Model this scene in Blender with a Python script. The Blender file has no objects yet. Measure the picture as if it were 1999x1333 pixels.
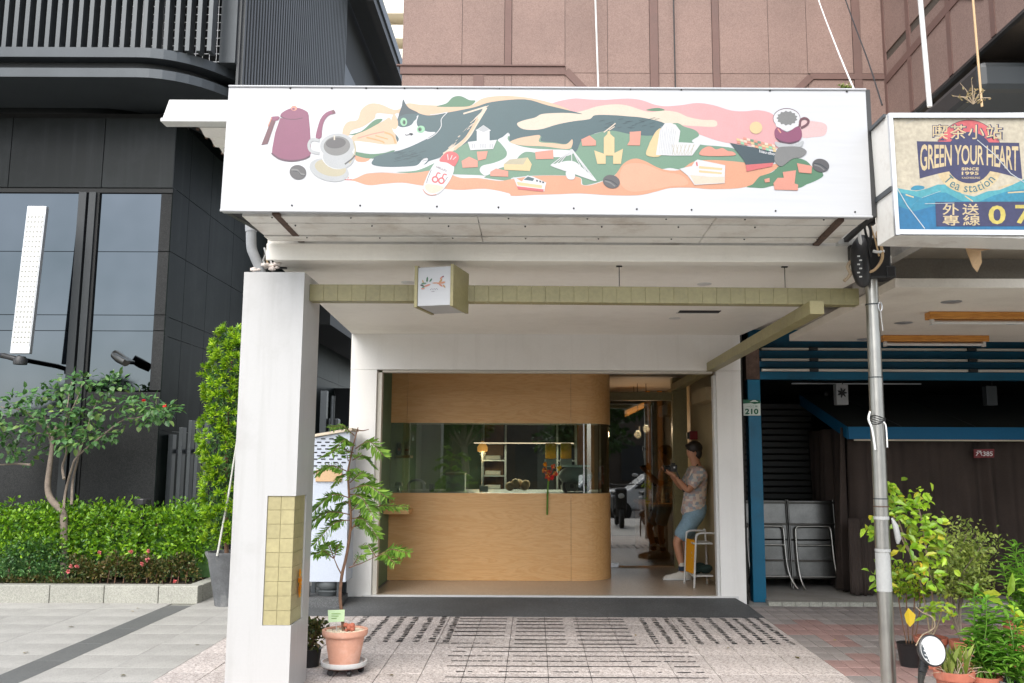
import bpy, math, random
from mathutils import Vector, Matrix
R = math.radians
rnd = random.Random(7)
S = bpy.context.scene
COL = S.collection

# ------------------------------------------------------------------ camera
FPX, CX, CY, W0 = 1750.0, 1043.0, 666.5, 1999.0
CAM = Vector((0, 0, 1.6))
PITCH = math.atan((903 - CY) / FPX)
ROLL = 0.004
fw = Vector((0, math.cos(PITCH), math.sin(PITCH)))
r0 = Vector((1, 0, 0)); u0 = Vector((0, -math.sin(PITCH), math.cos(PITCH)))
rt = (r0 + ROLL * u0).normalized(); up = (u0 - ROLL * r0).normalized()
cd = bpy.data.cameras.new('camera'); cam = bpy.data.objects.new('camera', cd); COL.objects.link(cam)
cd.sensor_width = 36.0; cd.lens = FPX / W0 * 36.0
cd.shift_x = -(CX - W0 / 2) / W0
cd.clip_start = 0.05; cd.clip_end = 600
M = Matrix((( rt.x, up.x, -fw.x, CAM.x), (rt.y, up.y, -fw.y, CAM.y), (rt.z, up.z, -fw.z, CAM.z), (0, 0, 0, 1)))
cam.matrix_world = M
S.camera = cam

# ------------------------------------------------------------------ sky, sun, exposure
SUN_EL, SUN_AZ = 47.0, 198.0           # degrees; azimuth from +Y, clockwise (behind the camera, a little to the left)
w = bpy.data.worlds.new('World'); S.world = w; w.use_nodes = True
nt = w.node_tree; nt.nodes.clear()
sky = nt.nodes.new('ShaderNodeTexSky'); sky.sky_type = 'NISHITA'; sky.sun_disc = False
sky.sun_elevation = R(SUN_EL); sky.sun_rotation = R(SUN_AZ)
sky.air_density = 1.0; sky.dust_density = 2.0; sky.ozone_density = 1.0
bg = nt.nodes.new('ShaderNodeBackground'); bg.inputs['Strength'].default_value = 0.15
wo = nt.nodes.new('ShaderNodeOutputWorld')
hs = nt.nodes.new('ShaderNodeHueSaturation'); hs.inputs['Saturation'].default_value = 0.42   # thin high cloud whitens the sky
nt.links.new(sky.outputs[0], hs.inputs['Color']); nt.links.new(hs.outputs[0], bg.inputs[0]); nt.links.new(bg.outputs[0], wo.inputs[0])
sl = bpy.data.lights.new('sun', 'SUN'); sl.energy = 1.0; sl.angle = R(48); sl.color = (1.0, 0.965, 0.91)
so = bpy.data.objects.new('sun', sl); COL.objects.link(so)
sd = Vector((math.sin(R(SUN_AZ)) * math.cos(R(SUN_EL)), math.cos(R(SUN_AZ)) * math.cos(R(SUN_EL)), math.sin(R(SUN_EL))))
so.rotation_euler = (-sd).to_track_quat('-Z', 'Y').to_euler(); so.location = sd * 40
S.view_settings.view_transform = 'Standard'; S.view_settings.look = 'None'
S.view_settings.exposure = 1.47; S.view_settings.gamma = 1.0; S.view_settings.use_curve_mapping = False
S.render.engine = 'CYCLES'
S.cycles.use_denoising = True; S.cycles.max_bounces = 10; S.cycles.diffuse_bounces = 6
S.cycles.transparent_max_bounces = 16; S.cycles.sample_clamp_indirect = 6.0
S.cycles.caustics_reflective = False; S.cycles.caustics_refractive = False

# ------------------------------------------------------------------ pixel -> place
def ray(px, py):
    return (fw + rt * ((px - CX) / FPX) - up * ((py - CY) / FPX))
def at(px, py, Y):
    d = ray(px, py); return CAM + d * ((Y - CAM.y) / d.y)
def atx(px, py, X):
    d = ray(px, py); return CAM + d * (X / d.x)
SLOPE = 0.0103
def gz(Y): return SLOPE * Y + .07
def ground(px, py):
    d = ray(px, py); t = (.07 - CAM.z) / (d.z - SLOPE * d.y); return CAM + d * t
def X_(px, Y, py=800): return at(px, py, Y).x
def Z_(py, Y, px=1043): return at(px, py, Y).z

# ------------------------------------------------------------------ materials
MATS = {}
def srgb(r, g, b):
    f = lambda c: (c / 12.92 if c <= 0.04045 else ((c + 0.055) / 1.055) ** 2.4)
    return (f(r / 255), f(g / 255), f(b / 255))
def newmat(name):
    m = bpy.data.materials.new(name); m.use_nodes = True; MATS[name] = m
    return m, m.node_tree, m.node_tree.nodes, m.node_tree.links, m.node_tree.nodes['Principled BSDF']
def tcoord(N, L, scale, obj=True):
    tc = N.new('ShaderNodeTexCoord'); mp = N.new('ShaderNodeMapping')
    mp.inputs['Scale'].default_value = scale if isinstance(scale, tuple) else (scale,) * 3
    L.new(tc.outputs['Object'], mp.inputs['Vector']); return mp.outputs['Vector']
def noise(N, L, scale, detail=4, rough=0.55):
    n = N.new('ShaderNodeTexNoise'); n.inputs['Detail'].default_value = detail; n.inputs['Roughness'].default_value = rough
    n.inputs['Scale'].default_value = 1.0
    L.new(tcoord(N, L, scale), n.inputs['Vector']); return n.outputs['Fac']
def ramp(N, L, src, stops, interp='LINEAR'):
    r = N.new('ShaderNodeValToRGB'); e = r.color_ramp.elements; r.color_ramp.interpolation = interp
    e[0].position, e[0].color = stops[0][0], (*stops[0][1], 1)
    e[1].position, e[1].color = stops[-1][0], (*stops[-1][1], 1)
    for p, c in stops[1:-1]:
        n = e.new(p); n.color = (*c, 1)
    L.new(src, r.inputs[0]); return r.outputs[0]
def mixc(N, L, a, b, fac, mode='MIX'):
    m = N.new('ShaderNodeMix'); m.data_type = 'RGBA'; m.blend_type = mode
    for s, v in ((m.inputs['A'], a), (m.inputs['B'], b)):
        if isinstance(v, tuple): s.default_value = (*v, 1)
        else: L.new(v, s)
    f = m.inputs['Factor']
    if isinstance(fac, (int, float)): f.default_value = fac
    else: L.new(fac, f)
    return m.outputs['Result']
def bump(N, L, h, strength, dist, P):
    b = N.new('ShaderNodeBump'); b.inputs['Strength'].default_value = strength; b.inputs['Distance'].default_value = dist
    L.new(h, b.inputs['Height']); L.new(b.outputs[0], P.inputs['Normal'])
def mul(c, k): return tuple(min(1, x * k) for x in c)
def pm(name, col, rough=0.55, metal=0.0, var=0.12, scale=3.0, fine=60.0, fvar=0.06, bmp=0.0, bdist=0.002, spec=None, rand=0.0, dirt=None, dirt_scale=1.5, dirt_amt=0.35, streak=0.0):
    """plain surface: base colour with slow and fine tone variation, optional object-random tone, dirt patches, relief"""
    m, t, N, L, P = newmat(name)
    n1 = noise(N, L, scale, 5); c = ramp(N, L, n1, [(0.25, mul(col, 1 - var)), (0.75, mul(col, 1 + var))])
    if fvar:
        n2 = noise(N, L, fine, 3); g = ramp(N, L, n2, [(0.3, (1 - fvar,) * 3), (0.7, (1 + fvar * 0.5,) * 3)])
        c = mixc(N, L, c, g, 1.0, 'MULTIPLY')
    if rand:
        oi = N.new('ShaderNodeObjectInfo'); g = ramp(N, L, oi.outputs['Random'], [(0, (1 - rand,) * 3), (1, (1.0,) * 3)])
        c = mixc(N, L, c, g, 1.0, 'MULTIPLY')
    if dirt:
        n3 = noise(N, L, dirt_scale, 8, 0.7); f = ramp(N, L, n3, [(0.5, (0, 0, 0)), (0.72, (dirt_amt,) * 3)])
        c = mixc(N, L, c, dirt, f)
        if streak:                                  # rain streaks: noise drawn out vertically
            n4 = noise(N, L, (9, 9, .45), 6, 0.65); f = ramp(N, L, n4, [(0.52, (0, 0, 0)), (0.75, (streak,) * 3)])
            c = mixc(N, L, c, dirt, f)
    L.new(c, P.inputs['Base Color'])
    P.inputs['Roughness'].default_value = rough; P.inputs['Metallic'].default_value = metal
    if spec is not None: P.inputs['Specular IOR Level'].default_value = spec
    if bmp: bump(N, L, noise(N, L, fine, 4), bmp, bdist, P)
    return m
def speckle(name, cols, scale, rough=0.5, bmp=0.15, rand=0.06, slow=0.08, spec=None):
    """terrazzo / granite: cell colours picked from a list, two sizes of grain"""
    m, t, N, L, P = newmat(name)
    def vor(s):
        v = N.new('ShaderNodeTexVoronoi'); v.inputs['Scale'].default_value = 1.0; v.inputs['Randomness'].default_value = 1
        L.new(tcoord(N, L, s), v.inputs['Vector'])
        sp = N.new('ShaderNodeSeparateColor'); L.new(v.outputs['Color'], sp.inputs[0]); return sp.outputs[0], v.outputs['Distance']
    a, d1 = vor(scale); b, d2 = vor(scale * 2.3)
    k = len(cols); st = [(i / k, cols[i]) for i in range(k)]
    c1 = ramp(N, L, a, st, 'CONSTANT'); c2 = ramp(N, L, b, st, 'CONSTANT')
    c = mixc(N, L, c1, c2, 0.5)
    n = noise(N, L, 0.9, 6, 0.65); g = ramp(N, L, n, [(0.3, (1 - slow,) * 3), (0.7, (1 + slow * 0.4,) * 3)])
    c = mixc(N, L, c, g, 1.0, 'MULTIPLY')
    if rand:
        oi = N.new('ShaderNodeObjectInfo'); g = ramp(N, L, oi.outputs['Random'], [(0, (1 - rand,) * 3), (1, (1.0,) * 3)])
        c = mixc(N, L, c, g, 1.0, 'MULTIPLY')
    L.new(c, P.inputs['Base Color']); P.inputs['Roughness'].default_value = rough
    if spec is not None: P.inputs['Specular IOR Level'].default_value = spec
    if bmp: bump(N, L, d1, bmp, 0.001, P)
    return m
def plywood(name, c1, c2, stretch=(0.8, 3, 7), rough=0.42):
    m, t, N, L, P = newmat(name)
    n = N.new('ShaderNodeTexNoise'); n.inputs['Scale'].default_value = 1; n.inputs['Detail'].default_value = 6; n.inputs['Distortion'].default_value = 1.6
    L.new(tcoord(N, L, stretch), n.inputs['Vector'])
    wv = N.new('ShaderNodeMath'); wv.operation = 'MULTIPLY'; wv.inputs[1].default_value = 9.0; L.new(n.outputs['Fac'], wv.inputs[0])
    fr = N.new('ShaderNodeMath'); fr.operation = 'PINGPONG'; fr.inputs[1].default_value = 0.5; L.new(wv.outputs[0], fr.inputs[0])
    c = ramp(N, L, fr.outputs[0], [(0.0, c1), (0.35, mul(c2, 0.97)), (0.5, c2)])
    f = noise(N, L, (14, 60, 160), 3); g = ramp(N, L, f, [(0.3, (0.93,) * 3), (0.7, (1.03,) * 3)])
    c = mixc(N, L, c, g, 1.0, 'MULTIPLY')
    L.new(c, P.inputs['Base Color']); P.inputs['Roughness'].default_value = rough
    return m
def leafmat(name, cols, rough=0.45, trans=0.3):
    """leaf: tone picked at random for each leaf (mesh island), light passing through"""
    m, t, N, L, P = newmat(name)
    gi = N.new('ShaderNodeNewGeometry')
    c = ramp(N, L, gi.outputs['Random Per Island'], [(i / max(1, len(cols) - 1), cc) for i, cc in enumerate(cols)])
    n = noise(N, L, 5.5, 3); c = mixc(N, L, c, ramp(N, L, n, [(.32, (.62, .66, .62)), (.66, (1.12, 1.08, .95))]), 1.0, 'MULTIPLY')    # older and younger growth
    L.new(c, P.inputs['Base Color']); P.inputs['Roughness'].default_value = rough
    tr = N.new('ShaderNodeBsdfTranslucent'); L.new(c, tr.inputs['Color'])
    mx = N.new('ShaderNodeMixShader'); mx.inputs[0].default_value = trans
    L.new(P.outputs[0], mx.inputs[1]); L.new(tr.outputs[0], mx.inputs[2])
    L.new(mx.outputs[0], N['Material Output'].inputs['Surface'])
    return m
def paneglass(name, tint=(0.9, 0.95, 0.92), refl=0.14):
    m, t, N, L, P = newmat(name)
    tr = N.new('ShaderNodeBsdfTransparent'); tr.inputs[0].default_value = (*tint, 1)
    gl = N.new('ShaderNodeBsdfGlossy'); gl.inputs['Roughness'].default_value = 0.01; gl.inputs[0].default_value = (1, 1, 1, 1)
    lw = N.new('ShaderNodeFresnel'); lw.inputs['IOR'].default_value = 1.5
    ad = N.new('ShaderNodeMath'); ad.operation = 'ADD'; ad.inputs[1].default_value = refl - 0.04; L.new(lw.outputs[0], ad.inputs[0])
    mx = N.new('ShaderNodeMixShader'); L.new(ad.outputs[0], mx.inputs[0]); L.new(tr.outputs[0], mx.inputs[1]); L.new(gl.outputs[0], mx.inputs[2])
    L.new(mx.outputs[0], N['Material Output'].inputs['Surface'])
    return m
def emit(name, col, s):
    m, t, N, L, P = newmat(name)
    P.inputs['Base Color'].default_value = (*col, 1); P.inputs['Emission Color'].default_value = (*col, 1); P.inputs['Emission Strength'].default_value = s
    return m
def G(n): return MATS[n]

# ------------------------------------------------------------------ mesh builder
def wloc(o):
    v = Vector((0, 0, 0))
    while o is not None:
        v += o.location; o = o.parent
    return v
class MB:
    def __init__(s): s.v = []; s.f = []; s.m = []
    def face(s, pts, mi=0):
        b = len(s.v); s.v += [tuple(p) for p in pts]; s.f.append(tuple(range(b, b + len(pts)))); s.m.append(mi); return s
    def box(s, x0, x1, y0, y1, z0, z1, mi=0):
        b = len(s.v)
        s.v += [(x0, y0, z0), (x1, y0, z0), (x1, y1, z0), (x0, y1, z0), (x0, y0, z1), (x1, y0, z1), (x1, y1, z1), (x0, y1, z1)]
        for q in ((0, 3, 2, 1), (4, 5, 6, 7), (0, 1, 5, 4), (1, 2, 6, 5), (2, 3, 7, 6), (3, 0, 4, 7)):
            s.f.append(tuple(b + i for i in q)); s.m.append(mi)
        return s
    def hexa(s, P8, mi=0):      # 8 corners: bottom ring 0-3 ccw from above, top ring 4-7
        b = len(s.v); s.v += [tuple(p) for p in P8]
        for q in ((0, 3, 2, 1), (4, 5, 6, 7), (0, 1, 5, 4), (1, 2, 6, 5), (2, 3, 7, 6), (3, 0, 4, 7)):
            s.f.append(tuple(b + i for i in q)); s.m.append(mi)
        return s
    def bar(s, a, b_, w_, h_=None, upv=(0, 0, 1), mi=0):
        a = Vector(a); b_ = Vector(b_); h_ = h_ or w_; d = (b_ - a).normalized(); u = Vector(upv)
        if abs(d.dot(u)) > 0.98: u = Vector((0, 1, 0))
        x = d.cross(u).normalized() * (w_ / 2); y = x.cross(d).normalized() * (h_ / 2)
        return s.hexa([a - x - y, b_ - x - y, b_ + x - y, a + x - y, a - x + y, b_ - x + y, b_ + x + y, a + x + y], mi)
    def tube(s, pts, r, n=8, mi=0, cap=True, sx=1.0):
        pts = [Vector(p) for p in pts]; k = len(pts); rr = r if isinstance(r, (list, tuple)) else [r] * k
        d0 = (pts[1] - pts[0]).normalized(); ref = Vector((0, 0, 1)) if abs(d0.z) < 0.9 else Vector((1, 0, 0))
        x = d0.cross(ref).normalized(); base = len(s.v)
        for i in range(k):
            d = (pts[min(i + 1, k - 1)] - pts[max(i - 1, 0)]).normalized()
            x = (x - d * x.dot(d)).normalized(); y = d.cross(x)
            for j in range(n):
                a = 2 * math.pi * j / n
                s.v.append(tuple(pts[i] + x * (math.cos(a) * rr[i] * sx) + y * (math.sin(a) * rr[i])))
        for i in range(k - 1):
            for j in range(n):
                s.f.append((base + i * n + j, base + i * n + (j + 1) % n, base + (i + 1) * n + (j + 1) % n, base + (i + 1) * n + j)); s.m.append(mi)
        if cap:
            s.f.append(tuple(base + j for j in range(n))[::-1]); s.m.append(mi)
            s.f.append(tuple(base + (k - 1) * n + j for j in range(n))); s.m.append(mi)
        return s
    def lathe(s, prof, c, n=24, mi=0, axis=None, cap=True):
        c = Vector(c); base = len(s.v)
        if axis is None: ex, ey, ez = Vector((1, 0, 0)), Vector((0, 1, 0)), Vector((0, 0, 1))
        else:
            ez = Vector(axis).normalized(); ex = ez.cross(Vector((0, 0, 1)) if abs(ez.z) < 0.9 else Vector((1, 0, 0))).normalized(); ey = ez.cross(ex)
        for r, z in prof:
            for j in range(n):
                a = 2 * math.pi * j / n; s.v.append(tuple(c + ex * (r * math.cos(a)) + ey * (r * math.sin(a)) + ez * z))
        for i in range(len(prof) - 1):
            for j in range(n):
                s.f.append((base + i * n + j, base + i * n + (j + 1) % n, base + (i + 1) * n + (j + 1) % n, base + (i + 1) * n + j)); s.m.append(mi)
        if cap:
            s.f.append(tuple(base + j for j in range(n))[::-1]); s.m.append(mi)
            s.f.append(tuple(base + (len(prof) - 1) * n + j for j in range(n))); s.m.append(mi)
        return s
    def ball(s, c, r, n=12, mi=0, sc=(1, 1, 1)):
        c = Vector(c); base = len(s.v); h = n // 2
        for i in range(h + 1):
            t = math.pi * i / h
            for j in range(n):
                a = 2 * math.pi * j / n
                s.v.append((c.x + r * sc[0] * math.sin(t) * math.cos(a), c.y + r * sc[1] * math.sin(t) * math.sin(a), c.z + r * sc[2] * math.cos(t)))
        for i in range(h):
            for j in range(n):
                s.f.append((base + i * n + j, base + (i + 1) * n + j, base + (i + 1) * n + (j + 1) % n, base + i * n + (j + 1) % n)); s.m.append(mi)
        return s
    def prism(s, poly, d, mi=0):    # poly: list of Vector (planar), extruded by vector d
        d = Vector(d); b = len(s.v); n = len(poly); s.v += [tuple(p) for p in poly] + [tuple(Vector(p) + d) for p in poly]
        s.f.append(tuple(range(b, b + n))); s.m.append(mi); s.f.append(tuple(range(b + 2 * n - 1, b + n - 1, -1))); s.m.append(mi)
        for i in range(n):
            j = (i + 1) % n; s.f.append((b + i, b + n + i, b + n + j, b + j)); s.m.append(mi)
        return s
    def leaf(s, p, d, nrm, ln, wd, mi=0, fold=0.15, droop=0.0):   # pointed leaf, six corners, folded along its rib
        d = Vector(d).normalized(); nrm = Vector(nrm); nrm = (nrm - d * nrm.dot(d))
        if nrm.length < 1e-4: nrm = d.orthogonal()
        nrm.normalize(); sd_ = d.cross(nrm); p = Vector(p); b = len(s.v)
        q = lambda t, w_, h: p + d * (ln * t) + sd_ * (wd * w_) + nrm * (ln * h)
        s.v += [tuple(p), tuple(q(.35, .5, fold - droop * .1)), tuple(q(.75, .36, fold * .7 - droop * .5)), tuple(q(1, 0, -droop)), tuple(q(.75, -.36, fold * .7 - droop * .5)), tuple(q(.35, -.5, fold - droop * .1)), tuple(q(.5, 0, -droop * .2))]
        for t in ((0, 1, 6), (1, 2, 6), (2, 3, 6), (3, 4, 6), (4, 5, 6), (5, 0, 6)):
            s.f.append(tuple(b + i for i in t)); s.m.append(mi)
        return s
    def build(s, name, mats, parent=None, smooth=False, bevel=0.0, seg=2):
        me = bpy.data.meshes.new(name); off = wloc(parent) if parent else Vector((0, 0, 0))
        me.from_pydata([(x - off.x, y - off.y, z - off.z) for x, y, z in s.v], [], s.f)
        if not isinstance(mats, (list, tuple)): mats = [mats]
        for m in mats: me.materials.append(G(m) if isinstance(m, str) else m)
        if len(mats) > 1: me.polygons.foreach_set('material_index', s.m)
        if smooth:
            me.polygons.foreach_set('use_smooth', [True] * len(me.polygons))
        me.update()
        if smooth: me.set_sharp_from_angle(angle=R(50))
        o = bpy.data.objects.new(name, me); COL.objects.link(o)
        if parent: o.parent = parent
        if bevel:
            b = o.modifiers.new('bevel', 'BEVEL'); b.width = bevel; b.segments = seg; b.limit_method = 'ANGLE'; b.angle_limit = R(40)
        return o
def thing(name, label, cat, loc, group=None):
    o = bpy.data.objects.new(name, None); COL.objects.link(o); o.location = Vector(loc); o.empty_display_size = 0.1
    return tag(o, label, cat, group)
def tag(o, label=None, cat=None, group=None, kind=None):
    if label: o['label'] = label
    if cat: o['category'] = cat
    if group: o['group'] = group
    if kind: o['kind'] = kind
    return o
def struct(o): o['kind'] = 'structure'; return o
def smooth_angle(o, a=40):
    me = o.data; me.polygons.foreach_set('use_smooth', [True] * len(me.polygons))
    m = o.modifiers.new('edges', 'EDGE_SPLIT'); m.split_angle = R(a); return o
def share(src, loc, parent, name=None):       # another piece with the same mesh data
    o = bpy.data.objects.new(name or src.name.split('.')[0], src.data); COL.objects.link(o); o.parent = parent
    o.location = Vector(loc) - (wloc(parent) if parent else Vector((0, 0, 0))); return o
def copy_tree(o, parent=None):
    c = o.copy(); COL.objects.link(c); c.parent = parent
    for ch in list(o.children): copy_tree(ch, c)
    return c
def catmull(pts, n=5, closed=True):
    out = []; k = len(pts); rng = range(k) if closed else range(k - 1)
    g = (lambda i: pts[i % k]) if closed else (lambda i: pts[max(0, min(k - 1, i))])
    for i in rng:
        p0, p1, p2, p3 = [Vector(g(i + j)) for j in (-1, 0, 1, 2)]
        for q in range(n):
            t = q / n
            out.append(0.5 * ((2 * p1) + (p2 - p0) * t + (2 * p0 - 5 * p1 + 4 * p2 - p3) * t * t + (3 * p1 - p0 - 3 * p2 + p3) * t ** 3))
    if not closed: out.append(Vector(pts[-1]))
    return out
_dg = None
def text_mesh(txt, size=1.0, bold=0.0, spacing=1.0):
    """centred lettering as flat 2-D vertices and faces"""
    c = bpy.data.curves.new('t', 'FONT'); c.body = txt; c.size = size; c.align_x = 'CENTER'; c.align_y = 'CENTER'; c.offset = bold; c.space_character = spacing
    c.resolution_u = 3; o = bpy.data.objects.new('t', c); COL.objects.link(o)
    bpy.context.view_layer.update(); dg = bpy.context.evaluated_depsgraph_get(); me = o.evaluated_get(dg).to_mesh()
    v = [tuple(p.co)[:2] for p in me.vertices]; f = [tuple(p.vertices) for p in me.polygons]
    o.evaluated_get(dg).to_mesh_clear(); bpy.data.objects.remove(o); bpy.data.curves.remove(c)
    return v, f
def put_text(mb, txt, size, fn, mi=0, bold=0.0, spacing=1.0, fit=None):
    """fn(x, y) -> world point; fit=(w,h) scales the lettering to that box"""
    v, f = text_mesh(txt, size, bold, spacing)
    if fit and v:
        xs = [p[0] for p in v]; ys = [p[1] for p in v]; cx, cy = (min(xs) + max(xs)) / 2, (min(ys) + max(ys)) / 2
        kx = fit[0] / max(1e-6, max(xs) - min(xs)); ky = fit[1] / max(1e-6, max(ys) - min(ys)) if fit[1] else kx
        v = [((x - cx) * kx, (y - cy) * ky) for x, y in v]
    b = len(mb.v); mb.v += [tuple(fn(x, y)) for x, y in v]
    for q in f: mb.f.append(tuple(b + i for i in q)); mb.m.append(mi)
# ------------------------------------------------------------------ material list
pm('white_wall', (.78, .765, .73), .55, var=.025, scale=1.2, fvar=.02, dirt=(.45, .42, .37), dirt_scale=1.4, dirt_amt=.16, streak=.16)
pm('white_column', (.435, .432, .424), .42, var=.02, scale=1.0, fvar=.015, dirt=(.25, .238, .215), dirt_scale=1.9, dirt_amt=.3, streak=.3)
pm('ceiling_white', (.87, .84, .77), .6, var=.025, scale=.8, fvar=.02, dirt=(.5, .46, .4), dirt_scale=1.2, dirt_amt=.2, streak=.1)
pm('soffit_sheet', (.74, .72, .67), .45, var=.05, scale=1.5, fvar=.03, dirt=(.34, .26, .19), dirt_scale=2.6, dirt_amt=.65)
pm('rust', (.085, .05, .035), .85, var=.4, scale=18, fvar=.2, bmp=.5)
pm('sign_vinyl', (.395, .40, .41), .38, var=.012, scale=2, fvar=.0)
m = MATS['sign_vinyl']; N_, L_ = m.node_tree.nodes, m.node_tree.links
bump(N_, L_, noise(N_, L_, (.9, 1, 7), 3), .35, .012, N_['Principled BSDF'])
pm('steel_black', (.02, .02, .02), .5, var=.2, scale=8)
pm('olive_tile', (.37, .325, .17), .38, var=.1, scale=5, fine=35, fvar=.12, rand=.1, bmp=.06)
pm('olive_dark', (.285, .25, .12), .45, var=.1, scale=5, fine=40, fvar=.1, rand=.06)
pm('grout', (.30, .265, .14), .8)
pm('frame_metal', (.55, .52, .45), .4, var=.03)
plywood('plywood', srgb(212, 162, 104), srgb(221, 176, 120))
plywood('wood_dark', srgb(120, 78, 40), srgb(148, 100, 56), (2, 3, .8))
plywood('wood_beam', srgb(176, 112, 42), srgb(205, 142, 62), (1, 8, 20))
speckle('terrazzo', [srgb(176, 155, 133), srgb(190, 172, 150), srgb(150, 132, 114), srgb(202, 188, 170)], 110, .3, .05)
speckle('arcade_tile', [srgb(206, 197, 191), srgb(188, 177, 171), srgb(160, 150, 144), srgb(216, 209, 204), srgb(180, 169, 163), srgb(120, 111, 106)], 75, .7, .2, rand=.08, slow=.2)
speckle('granite_slab', [srgb(172, 170, 164), srgb(158, 156, 151), srgb(182, 179, 173), srgb(142, 140, 135)], 190, .62, .1, rand=.08, slow=.28)
speckle('granite_dark', [(.026, .027, .027), (.036, .037, .037), (.02, .021, .021), (.055, .056, .056)], 150, .55, .1, rand=.2, slow=.35, spec=.12)
speckle('granite_kerb', [srgb(168, 168, 156), srgb(150, 150, 140), srgb(134, 134, 126), srgb(180, 178, 168)], 130, .7, .2, rand=.1, slow=.2)
speckle('dark_stripe', [srgb(92, 93, 91), srgb(104, 105, 103), srgb(80, 81, 80)], 200, .7, .1)
speckle('ramp_stone', [(.068, .071, .073), (.082, .086, .088), (.056, .06, .061), (.16, .163, .166)], 170, .7, .15, slow=.4)
speckle('paver_red', [srgb(160, 130, 124), srgb(150, 120, 115), srgb(168, 139, 132)], 120, .8, .2, rand=.2, slow=.3)
speckle('paver_grey', [srgb(152, 144, 140), srgb(142, 135, 132), srgb(162, 154, 149)], 120, .8, .2, rand=.2, slow=.3)
pm('mortar', (.12, .115, .11), .9)
pm('ink', (.022, .022, .024), .6, var=.2, scale=30)
speckle('pink_stone', [srgb(134, 111, 102), srgb(127, 104, 95), srgb(141, 119, 109), srgb(116, 93, 85), srgb(133, 109, 100)], 100, .75, .2, rand=.08, slow=.2)
pm('pink_band', srgb(102, 77, 70), .7, var=.1, scale=3, fvar=.1, dirt=(.1, .07, .06), dirt_scale=2, dirt_amt=.5)
pm('soffit_brown', (.07, .055, .042), .8, var=.25, scale=1.5, fvar=.2)
pm('black_facade', (.006, .0095, .0085), .4, var=.3, scale=.8, fvar=.15, rand=.45, spec=.03, dirt=(.024, .029, .027), dirt_scale=.9, dirt_amt=.6, streak=.4)
pm('lintel_metal', (.015, .018, .018), .35, 0, var=.3, scale=.5, rand=.3, spec=.14, dirt=(.032, .036, .038), dirt_scale=.8, dirt_amt=.6, streak=.5)
pm('dark_metal', (.022, .026, .028), .45, .1, var=.12)
pm('grey_metal', (.05, .058, .064), .45, .3, var=.1)
pm('louvre_metal', (.062, .07, .074), .4, .3, var=.1)
pm('corrugated', (.05, .054, .056), .5, .1, var=.1, scale=1)
pm('void_black', (.006, .007, .007), .7, fvar=0)
m, t_, N_, L_, P_ = newmat('coated_glass'); P_.inputs['Metallic'].default_value = 1; P_.inputs['Roughness'].default_value = .035
L_.new(ramp(N_, L_, noise(N_, L_, .7, 3), [(.25, (.05, .062, .07)), (.75, (.078, .09, .104))]), P_.inputs['Base Color'])
paneglass('clear_glass', (.66, .74, .68), .16)
paneglass('door_glass', (.5, .5, .44), .17)
pm('cream_wall', (.72, .66, .54), .7, var=.05)
pm('pot_concrete', (.12, .125, .13), .75, var=.35, scale=5, fvar=.15, bmp=.2, dirt=(.33, .33, .32), dirt_scale=4, dirt_amt=.7)
pm('terracotta', srgb(212, 158, 134), .75, var=.08, scale=6, fvar=.05, bmp=.1, dirt=srgb(235, 205, 190), dirt_scale=8, dirt_amt=.4)
pm('terracotta_red', srgb(178, 104, 82), .8, var=.12, scale=6, fvar=.08, bmp=.1, dirt=srgb(200, 150, 130), dirt_scale=7, dirt_amt=.4)
pm('white_plastic', (.6, .6, .58), .4, var=.03)
pm('black_plastic', (.018, .018, .019), .4, var=.1)
pm('cabinet_blue', srgb(186, 194, 206), .4, var=.02, dirt=(.5, .5, .5), dirt_amt=.12)
pm('beige', srgb(205, 192, 170), .6, var=.04)
pm('tan_board', srgb(196, 164, 126), .65, var=.06, scale=8)
pm('grey_ceramic', (.13, .145, .15), .4, var=.12, scale=9)
pm('pebbles', srgb(224, 208, 182), .7, var=.2, scale=60, fvar=.25)
pm('soil', (.04, .028, .018), .95, var=.3, scale=30, bmp=.6, bdist=.01)
pm('bark', srgb(120, 90, 70), .85, var=.25, scale=25, fvar=.2, bmp=.4)
pm('bark_grey', srgb(124, 112, 100), .85, var=.25, scale=18, fvar=.2, bmp=.5)
pm('twig_dry', srgb(170, 152, 128), .9, var=.2, scale=30)
pm('stake', srgb(190, 190, 182), .6, var=.1)
leafmat('leaf_hedge', [srgb(54, 98, 24), srgb(104, 154, 34), srgb(142, 186, 40), srgb(72, 122, 28), srgb(162, 202, 56)], .4, .3)
leafmat('leaf_podo', [srgb(62, 106, 20), srgb(122, 168, 26), srgb(172, 208, 44), srgb(96, 142, 26), srgb(190, 218, 60)], .42, .3)
leafmat('leaf_dark', [srgb(52, 94, 50), srgb(80, 124, 68), srgb(102, 146, 84), srgb(62, 106, 56), srgb(136, 164, 90)], .4, .22)
leafmat('leaf_bed', [srgb(38, 66, 28), srgb(84, 96, 44), srgb(110, 88, 52), srgb(58, 86, 36), srgb(132, 120, 66)], .5, .2)
leafmat('leaf_frond', [srgb(88, 130, 48), srgb(124, 168, 62), srgb(160, 198, 88), srgb(104, 150, 54)], .42, .35)
leafmat('leaf_vine', [srgb(120, 164, 34), srgb(152, 192, 50), srgb(176, 204, 66), srgb(100, 146, 34), srgb(206, 196, 60)], .42, .35)
leafmat('leaf_herb', [srgb(80, 134, 42), srgb(116, 170, 58), srgb(146, 192, 76), srgb(94, 150, 48)], .42, .35)
leafmat('leaf_small', [srgb(96, 120, 44), srgb(136, 156, 66), srgb(160, 172, 92), srgb(110, 130, 50)], .5, .3)
leafmat('leaf_dry', [srgb(150, 128, 88), srgb(176, 158, 118), srgb(120, 104, 72)], .8, .2)
leafmat('leaf_tree', [srgb(34, 60, 26), srgb(52, 84, 34), srgb(70, 104, 44)], .5, .2)
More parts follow.
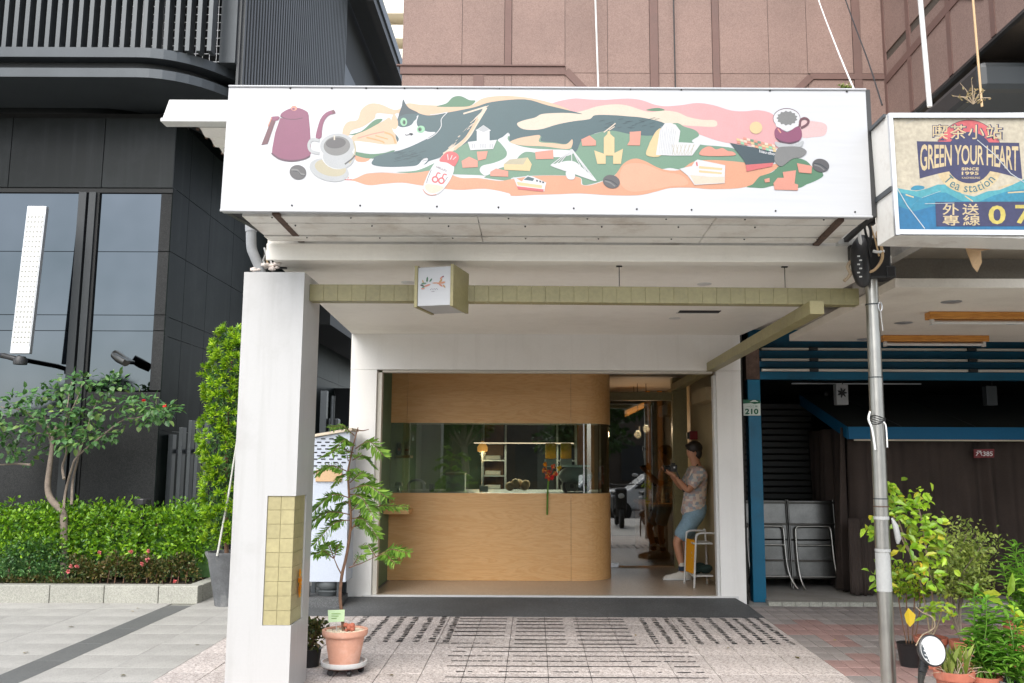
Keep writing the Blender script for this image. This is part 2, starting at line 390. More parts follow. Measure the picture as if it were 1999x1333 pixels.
leafmat('petal_pink', [srgb(226, 120, 128), srgb(238, 150, 150)], .5, .3)
leafmat('petal_red', [srgb(222, 40, 44), srgb(240, 62, 62)], .5, .3)
leafmat('petal_orange', [srgb(240, 150, 20), srgb(250, 176, 30)], .5, .3)
leafmat('petal_mix', [srgb(190, 30, 40), srgb(226, 60, 50), srgb(240, 180, 90), srgb(170, 20, 60)], .5, .2)
leafmat('leaf_yellow', [srgb(222, 190, 40), srgb(236, 206, 60)], .5, .4)
pm('led_white', (.62, .62, .6), .3, fvar=0, var=0)
pm('lens_grey', (.36, .36, .33), .25)
pm('alu', (.6, .61, .62), .35, .7, var=.08)
pm('stainless', (.40, .39, .36), .36, 1.0, var=.14, scale=6, fine=(3), fvar=.1)
pm('stainless_dull', (.105, .103, .096), .28, 1.0, var=.3, scale=4, fvar=.1)
pm('rubber_tape', (.33, .335, .325), .6)
pm('blue_paint', srgb(0, 94, 126), .4, var=.12, scale=3, fvar=.06, dirt=srgb(20, 70, 92), dirt_scale=4, dirt_amt=.5)
pm('blue_fabric', srgb(4, 96, 138), .7, var=.08)
pm('awning_dark', (.022, .024, .021), .85, var=.2, scale=3)
pm('curtain', (.052, .037, .03), .9, var=.2, scale=2.5, fvar=.1)
pm('shutter', (.02, .021, .02), .45, .3, var=.15)
pm('concrete', (.34, .32, .29), .85, var=.1, scale=2, fvar=.12, dirt=(.16, .14, .12), dirt_scale=1.4, dirt_amt=.6, bmp=.15)
pm('concrete_panel', (.72, .67, .585), .75, var=.06, scale=1.5, fvar=.05, dirt=(.4, .34, .28), dirt_scale=1.2, dirt_amt=.4)
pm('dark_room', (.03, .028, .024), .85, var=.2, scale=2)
pm('pvc_grey', (.3, .31, .32), .45, var=.06)
pm('foam', (.7, .63, .58), .9, var=.2, scale=40, fvar=.3, bmp=.6)
pm('cable_tan', srgb(190, 160, 120), .6)
pm('cable_black', (.015, .015, .015), .5)
pm('cable_white', (.7, .7, .68), .5)
pm('plate_white', srgb(205, 215, 208), .35, var=.02)
pm('plate_green', srgb(14, 92, 62), .35, var=.04)
pm('plaque_red', srgb(118, 22, 26), .4, var=.06)
pm('text_white', (.8, .8, .78), .5)
pm('card_green', srgb(196, 222, 176), .6, var=.03)
pm('green_wall', srgb(98, 122, 92), .7, var=.06)
pm('wall_beige', srgb(170, 152, 118), .65, var=.05)
pm('room_ceiling', (.42, .39, .34), .7, var=.04)
pm('skin', srgb(196, 142, 112), .5, var=.05)
pm('hair', (.02, .014, .011), .5)
pm('denim', srgb(142, 172, 190), .85, var=.12, scale=14, fvar=.12)
pm('shoe', (.66, .63, .56), .6, var=.05)
pm('sock_dark', srgb(38, 58, 78), .8)
pm('yellow_panel', srgb(232, 160, 22), .5, var=.03)
pm('cloth_green', srgb(24, 44, 38), .85, var=.2, scale=10)
pm('fire_red', srgb(150, 28, 24), .4)
pm('car_white', (.75, .76, .76), .25, var=.02)
pm('tyre', (.015, .015, .015), .8)
pm('asphalt', (.05, .05, .05), .9, var=.15, scale=2, fvar=.2)
pm('facade_far', (.5, .48, .44), .8, var=.05)
emit('lamp_warm', (1, .42, .1), .35)
emit('lamp_spot', (1, .9, .75), 14.0)
emit('led_line', (1, .68, .54), .9)
# checked summer shirt
m, t_, N_, L_, P_ = newmat('plaid')
v_ = N_.new('ShaderNodeTexVoronoi'); v_.distance = 'CHEBYCHEV'; v_.inputs['Scale'].default_value = 1.0; v_.inputs['Randomness'].default_value = .55
L_.new(tcoord(N_, L_, (26, 26, 34)), v_.inputs['Vector']); sp_ = N_.new('ShaderNodeSeparateColor'); L_.new(v_.outputs['Color'], sp_.inputs[0])
c_ = ramp(N_, L_, sp_.outputs[0], [(0, srgb(160, 170, 180)), (.2, srgb(210, 186, 172)), (.4, srgb(224, 208, 194)), (.6, srgb(190, 168, 164)), (.8, srgb(202, 200, 198))], 'CONSTANT')
L_.new(c_, P_.inputs['Base Color']); P_.inputs['Roughness'].default_value = .85

# ================================================================== GROUND
YS = 9.35                       # plane of the shop front
FLOOR = 0.262                   # shop floor height
g = MB(); q = 4
g.face([(-80, -2.0, gz(-2)), (80, -2.0, gz(-2)), (80, 60, gz(60)), (-80, 60, gz(60))])
pave = struct(g.build('pavement', 'granite_slab'))
for xa_, xb_, ya_, yb_ in ((-7.85, -2.536, 5.4, 9.6), (2.161, 4.64, 5.98, 9.3)):
    MB().face([(xa_, ya_, gz(ya_) + .002), (xb_, ya_, gz(ya_) + .002), (xb_, yb_, gz(yb_) + .002), (xa_, yb_, gz(yb_) + .002)]).build('bedding', 'granite_kerb' if xa_ < 0 else 'mortar', pave)
g = MB(); g.face([(-80, -14, -.17), (80, -14, -.17), (80, -2.0, -.17), (-80, -2.0, -.17)]); g.face([(-80, -2.0, -.17), (80, -2.0, -.17), (80, -2.0, gz(-2)), (-80, -2.0, gz(-2))])
struct(g.build('road', 'asphalt'))
g = MB(); g.face([(-80, -120, -.05), (80, -120, -.05), (80, -14, -.05), (-80, -14, -.05)]); g.face([(-80, -14, -.05), (80, -14, -.05), (80, -14, -.17), (-80, -14, -.17)])
struct(g.build('far_pavement', 'granite_slab'))

def slab_mesh(name, lx, ly, h, mat, ch=.004):
    b = MB(); x, y = lx / 2, ly / 2
    lo = [(-x, -y), (x, -y), (x, y), (-x, y)]; t_ = [(-x + ch, -y + ch), (x - ch, -y + ch), (x - ch, y - ch), (-x + ch, y - ch)]
    v = [(*p, -.01) for p in lo] + [(*p, h - ch) for p in lo] + [(*p, h) for p in t_]
    f = [(8, 9, 10, 11)]
    for i in range(4):
        j = (i + 1) % 4; f += [(i, j, 4 + j, 4 + i), (4 + i, 4 + j, 8 + j, 8 + i)]
    sl_ = SLOPE
    me = bpy.data.meshes.new(name); me.from_pydata([(a, b_, c + b_ * sl_) for a, b_, c in v], [], f); me.materials.append(G(mat)); return me
def lay(name, me, xs, ys, parent, skip=None, offset_rows=False, alt=None):
    for j, y in enumerate(ys):
        for i, x in enumerate(xs):
            xx = x
            if skip and skip(xx, y): continue
            o = bpy.data.objects.new(name, alt(i, j) if alt else me); COL.objects.link(o); o.parent = parent
            o.location = (xx, y, gz(y) + rnd.uniform(-.0008, .0008))
# arcade floor: long speckled tiles
af = MB().face([(-2.535, 5.0, gz(5) + .002), (2.16, 5.0, gz(5) + .002), (2.16, 8.95, gz(8.95) + .002), (-2.535, 8.95, gz(8.95) + .002)])
arcade = struct(af.build('arcade_floor', 'mortar'))
TW = 4.695 / 16
tile = slab_mesh('tile', TW - .004, .61 - .0025, .012, 'arcade_tile', .002)
lay('tile', tile, [-2.535 + TW * (i + .5) for i in range(16)], [5.25 + .61 * j + .305 for j in range(6)], arcade)
# street pavement: granite slabs, dark stripe
slab = slab_mesh('slab', .6 - .0014, .4 - .0014, .012, 'granite_slab', .0008)
xs = [-3.396 + .4305 * (i + .5) for i in range(2)]
slabn = slab_mesh('slab', .4305 - .0014, .4 - .0014, .012, 'granite_slab', .0008)
lay('slab', slabn, xs, [5.6 + .4 * j for j in range(12)], pave)
lay('slab', slab, [-3.645 - .6 * (i + .5) for i in range(7)], [5.6 + .4 * j for j in range(10)], pave)
stp = slab_mesh('stripe_slab', .249 - .002, .6 - .002, .0125, 'dark_stripe', .0015)
lay('stripe_slab', stp, [-3.5205], [5.3 + .6 * j for j in range(7)], pave)
# brick pavers on the right, red and grey bands
pr = slab_mesh('paver', .118 - .006, .236 - .006, .012, 'paver_red', .004); pg = slab_mesh('paver', .118 - .006, .236 - .006, .012, 'paver_grey', .004)
def pick(i, j):
    red = (j % 6 in (2, 3)) or (i % 11 in (2, 3) and j % 6 not in (5,)) or (i % 11 in (6, 7, 8) and j < 7)
    if j > 10: red = False
    return pr if red else pg
lay('paver', None, [2.16 + .118 * (i + .5) for i in range(21)], [6.1 + .236 * j for j in range(14)], pave, alt=pick)

# black lettering inlaid in the arcade floor (too worn to read)
ink = MB()
def gp(x, y): return (x, y, gz(y) + .0135)
def mark(x0, x1, y0, y1): ink.face([gp(x0, y0), gp(x1, y0), gp(x1, y1), gp(x0, y1)])
rk = random.Random(11)
def inkcol(X, y0, y1, wd):                 # a column of worn characters running away from the street
    y = y0
    while y < y1:
        h = rk.uniform(.03, .075)
        for _ in range(rk.choice((4, 5, 6))):
            a = rk.uniform(-wd / 2, wd / 2 - .015); mark(X + a, X + min(wd / 2, a + rk.uniform(.018, wd * .6)), y + rk.uniform(0, h * .5), y + h * rk.uniform(.6, 1))
        y += h + rk.uniform(.004, .03)
for px in (712, 755, 786, 812, 840, 867, 891): inkcol(ground(px, 1209).x, 7.5, 8.6, .06)
for px in (1250, 1274, 1298, 1324, 1350, 1380, 1409, 1432, 1454, 1477): inkcol(ground(px, 1209).x, 7.46, 8.6, .055)
def inkline(X0, X1, y, h, gap):
    x = X0
    while x < X1:
        l = rk.uniform(.025, .11) if gap > .05 else rk.uniform(.06, .25)
        if rk.random() > gap:
            mark(x, min(x + l, X1), y - h * rk.uniform(.35, .6), y + h * rk.uniform(.3, .6))
        x += l + (rk.uniform(.003, .02) if gap > .05 else 0)
def yg(py): return ground(1043, py).y
for x0, x1, ys in ((898, 990, (1211, 1216, 1222, 1229, 1236, 1244)), (1009, 1098, (1211, 1216, 1222, 1229, 1236, 1244, 1252, 1260)), (1118, 1216, (1211, 1216, 1222, 1229, 1236, 1244, 1252, 1260))):
    X0, X1 = ground(x0, 1211).x, ground(x1, 1211).x
    for py in ys: inkline(X0, X1, yg(py), .038, .015)
inkline(-.78, -.28, yg(1259), .022, .15)
for k, py in enumerate((1267, 1275, 1284, 1294, 1304, 1315, 1326, 1338, 1352)): inkline(-.60 - .02 * (k % 3), 1.20, yg(py), .026, (.04, .03, .12, .06, .04, .45, .03, .25, .04)[k])
o = ink.build('floor_lettering', 'ink', arcade); o['kind'] = 'stuff'

# ramp of black stone up to the shop floor
rp = MB(); a0, a1, b0, b1 = -2.5, 2.165, -2.4, 2.046
ya, yb = 8.645, 9.335
top = FLOOR - .012
rp.face([(a0, ya, gz(ya) + .014), (a1, ya, gz(ya) + .014), (b1, yb - .05, top - .008), (b0, yb - .05, top - .008)])
rp.face([(b0, yb - .05, top - .008), (b1, yb - .05, top - .008), (b1, yb, top), (b0, yb, top)])
rp.face([(a1, ya, gz(ya) + .014), (2.19, yb, gz(yb) + .004), (b1, yb, top), (b1, yb - .05, top - .008)])
rp.face([(a0, ya, gz(ya) + .014), (b0, yb - .05, top - .008), (b0, yb, top), (a0, yb, gz(yb))])
rp.face([(a0, ya, gz(ya)), (a1, ya, gz(ya)), (a1, ya, gz(ya) + .014), (a0, ya, gz(ya) + .014)])
struct(rp.build('ramp', 'ramp_stone'))
struct(MB().box(-2.5, -1.925, 9.34, 12.5, 0, .22).build('side_passage', 'ramp_stone'))

# ================================================================== THE SHOP
shop = thing('coffee_shop', 'white open-fronted coffee shop with plywood counter and low arcade ceiling', 'building', (0, YS, FLOOR))
CE = 2.94                                    # arcade ceiling
XL, XR = -1.923, 2.165
OL, OR, OT = -1.645, 1.875, Z_(722, YS)
MB().box(XL, OL, YS, YS + .14, .05, OT - .002).build('pier', 'white_wall', shop, bevel=.006)
pr_ = MB().box(1.905, XR, YS, YS + .14, .05, OT - .002); pr_.build('pier', 'white_wall', shop, bevel=.006)
MB().box(XL, XR, YS + .001, YS + .14, OT, CE + .05).build('lintel_wall', 'white_wall', shop)
MB().box(1.875, 1.903, YS + .02, YS + .12, FLOOR, OT - .05).build('door_jamb', 'white_plastic', shop)
MB().box(OL + .002, OL + .05, YS + .03, YS + .13, FLOOR, OT - .03).build('door_jamb', 'frame_metal', shop)
MB().box(OL + .052, 1.873, YS + .03, YS + .13, OT - .028, OT - .003).build('door_head', 'frame_metal', shop)
MB().box(OL - .09, 2.08, YS - .012, YS + .035, FLOOR - .03, FLOOR + .004).build('threshold', 'white_plastic', shop)
# ceiling of the arcade, tapering a little to the back
cl = MB(); xa, xb = -1.76, 2.43
cl.prism([(xa, 5.9, CE), (2.40, 5.9, CE), (2.36, 7.4, CE), (XR + .01, YS, CE), (XL, YS, CE)], (0, 0, .05))
cl.build('ceiling', 'ceiling_white', shop)
MB().box(-1.80, 2.36, 5.875, 5.898, CE - .002, 3.052).build('fascia', 'ceiling_white', shop, bevel=.004)
MB().box(X_(1325, 7.9, 640), X_(1405, 7.9, 640), 7.82, 7.93, CE - .004, CE + .02).build('ceiling_hatch', 'void_black', shop)
h = MB().box(X_(1322, 7.9, 640), X_(1405, 7.9, 640), 7.935, 7.955, CE - .006, CE - .001); h.build('hatch_edge', 'white_plastic', shop)
for px, py in ((797, 551), (1375, 554), (1317, 621)):
    d = ray(px, py); p = CAM + d * ((CE - 1.6) / d.z)
    MB().lathe([(.0, -.004), (.05, -.004), (.055, .001)], (p.x, p.y, CE - .001), 20).build('downlight', 'white_plastic', shop, smooth=True)
# column at the street edge, with a niche of olive tiles at its corner
CX0, CX1, CY0, CY1 = X_(459, 5.83, 900), X_(580.5, 5.83, 900), 5.83, 6.27
NT0 = X_(517, 5.83, 1100); NZ0, NZ1 = Z_(1221, 5.83, 550), Z_(968, 5.83, 550)
NY1 = 6.10
CT = Z_(531, 5.83, 530)
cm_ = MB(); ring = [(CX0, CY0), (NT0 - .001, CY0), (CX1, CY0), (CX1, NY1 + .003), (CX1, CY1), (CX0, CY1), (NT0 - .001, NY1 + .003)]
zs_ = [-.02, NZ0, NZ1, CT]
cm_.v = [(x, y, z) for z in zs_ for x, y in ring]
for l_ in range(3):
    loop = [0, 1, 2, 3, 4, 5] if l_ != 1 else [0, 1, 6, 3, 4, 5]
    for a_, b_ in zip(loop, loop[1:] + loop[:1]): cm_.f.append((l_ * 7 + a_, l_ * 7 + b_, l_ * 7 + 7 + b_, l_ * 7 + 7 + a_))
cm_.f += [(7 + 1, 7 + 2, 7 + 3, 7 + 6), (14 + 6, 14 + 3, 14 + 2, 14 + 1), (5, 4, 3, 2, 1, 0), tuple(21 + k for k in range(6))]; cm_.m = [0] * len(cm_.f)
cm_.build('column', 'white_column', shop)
gb = MB().box(NT0 - .001, CX1 - .012, CY0 + .012, NY1 + .002, NZ0 + .001, NZ1 - .001).build('niche_grout', 'grout', shop)
tw = (CX1 - .008 - NT0) / 2; th = (NZ1 - NZ0) / 9
def tilep(x0, x1, y0, y1, z0, z1): return MB().box(x0 + .0012, x1 - .0012, y0, y1, z0 + .0012, z1 - .0012).build('tile', 'olive_tile', gb, bevel=.0012, seg=1)
for j in range(9):
    for i in range(2): tilep(NT0 + i * tw, NT0 + (i + 1) * tw, CY0 + .008, CY0 + .0155, NZ0 + j * th, NZ0 + (j + 1) * th)
    for i in range(2): tilep(CX1 - .0155, CX1 - .008, CY0 + .016 + i * (NY1 - CY0 - .016) / 2, CY0 + .016 + (i + 1) * (NY1 - CY0 - .016) / 2, NZ0 + j * th, NZ0 + (j + 1) * th)
# olive beam across the arcade, tiled
def beam(a, b, w_, h_, n, cut=None, name='beam'):
    a = Vector(a); b = Vector(b); root = MB().bar(a, b, w_ - .012, h_ - .012).build(name, 'grout', shop)
    for i in range(n):
        p, q_ = a.lerp(b, i / n), a.lerp(b, (i + 1) / n); d = (q_ - p).normalized() * .001
        MB().bar(p + d * .6, q_ - d * .6, w_, h_).build('beam_tile', 'olive_dark', root, bevel=.0008, seg=1)
    return root
BY = 6.02
bl = at(613, 573.5, BY); br_ = at(1672, 581.5, BY); bh = .112
bl.x = CX1 + .001
lampL, lampR = X_(812, BY, 570) + .02, X_(905, BY, 570)
beam(bl, (lampL + .03, BY, bl.z), .1, bh, 8)
beam((lampR - .02, BY, bl.z - .001), br_, .1, bh, 28)
fe = at(1595, 600, 5.80); fx, fz = fe.x, fe.z
beam((fx, 5.80, fz), (fx, 11.85, fz - .03), .092, .088, 34)
for px, pyt, pyb in ((1209, 492, 560), (1533, 533, 566)):
    p = at(px, pyb, BY); 
    MB().tube([(p.x, BY, bl.z + bh / 2), (p.x, BY, CE)], .003, 6).build('hanger_rod', 'steel_black', shop)
    MB().box(p.x - .02, p.x + .02, BY - .01, BY + .01, CE - .008, CE - .001).build('hanger_plate', 'steel_black', shop)
# ---- interior shell
IL, IR, IB, IC = -1.67, 2.07, 15.0, 2.72
MB().box(OL + .0, IR, YS + .036, IB, FLOOR - .06, FLOOR).build('shop_floor', 'terrazzo', shop)
MB().box(IL - .06, IL, YS + .15, IB, FLOOR, IC).build('wall_left', 'green_wall', shop)
MB().box(IR, IR + .06, YS + .15, IB, FLOOR, IC).build('wall_right', 'wall_beige', shop)
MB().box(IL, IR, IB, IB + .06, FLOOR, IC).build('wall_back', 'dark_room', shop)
MB().box(IL - .06, IR + .06, YS + .141, IB + .06, IC, IC + .05).build('room_ceiling', 'room_ceiling', shop)
MB().box(X_(1365, 10.4), IR - .001, 10.0, 10.9, 2.30, 2.45).build('duct', 'wall_beige', shop)
# post and inner beam by the glass door
PX = X_(1326, 11.9, 850)
MB().box(PX - .095, PX + .095, 11.82, 11.98, FLOOR, IC).build('post', 'olive_dark', shop, bevel=.003)
MB().box(.9, PX - .097, 11.84, 11.96, Z_(781, 11.9), Z_(765, 11.9)).build('inner_beam', 'olive_dark', shop, bevel=.003)
# left return of the tin roof, roof deck behind the sign
rf = MB(); X0, X1 = -2.55, 2.4
rf.box(-1.95, 2.3, 5.95, YS + .2, 3.45, 3.5); rf.build('roof_deck', 'soffit_sheet', shop)
MB().box(-1.80, 2.36, 5.90, 6.0, 3.054, 3.45).build('parapet', 'soffit_sheet', shop)
MB().box(XL - .0, XL + .06, YS + .141, 15.1, FLOOR - .1, 3.4).build('side_wall', 'white_wall', shop)
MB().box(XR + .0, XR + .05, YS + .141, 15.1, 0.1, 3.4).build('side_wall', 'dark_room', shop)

# ================================================================== PINK STONE BUILDING ABOVE
PY = 9.75
pinkL = X_(786, PY, 80); pinkR = X_(1728, PY, 120)
pink = thing('pink_stone_building', 'pink stone-clad upper storey with darker bands above the shop sign', 'building', (1, PY, 3.5))
MB().box(pinkL + .004, pinkR + .3, PY + .012, PY + 3, 3.2, 8.2).build('wall', 'mortar', pink)
MB().box(pinkL, pinkL + .003, PY + .013, PY + 3, 3.2, 8.2).build('side_wall', 'pink_stone', pink)
def pz(py): return Z_(py, PY)
def pxx(px): return X_(px, PY, 80)
vb = [(985, 999), (1268, 1285), (1390, 1404), (1664, 1680)]
xs = [786, 902, 985, 999, 1103, 1186, 1268, 1285, 1316, 1390, 1404, 1500, 1575, 1664, 1680, 1728]
zr = [pz(330), pz(140), pz(-50)]
bands = [(985, 999), (1268, 1285), (1390, 1404), (1664, 1680)]
for a, b in zip(xs[:-1], xs[1:]):
    if (a, b) in bands:
        z0 = pz(128) if a == 985 else zr[0]
        MB().box(pxx(a) + .002, pxx(b) - .002, PY - .012, PY + .011, z0, zr[2]).build('stone_band', 'pink_band', pink, bevel=.002, seg=1)
        if a == 985: MB().box(pxx(a) + .002, pxx(b) - .002, PY, PY + .011, zr[0], pz(147)).build('stone_panel', 'pink_stone', pink)
        continue
    for (z0, z1) in ((zr[0], pz(142)), (pz(142), zr[2])):
        if b <= 1103: z0, z1 = (zr[0], pz(146)) if z0 == zr[0] else (pz(130), zr[2])
        elif a >= 1575: z0, z1 = (zr[0], pz(153)) if z0 == zr[0] else (pz(141), zr[2])
        g_ = .004
        MB().box(pxx(a) + g_ / 2, pxx(b) - g_ / 2, PY, PY + .011, z0 + g_ / 2, z1 - g_ / 2).build('stone_panel', 'pink_stone', pink, bevel=.002, seg=1)
MB().box(pinkL - .02, pxx(1103), PY - .015, PY + .011, pz(146), pz(131)).build('stone_band', 'pink_band', pink, bevel=.002, seg=1)
MB().box(pinkL - .06, pxx(1103), PY - .03, PY + .01, pz(130.5), pz(128)).build('drip_ledge', 'pink_band', pink)
MB().box(pxx(1578), pxx(1727), PY - .015, PY - .001, pz(153), pz(142)).build('stone_band', 'pink_band', pink, bevel=.002, seg=1)
MB().bar((pxx(1105), PY - .008, pz(138)), (pxx(1150), PY - .008, pz(185)), .012, .085, (0, 0, 1)).build('stone_band', 'pink_band', pink)
MB().bar((pxx(1580), PY - .009, pz(148)), (pxx(1535), PY - .009, pz(190)), .012, .08, (0, 0, 1)).build('stone_band', 'pink_band', pink)
MB().box(pxx(925), pxx(945), PY - .01, PY - .001, zr[0], pz(147)).build('stone_band', 'pink_band', pink)
# projecting bay on the right: its flank and its dark underside
bayz = 5.30
fl = MB(); bx = pinkR
yy = [PY, 9.1, 8.2, 7.4, 6.4]
for i in range(4):
    y1, y0 = yy[i], yy[i + 1]
    MB().box(bx - .011, bx, y0 + .003, y1 - .003, bayz + .0, 6.15).build('stone_panel', 'pink_stone', pink, bevel=.002, seg=1)
    MB().box(bx - .011, bx, y0 + .003, y1 - .003, 6.25, 8.2).build('stone_panel', 'pink_stone', pink, bevel=.002, seg=1)
    MB().box(bx - .022, bx, y1 - .06, y1 + .02, bayz, 8.2).build('stone_band', 'pink_band', pink)
MB().bar((bx - .016, PY, 5.93), (bx - .016, 7.6, 6.0), .014, .09, (0, 0, 1)).build('stone_band', 'pink_band', pink)
MB().bar((bx - .016, 8.3, 6.2), (bx - .016, 7.5, 5.75), .014, .09, (0, 0, 1)).build('stone_band', 'pink_band', pink)
MB().box(bx + .002, bx + 6, 6.4, PY + 2, bayz + .03, 8.2).build('bay', 'soffit_brown', pink)
for y in (6.9, 7.9, 8.9): MB().box(bx + .02, bx + 6, y, y + .12, bayz - .02, bayz + .028).build('soffit_rib', 'soffit_brown', pink)
MB().box(bx - .014, bx + .03, 6.4, PY, bayz - .03, bayz - .002).build('drip_edge', 'steel_black', pink)
# duct hanging under the bay
dm = MB(); a = at(1995, 165, 7.2); dm.box(a.x - .35, a.x + 1.2, 7.2, 8.8, a.z - .05, a.z + .22)
dct = thing('air_duct', 'dark metal duct hung under the overhang in the upper right corner', 'duct', (a.x + .4, 8, a.z + .22))
dm.build('duct', 'dark_metal', dct, bevel=.06)
for hy in (7.5, 8.5): MB().tube([(a.x + .3, hy, a.z + .2), (a.x + .3, hy, bayz + .03)], .012, 6).build('hanger', 'steel_black', dct)
# ================================================================== BLACK BUILDING ON THE LEFT
LY = 10.5
lb = thing('black_stone_building', 'black stone and glass building with curved canopy and slatted upper floor', 'building', (-5, LY, 0))
LX = X_(327, LY, 560)                                     # front corner
def lx(px): return X_(px, LY, 560)
def lz(py, px=200): return Z_(py, LY, px)
LX0 = -9.2
SILL_L, SILL_R, WT = lz(812, 60), lz(764, 250), lz(376, 200)
m0, m1, m2, m3 = lx(146), lx(158), lx(163), lx(180)        # the twin mullion
MB().box(LX0, LX - .012, LY + .10, LY + .4, 0, 5.85).build('core', 'void_black', lb)
# dark granite below and beside the glass
for a, b, t_ in ((LX0, m0 - .02, SILL_L), (m3 + .01, LX - .002, SILL_R)):
    n = max(1, round((b - a) / 1.1))
    for i in range(n):
        MB().box(a + (b - a) * i / n + .003, a + (b - a) * (i + 1) / n - .003, LY + .012, LY + .095, .1, t_ - .004).build('stone_panel', 'granite_dark', lb, bevel=.003, seg=1)
rows = [lz(762), lz(645), lz(614), lz(490), WT]
for j in range(4):
    MB().box(lx(303), LX - .002, LY + .012, LY + .095, rows[j] + .004, rows[j + 1] - .004).build('stone_panel', 'granite_dark', lb, bevel=.003, seg=1)
    MB().box(m3 + .012, lx(303) - .004, LY + .03, LY + .06, rows[j] + .004, rows[j + 1] - .004).build('pane', 'coated_glass', lb)
    z0 = SILL_L if j == 0 else rows[j]
    for a, b in ((lx(-30), m0 - .022), (lx(-190), lx(-34))):
        MB().box(a, b, LY + .03, LY + .06, z0 + .004, rows[j + 1] - .004).build('pane', 'coated_glass', lb)
for a, b in ((m0 - .02, m1), (m2, m3 - .02)): MB().box(a, b, LY - .03, LY + .098, .1, WT).build('mullion', 'dark_metal', lb, bevel=.003)
MB().box(m1 + .001, m2 - .001, LY + .04, LY + .098, .1, WT).build('mullion_gap', 'void_black', lb)
MB().box(m3 - .019, m3 + .011, LY + .0, LY + .098, .1, WT).build('mullion', 'void_black', lb)
# brushed lintel panels above the windows
xs_ = [LX0, lx(-230), lx(0), lx(185), LX]
for a, b in zip(xs_[:-1], xs_[1:]): MB().box(a + .003, b - .003, LY - .015, LY + .1, WT + .06, 5.75).build('lintel_panel', 'lintel_metal', lb, bevel=.003, seg=1)
MB().box(LX0, LX - .004, LY + .0, LY + .1, WT + .002, WT + .058).build('window_head', 'void_black', lb)
# flank of black stone panels running back
yb_ = [LY, 11.0, 11.75, 12.7, 13.7, 14.9, 16.3, 18.0, 20.0, 22.5, 25]
zb_ = [.1, rows[0] - .75, rows[1], rows[2] + .0, rows[3], WT, 5.75]
zb_ = [.1, lz(840, 325), lz(655, 325), lz(617, 325), lz(490, 325), lz(366, 325), 5.75]
for i in range(len(yb_) - 1):
    for j in range(len(zb_) - 1):
        MB().box(LX - .012, LX, yb_[i] + .004, yb_[i + 1] - .004, zb_[j] + .004, zb_[j + 1] - .004).build('stone_panel', 'black_facade', lb)
MB().box(LX - .3, LX - .013, LY + .41, 25, .0, 5.75).build('flank_core', 'louvre_metal', lb)
MB().box(-2.9, LX, 19.6, 19.7, 0, 3.2).build('yard_wall', 'void_black', lb)
# curved double-band canopy
def canopy_path(inset):
    x1 = -3.45 - inset; y0 = 9.62 + inset; r = 1.05
    pts = [(-9.6, y0), (-7.2, y0), (x1 - r - .05, y0)]
    for k in range(13):
        a = R(90 * k / 12); pts.append((x1 - r + r * math.sin(a), y0 + r * (1 - math.cos(a)) * 1.25))
    pts.append((x1, 14.5)); return pts
def band(name, z0, z1, inset, mat, depth=.9):
    b = MB(); o_, i_ = canopy_path(inset), canopy_path(inset + depth)
    for k in range(len(o_) - 1):
        p, q_, p2, q2 = o_[k], o_[k + 1], i_[k], i_[k + 1]
        b.face([(*p, z0), (*q_, z0), (*q_, z1), (*p, z1)]); b.face([(*p, z1), (*q_, z1), (*q2, z1), (*p2, z1)]); b.face([(*p2, z0), (*q2, z0), (*q_, z0), (*p, z0)])
    return b.build(name, mat, lb)
zt = [Z_(150, 9.62, 200), Z_(132.5, 9.62, 200), Z_(111, 9.62, 200), Z_(92, 9.62, 200)]
band('canopy_band', zt[0], zt[1], 0, 'grey_metal'); band('canopy_band', zt[2], zt[3], .0, 'grey_metal')
band('canopy_recess', zt[1] + .001, zt[2] - .001, .14, 'dark_metal', .5)
sf = MB(); pp = canopy_path(.25); sf.prism([Vector((x, y, zt[0] + .012)) for x, y in pp] + [Vector((-9.6, 14.5, zt[0] + .012))], (0, 0, .02)); sf.build('soffit', 'black_facade', lb)
for k in (3, ): pass
for xx in (-6.9, -4.5): MB().box(xx, xx + .012, 9.9, LY - .02, zt[0] + .004, zt[0] + .011).build('soffit_joint', 'grey_metal', lb)
MB().box(-9.6, -4.6, 9.98, 9.99, zt[0] + .004, zt[0] + .011).build('soffit_joint', 'grey_metal', lb)
# louvres of the upper floor
fin = None
z0f, z1f = zt[3] + .002, zt[3] + 1.2
n = 0
for k in range(24):
    px = 6 + 20.7 * k * (1 + .0008 * k)
    if px > 425: break
    x = X_(px + 6, 9.75, 88)
    if fin is None: fin = MB().box(x - .024, x + .024, 9.70, 9.84, z0f, z1f).build('louvre', 'louvre_metal', lb); fin0 = x
    else: share(fin, Vector((x - fin0, 0, 0)) + wloc(lb), lb, 'louvre')
for k in (-1, -2, -3): share(fin, Vector((X_(12 + 20.7 * k, 9.75, 88) - fin0, 0, 0)) + wloc(lb), lb, 'louvre')
# mesh screen behind the louvres, room behind it
sc = MB()
for i in range(44): sc.box(-7.4 + i * .083, -7.394 + i * .083, 10.20, 10.206, z0f, z1f)
for i in range(12): sc.box(-7.4, -3.7, 10.207, 10.213, z0f + i * .1, z0f + .006 + i * .1)
so_ = sc.build('mesh_screen', 'alu', lb); so_['kind'] = 'stuff'
MB().box(-9.6, -3.62, 10.9, 11.0, z0f, z1f + 1).build('upper_room', 'void_black', lb)
MB().box(-9.6, -3.6, 9.66, 11.0, z1f + .001, z1f + .3).build('upper_slab', 'grey_metal', lb)
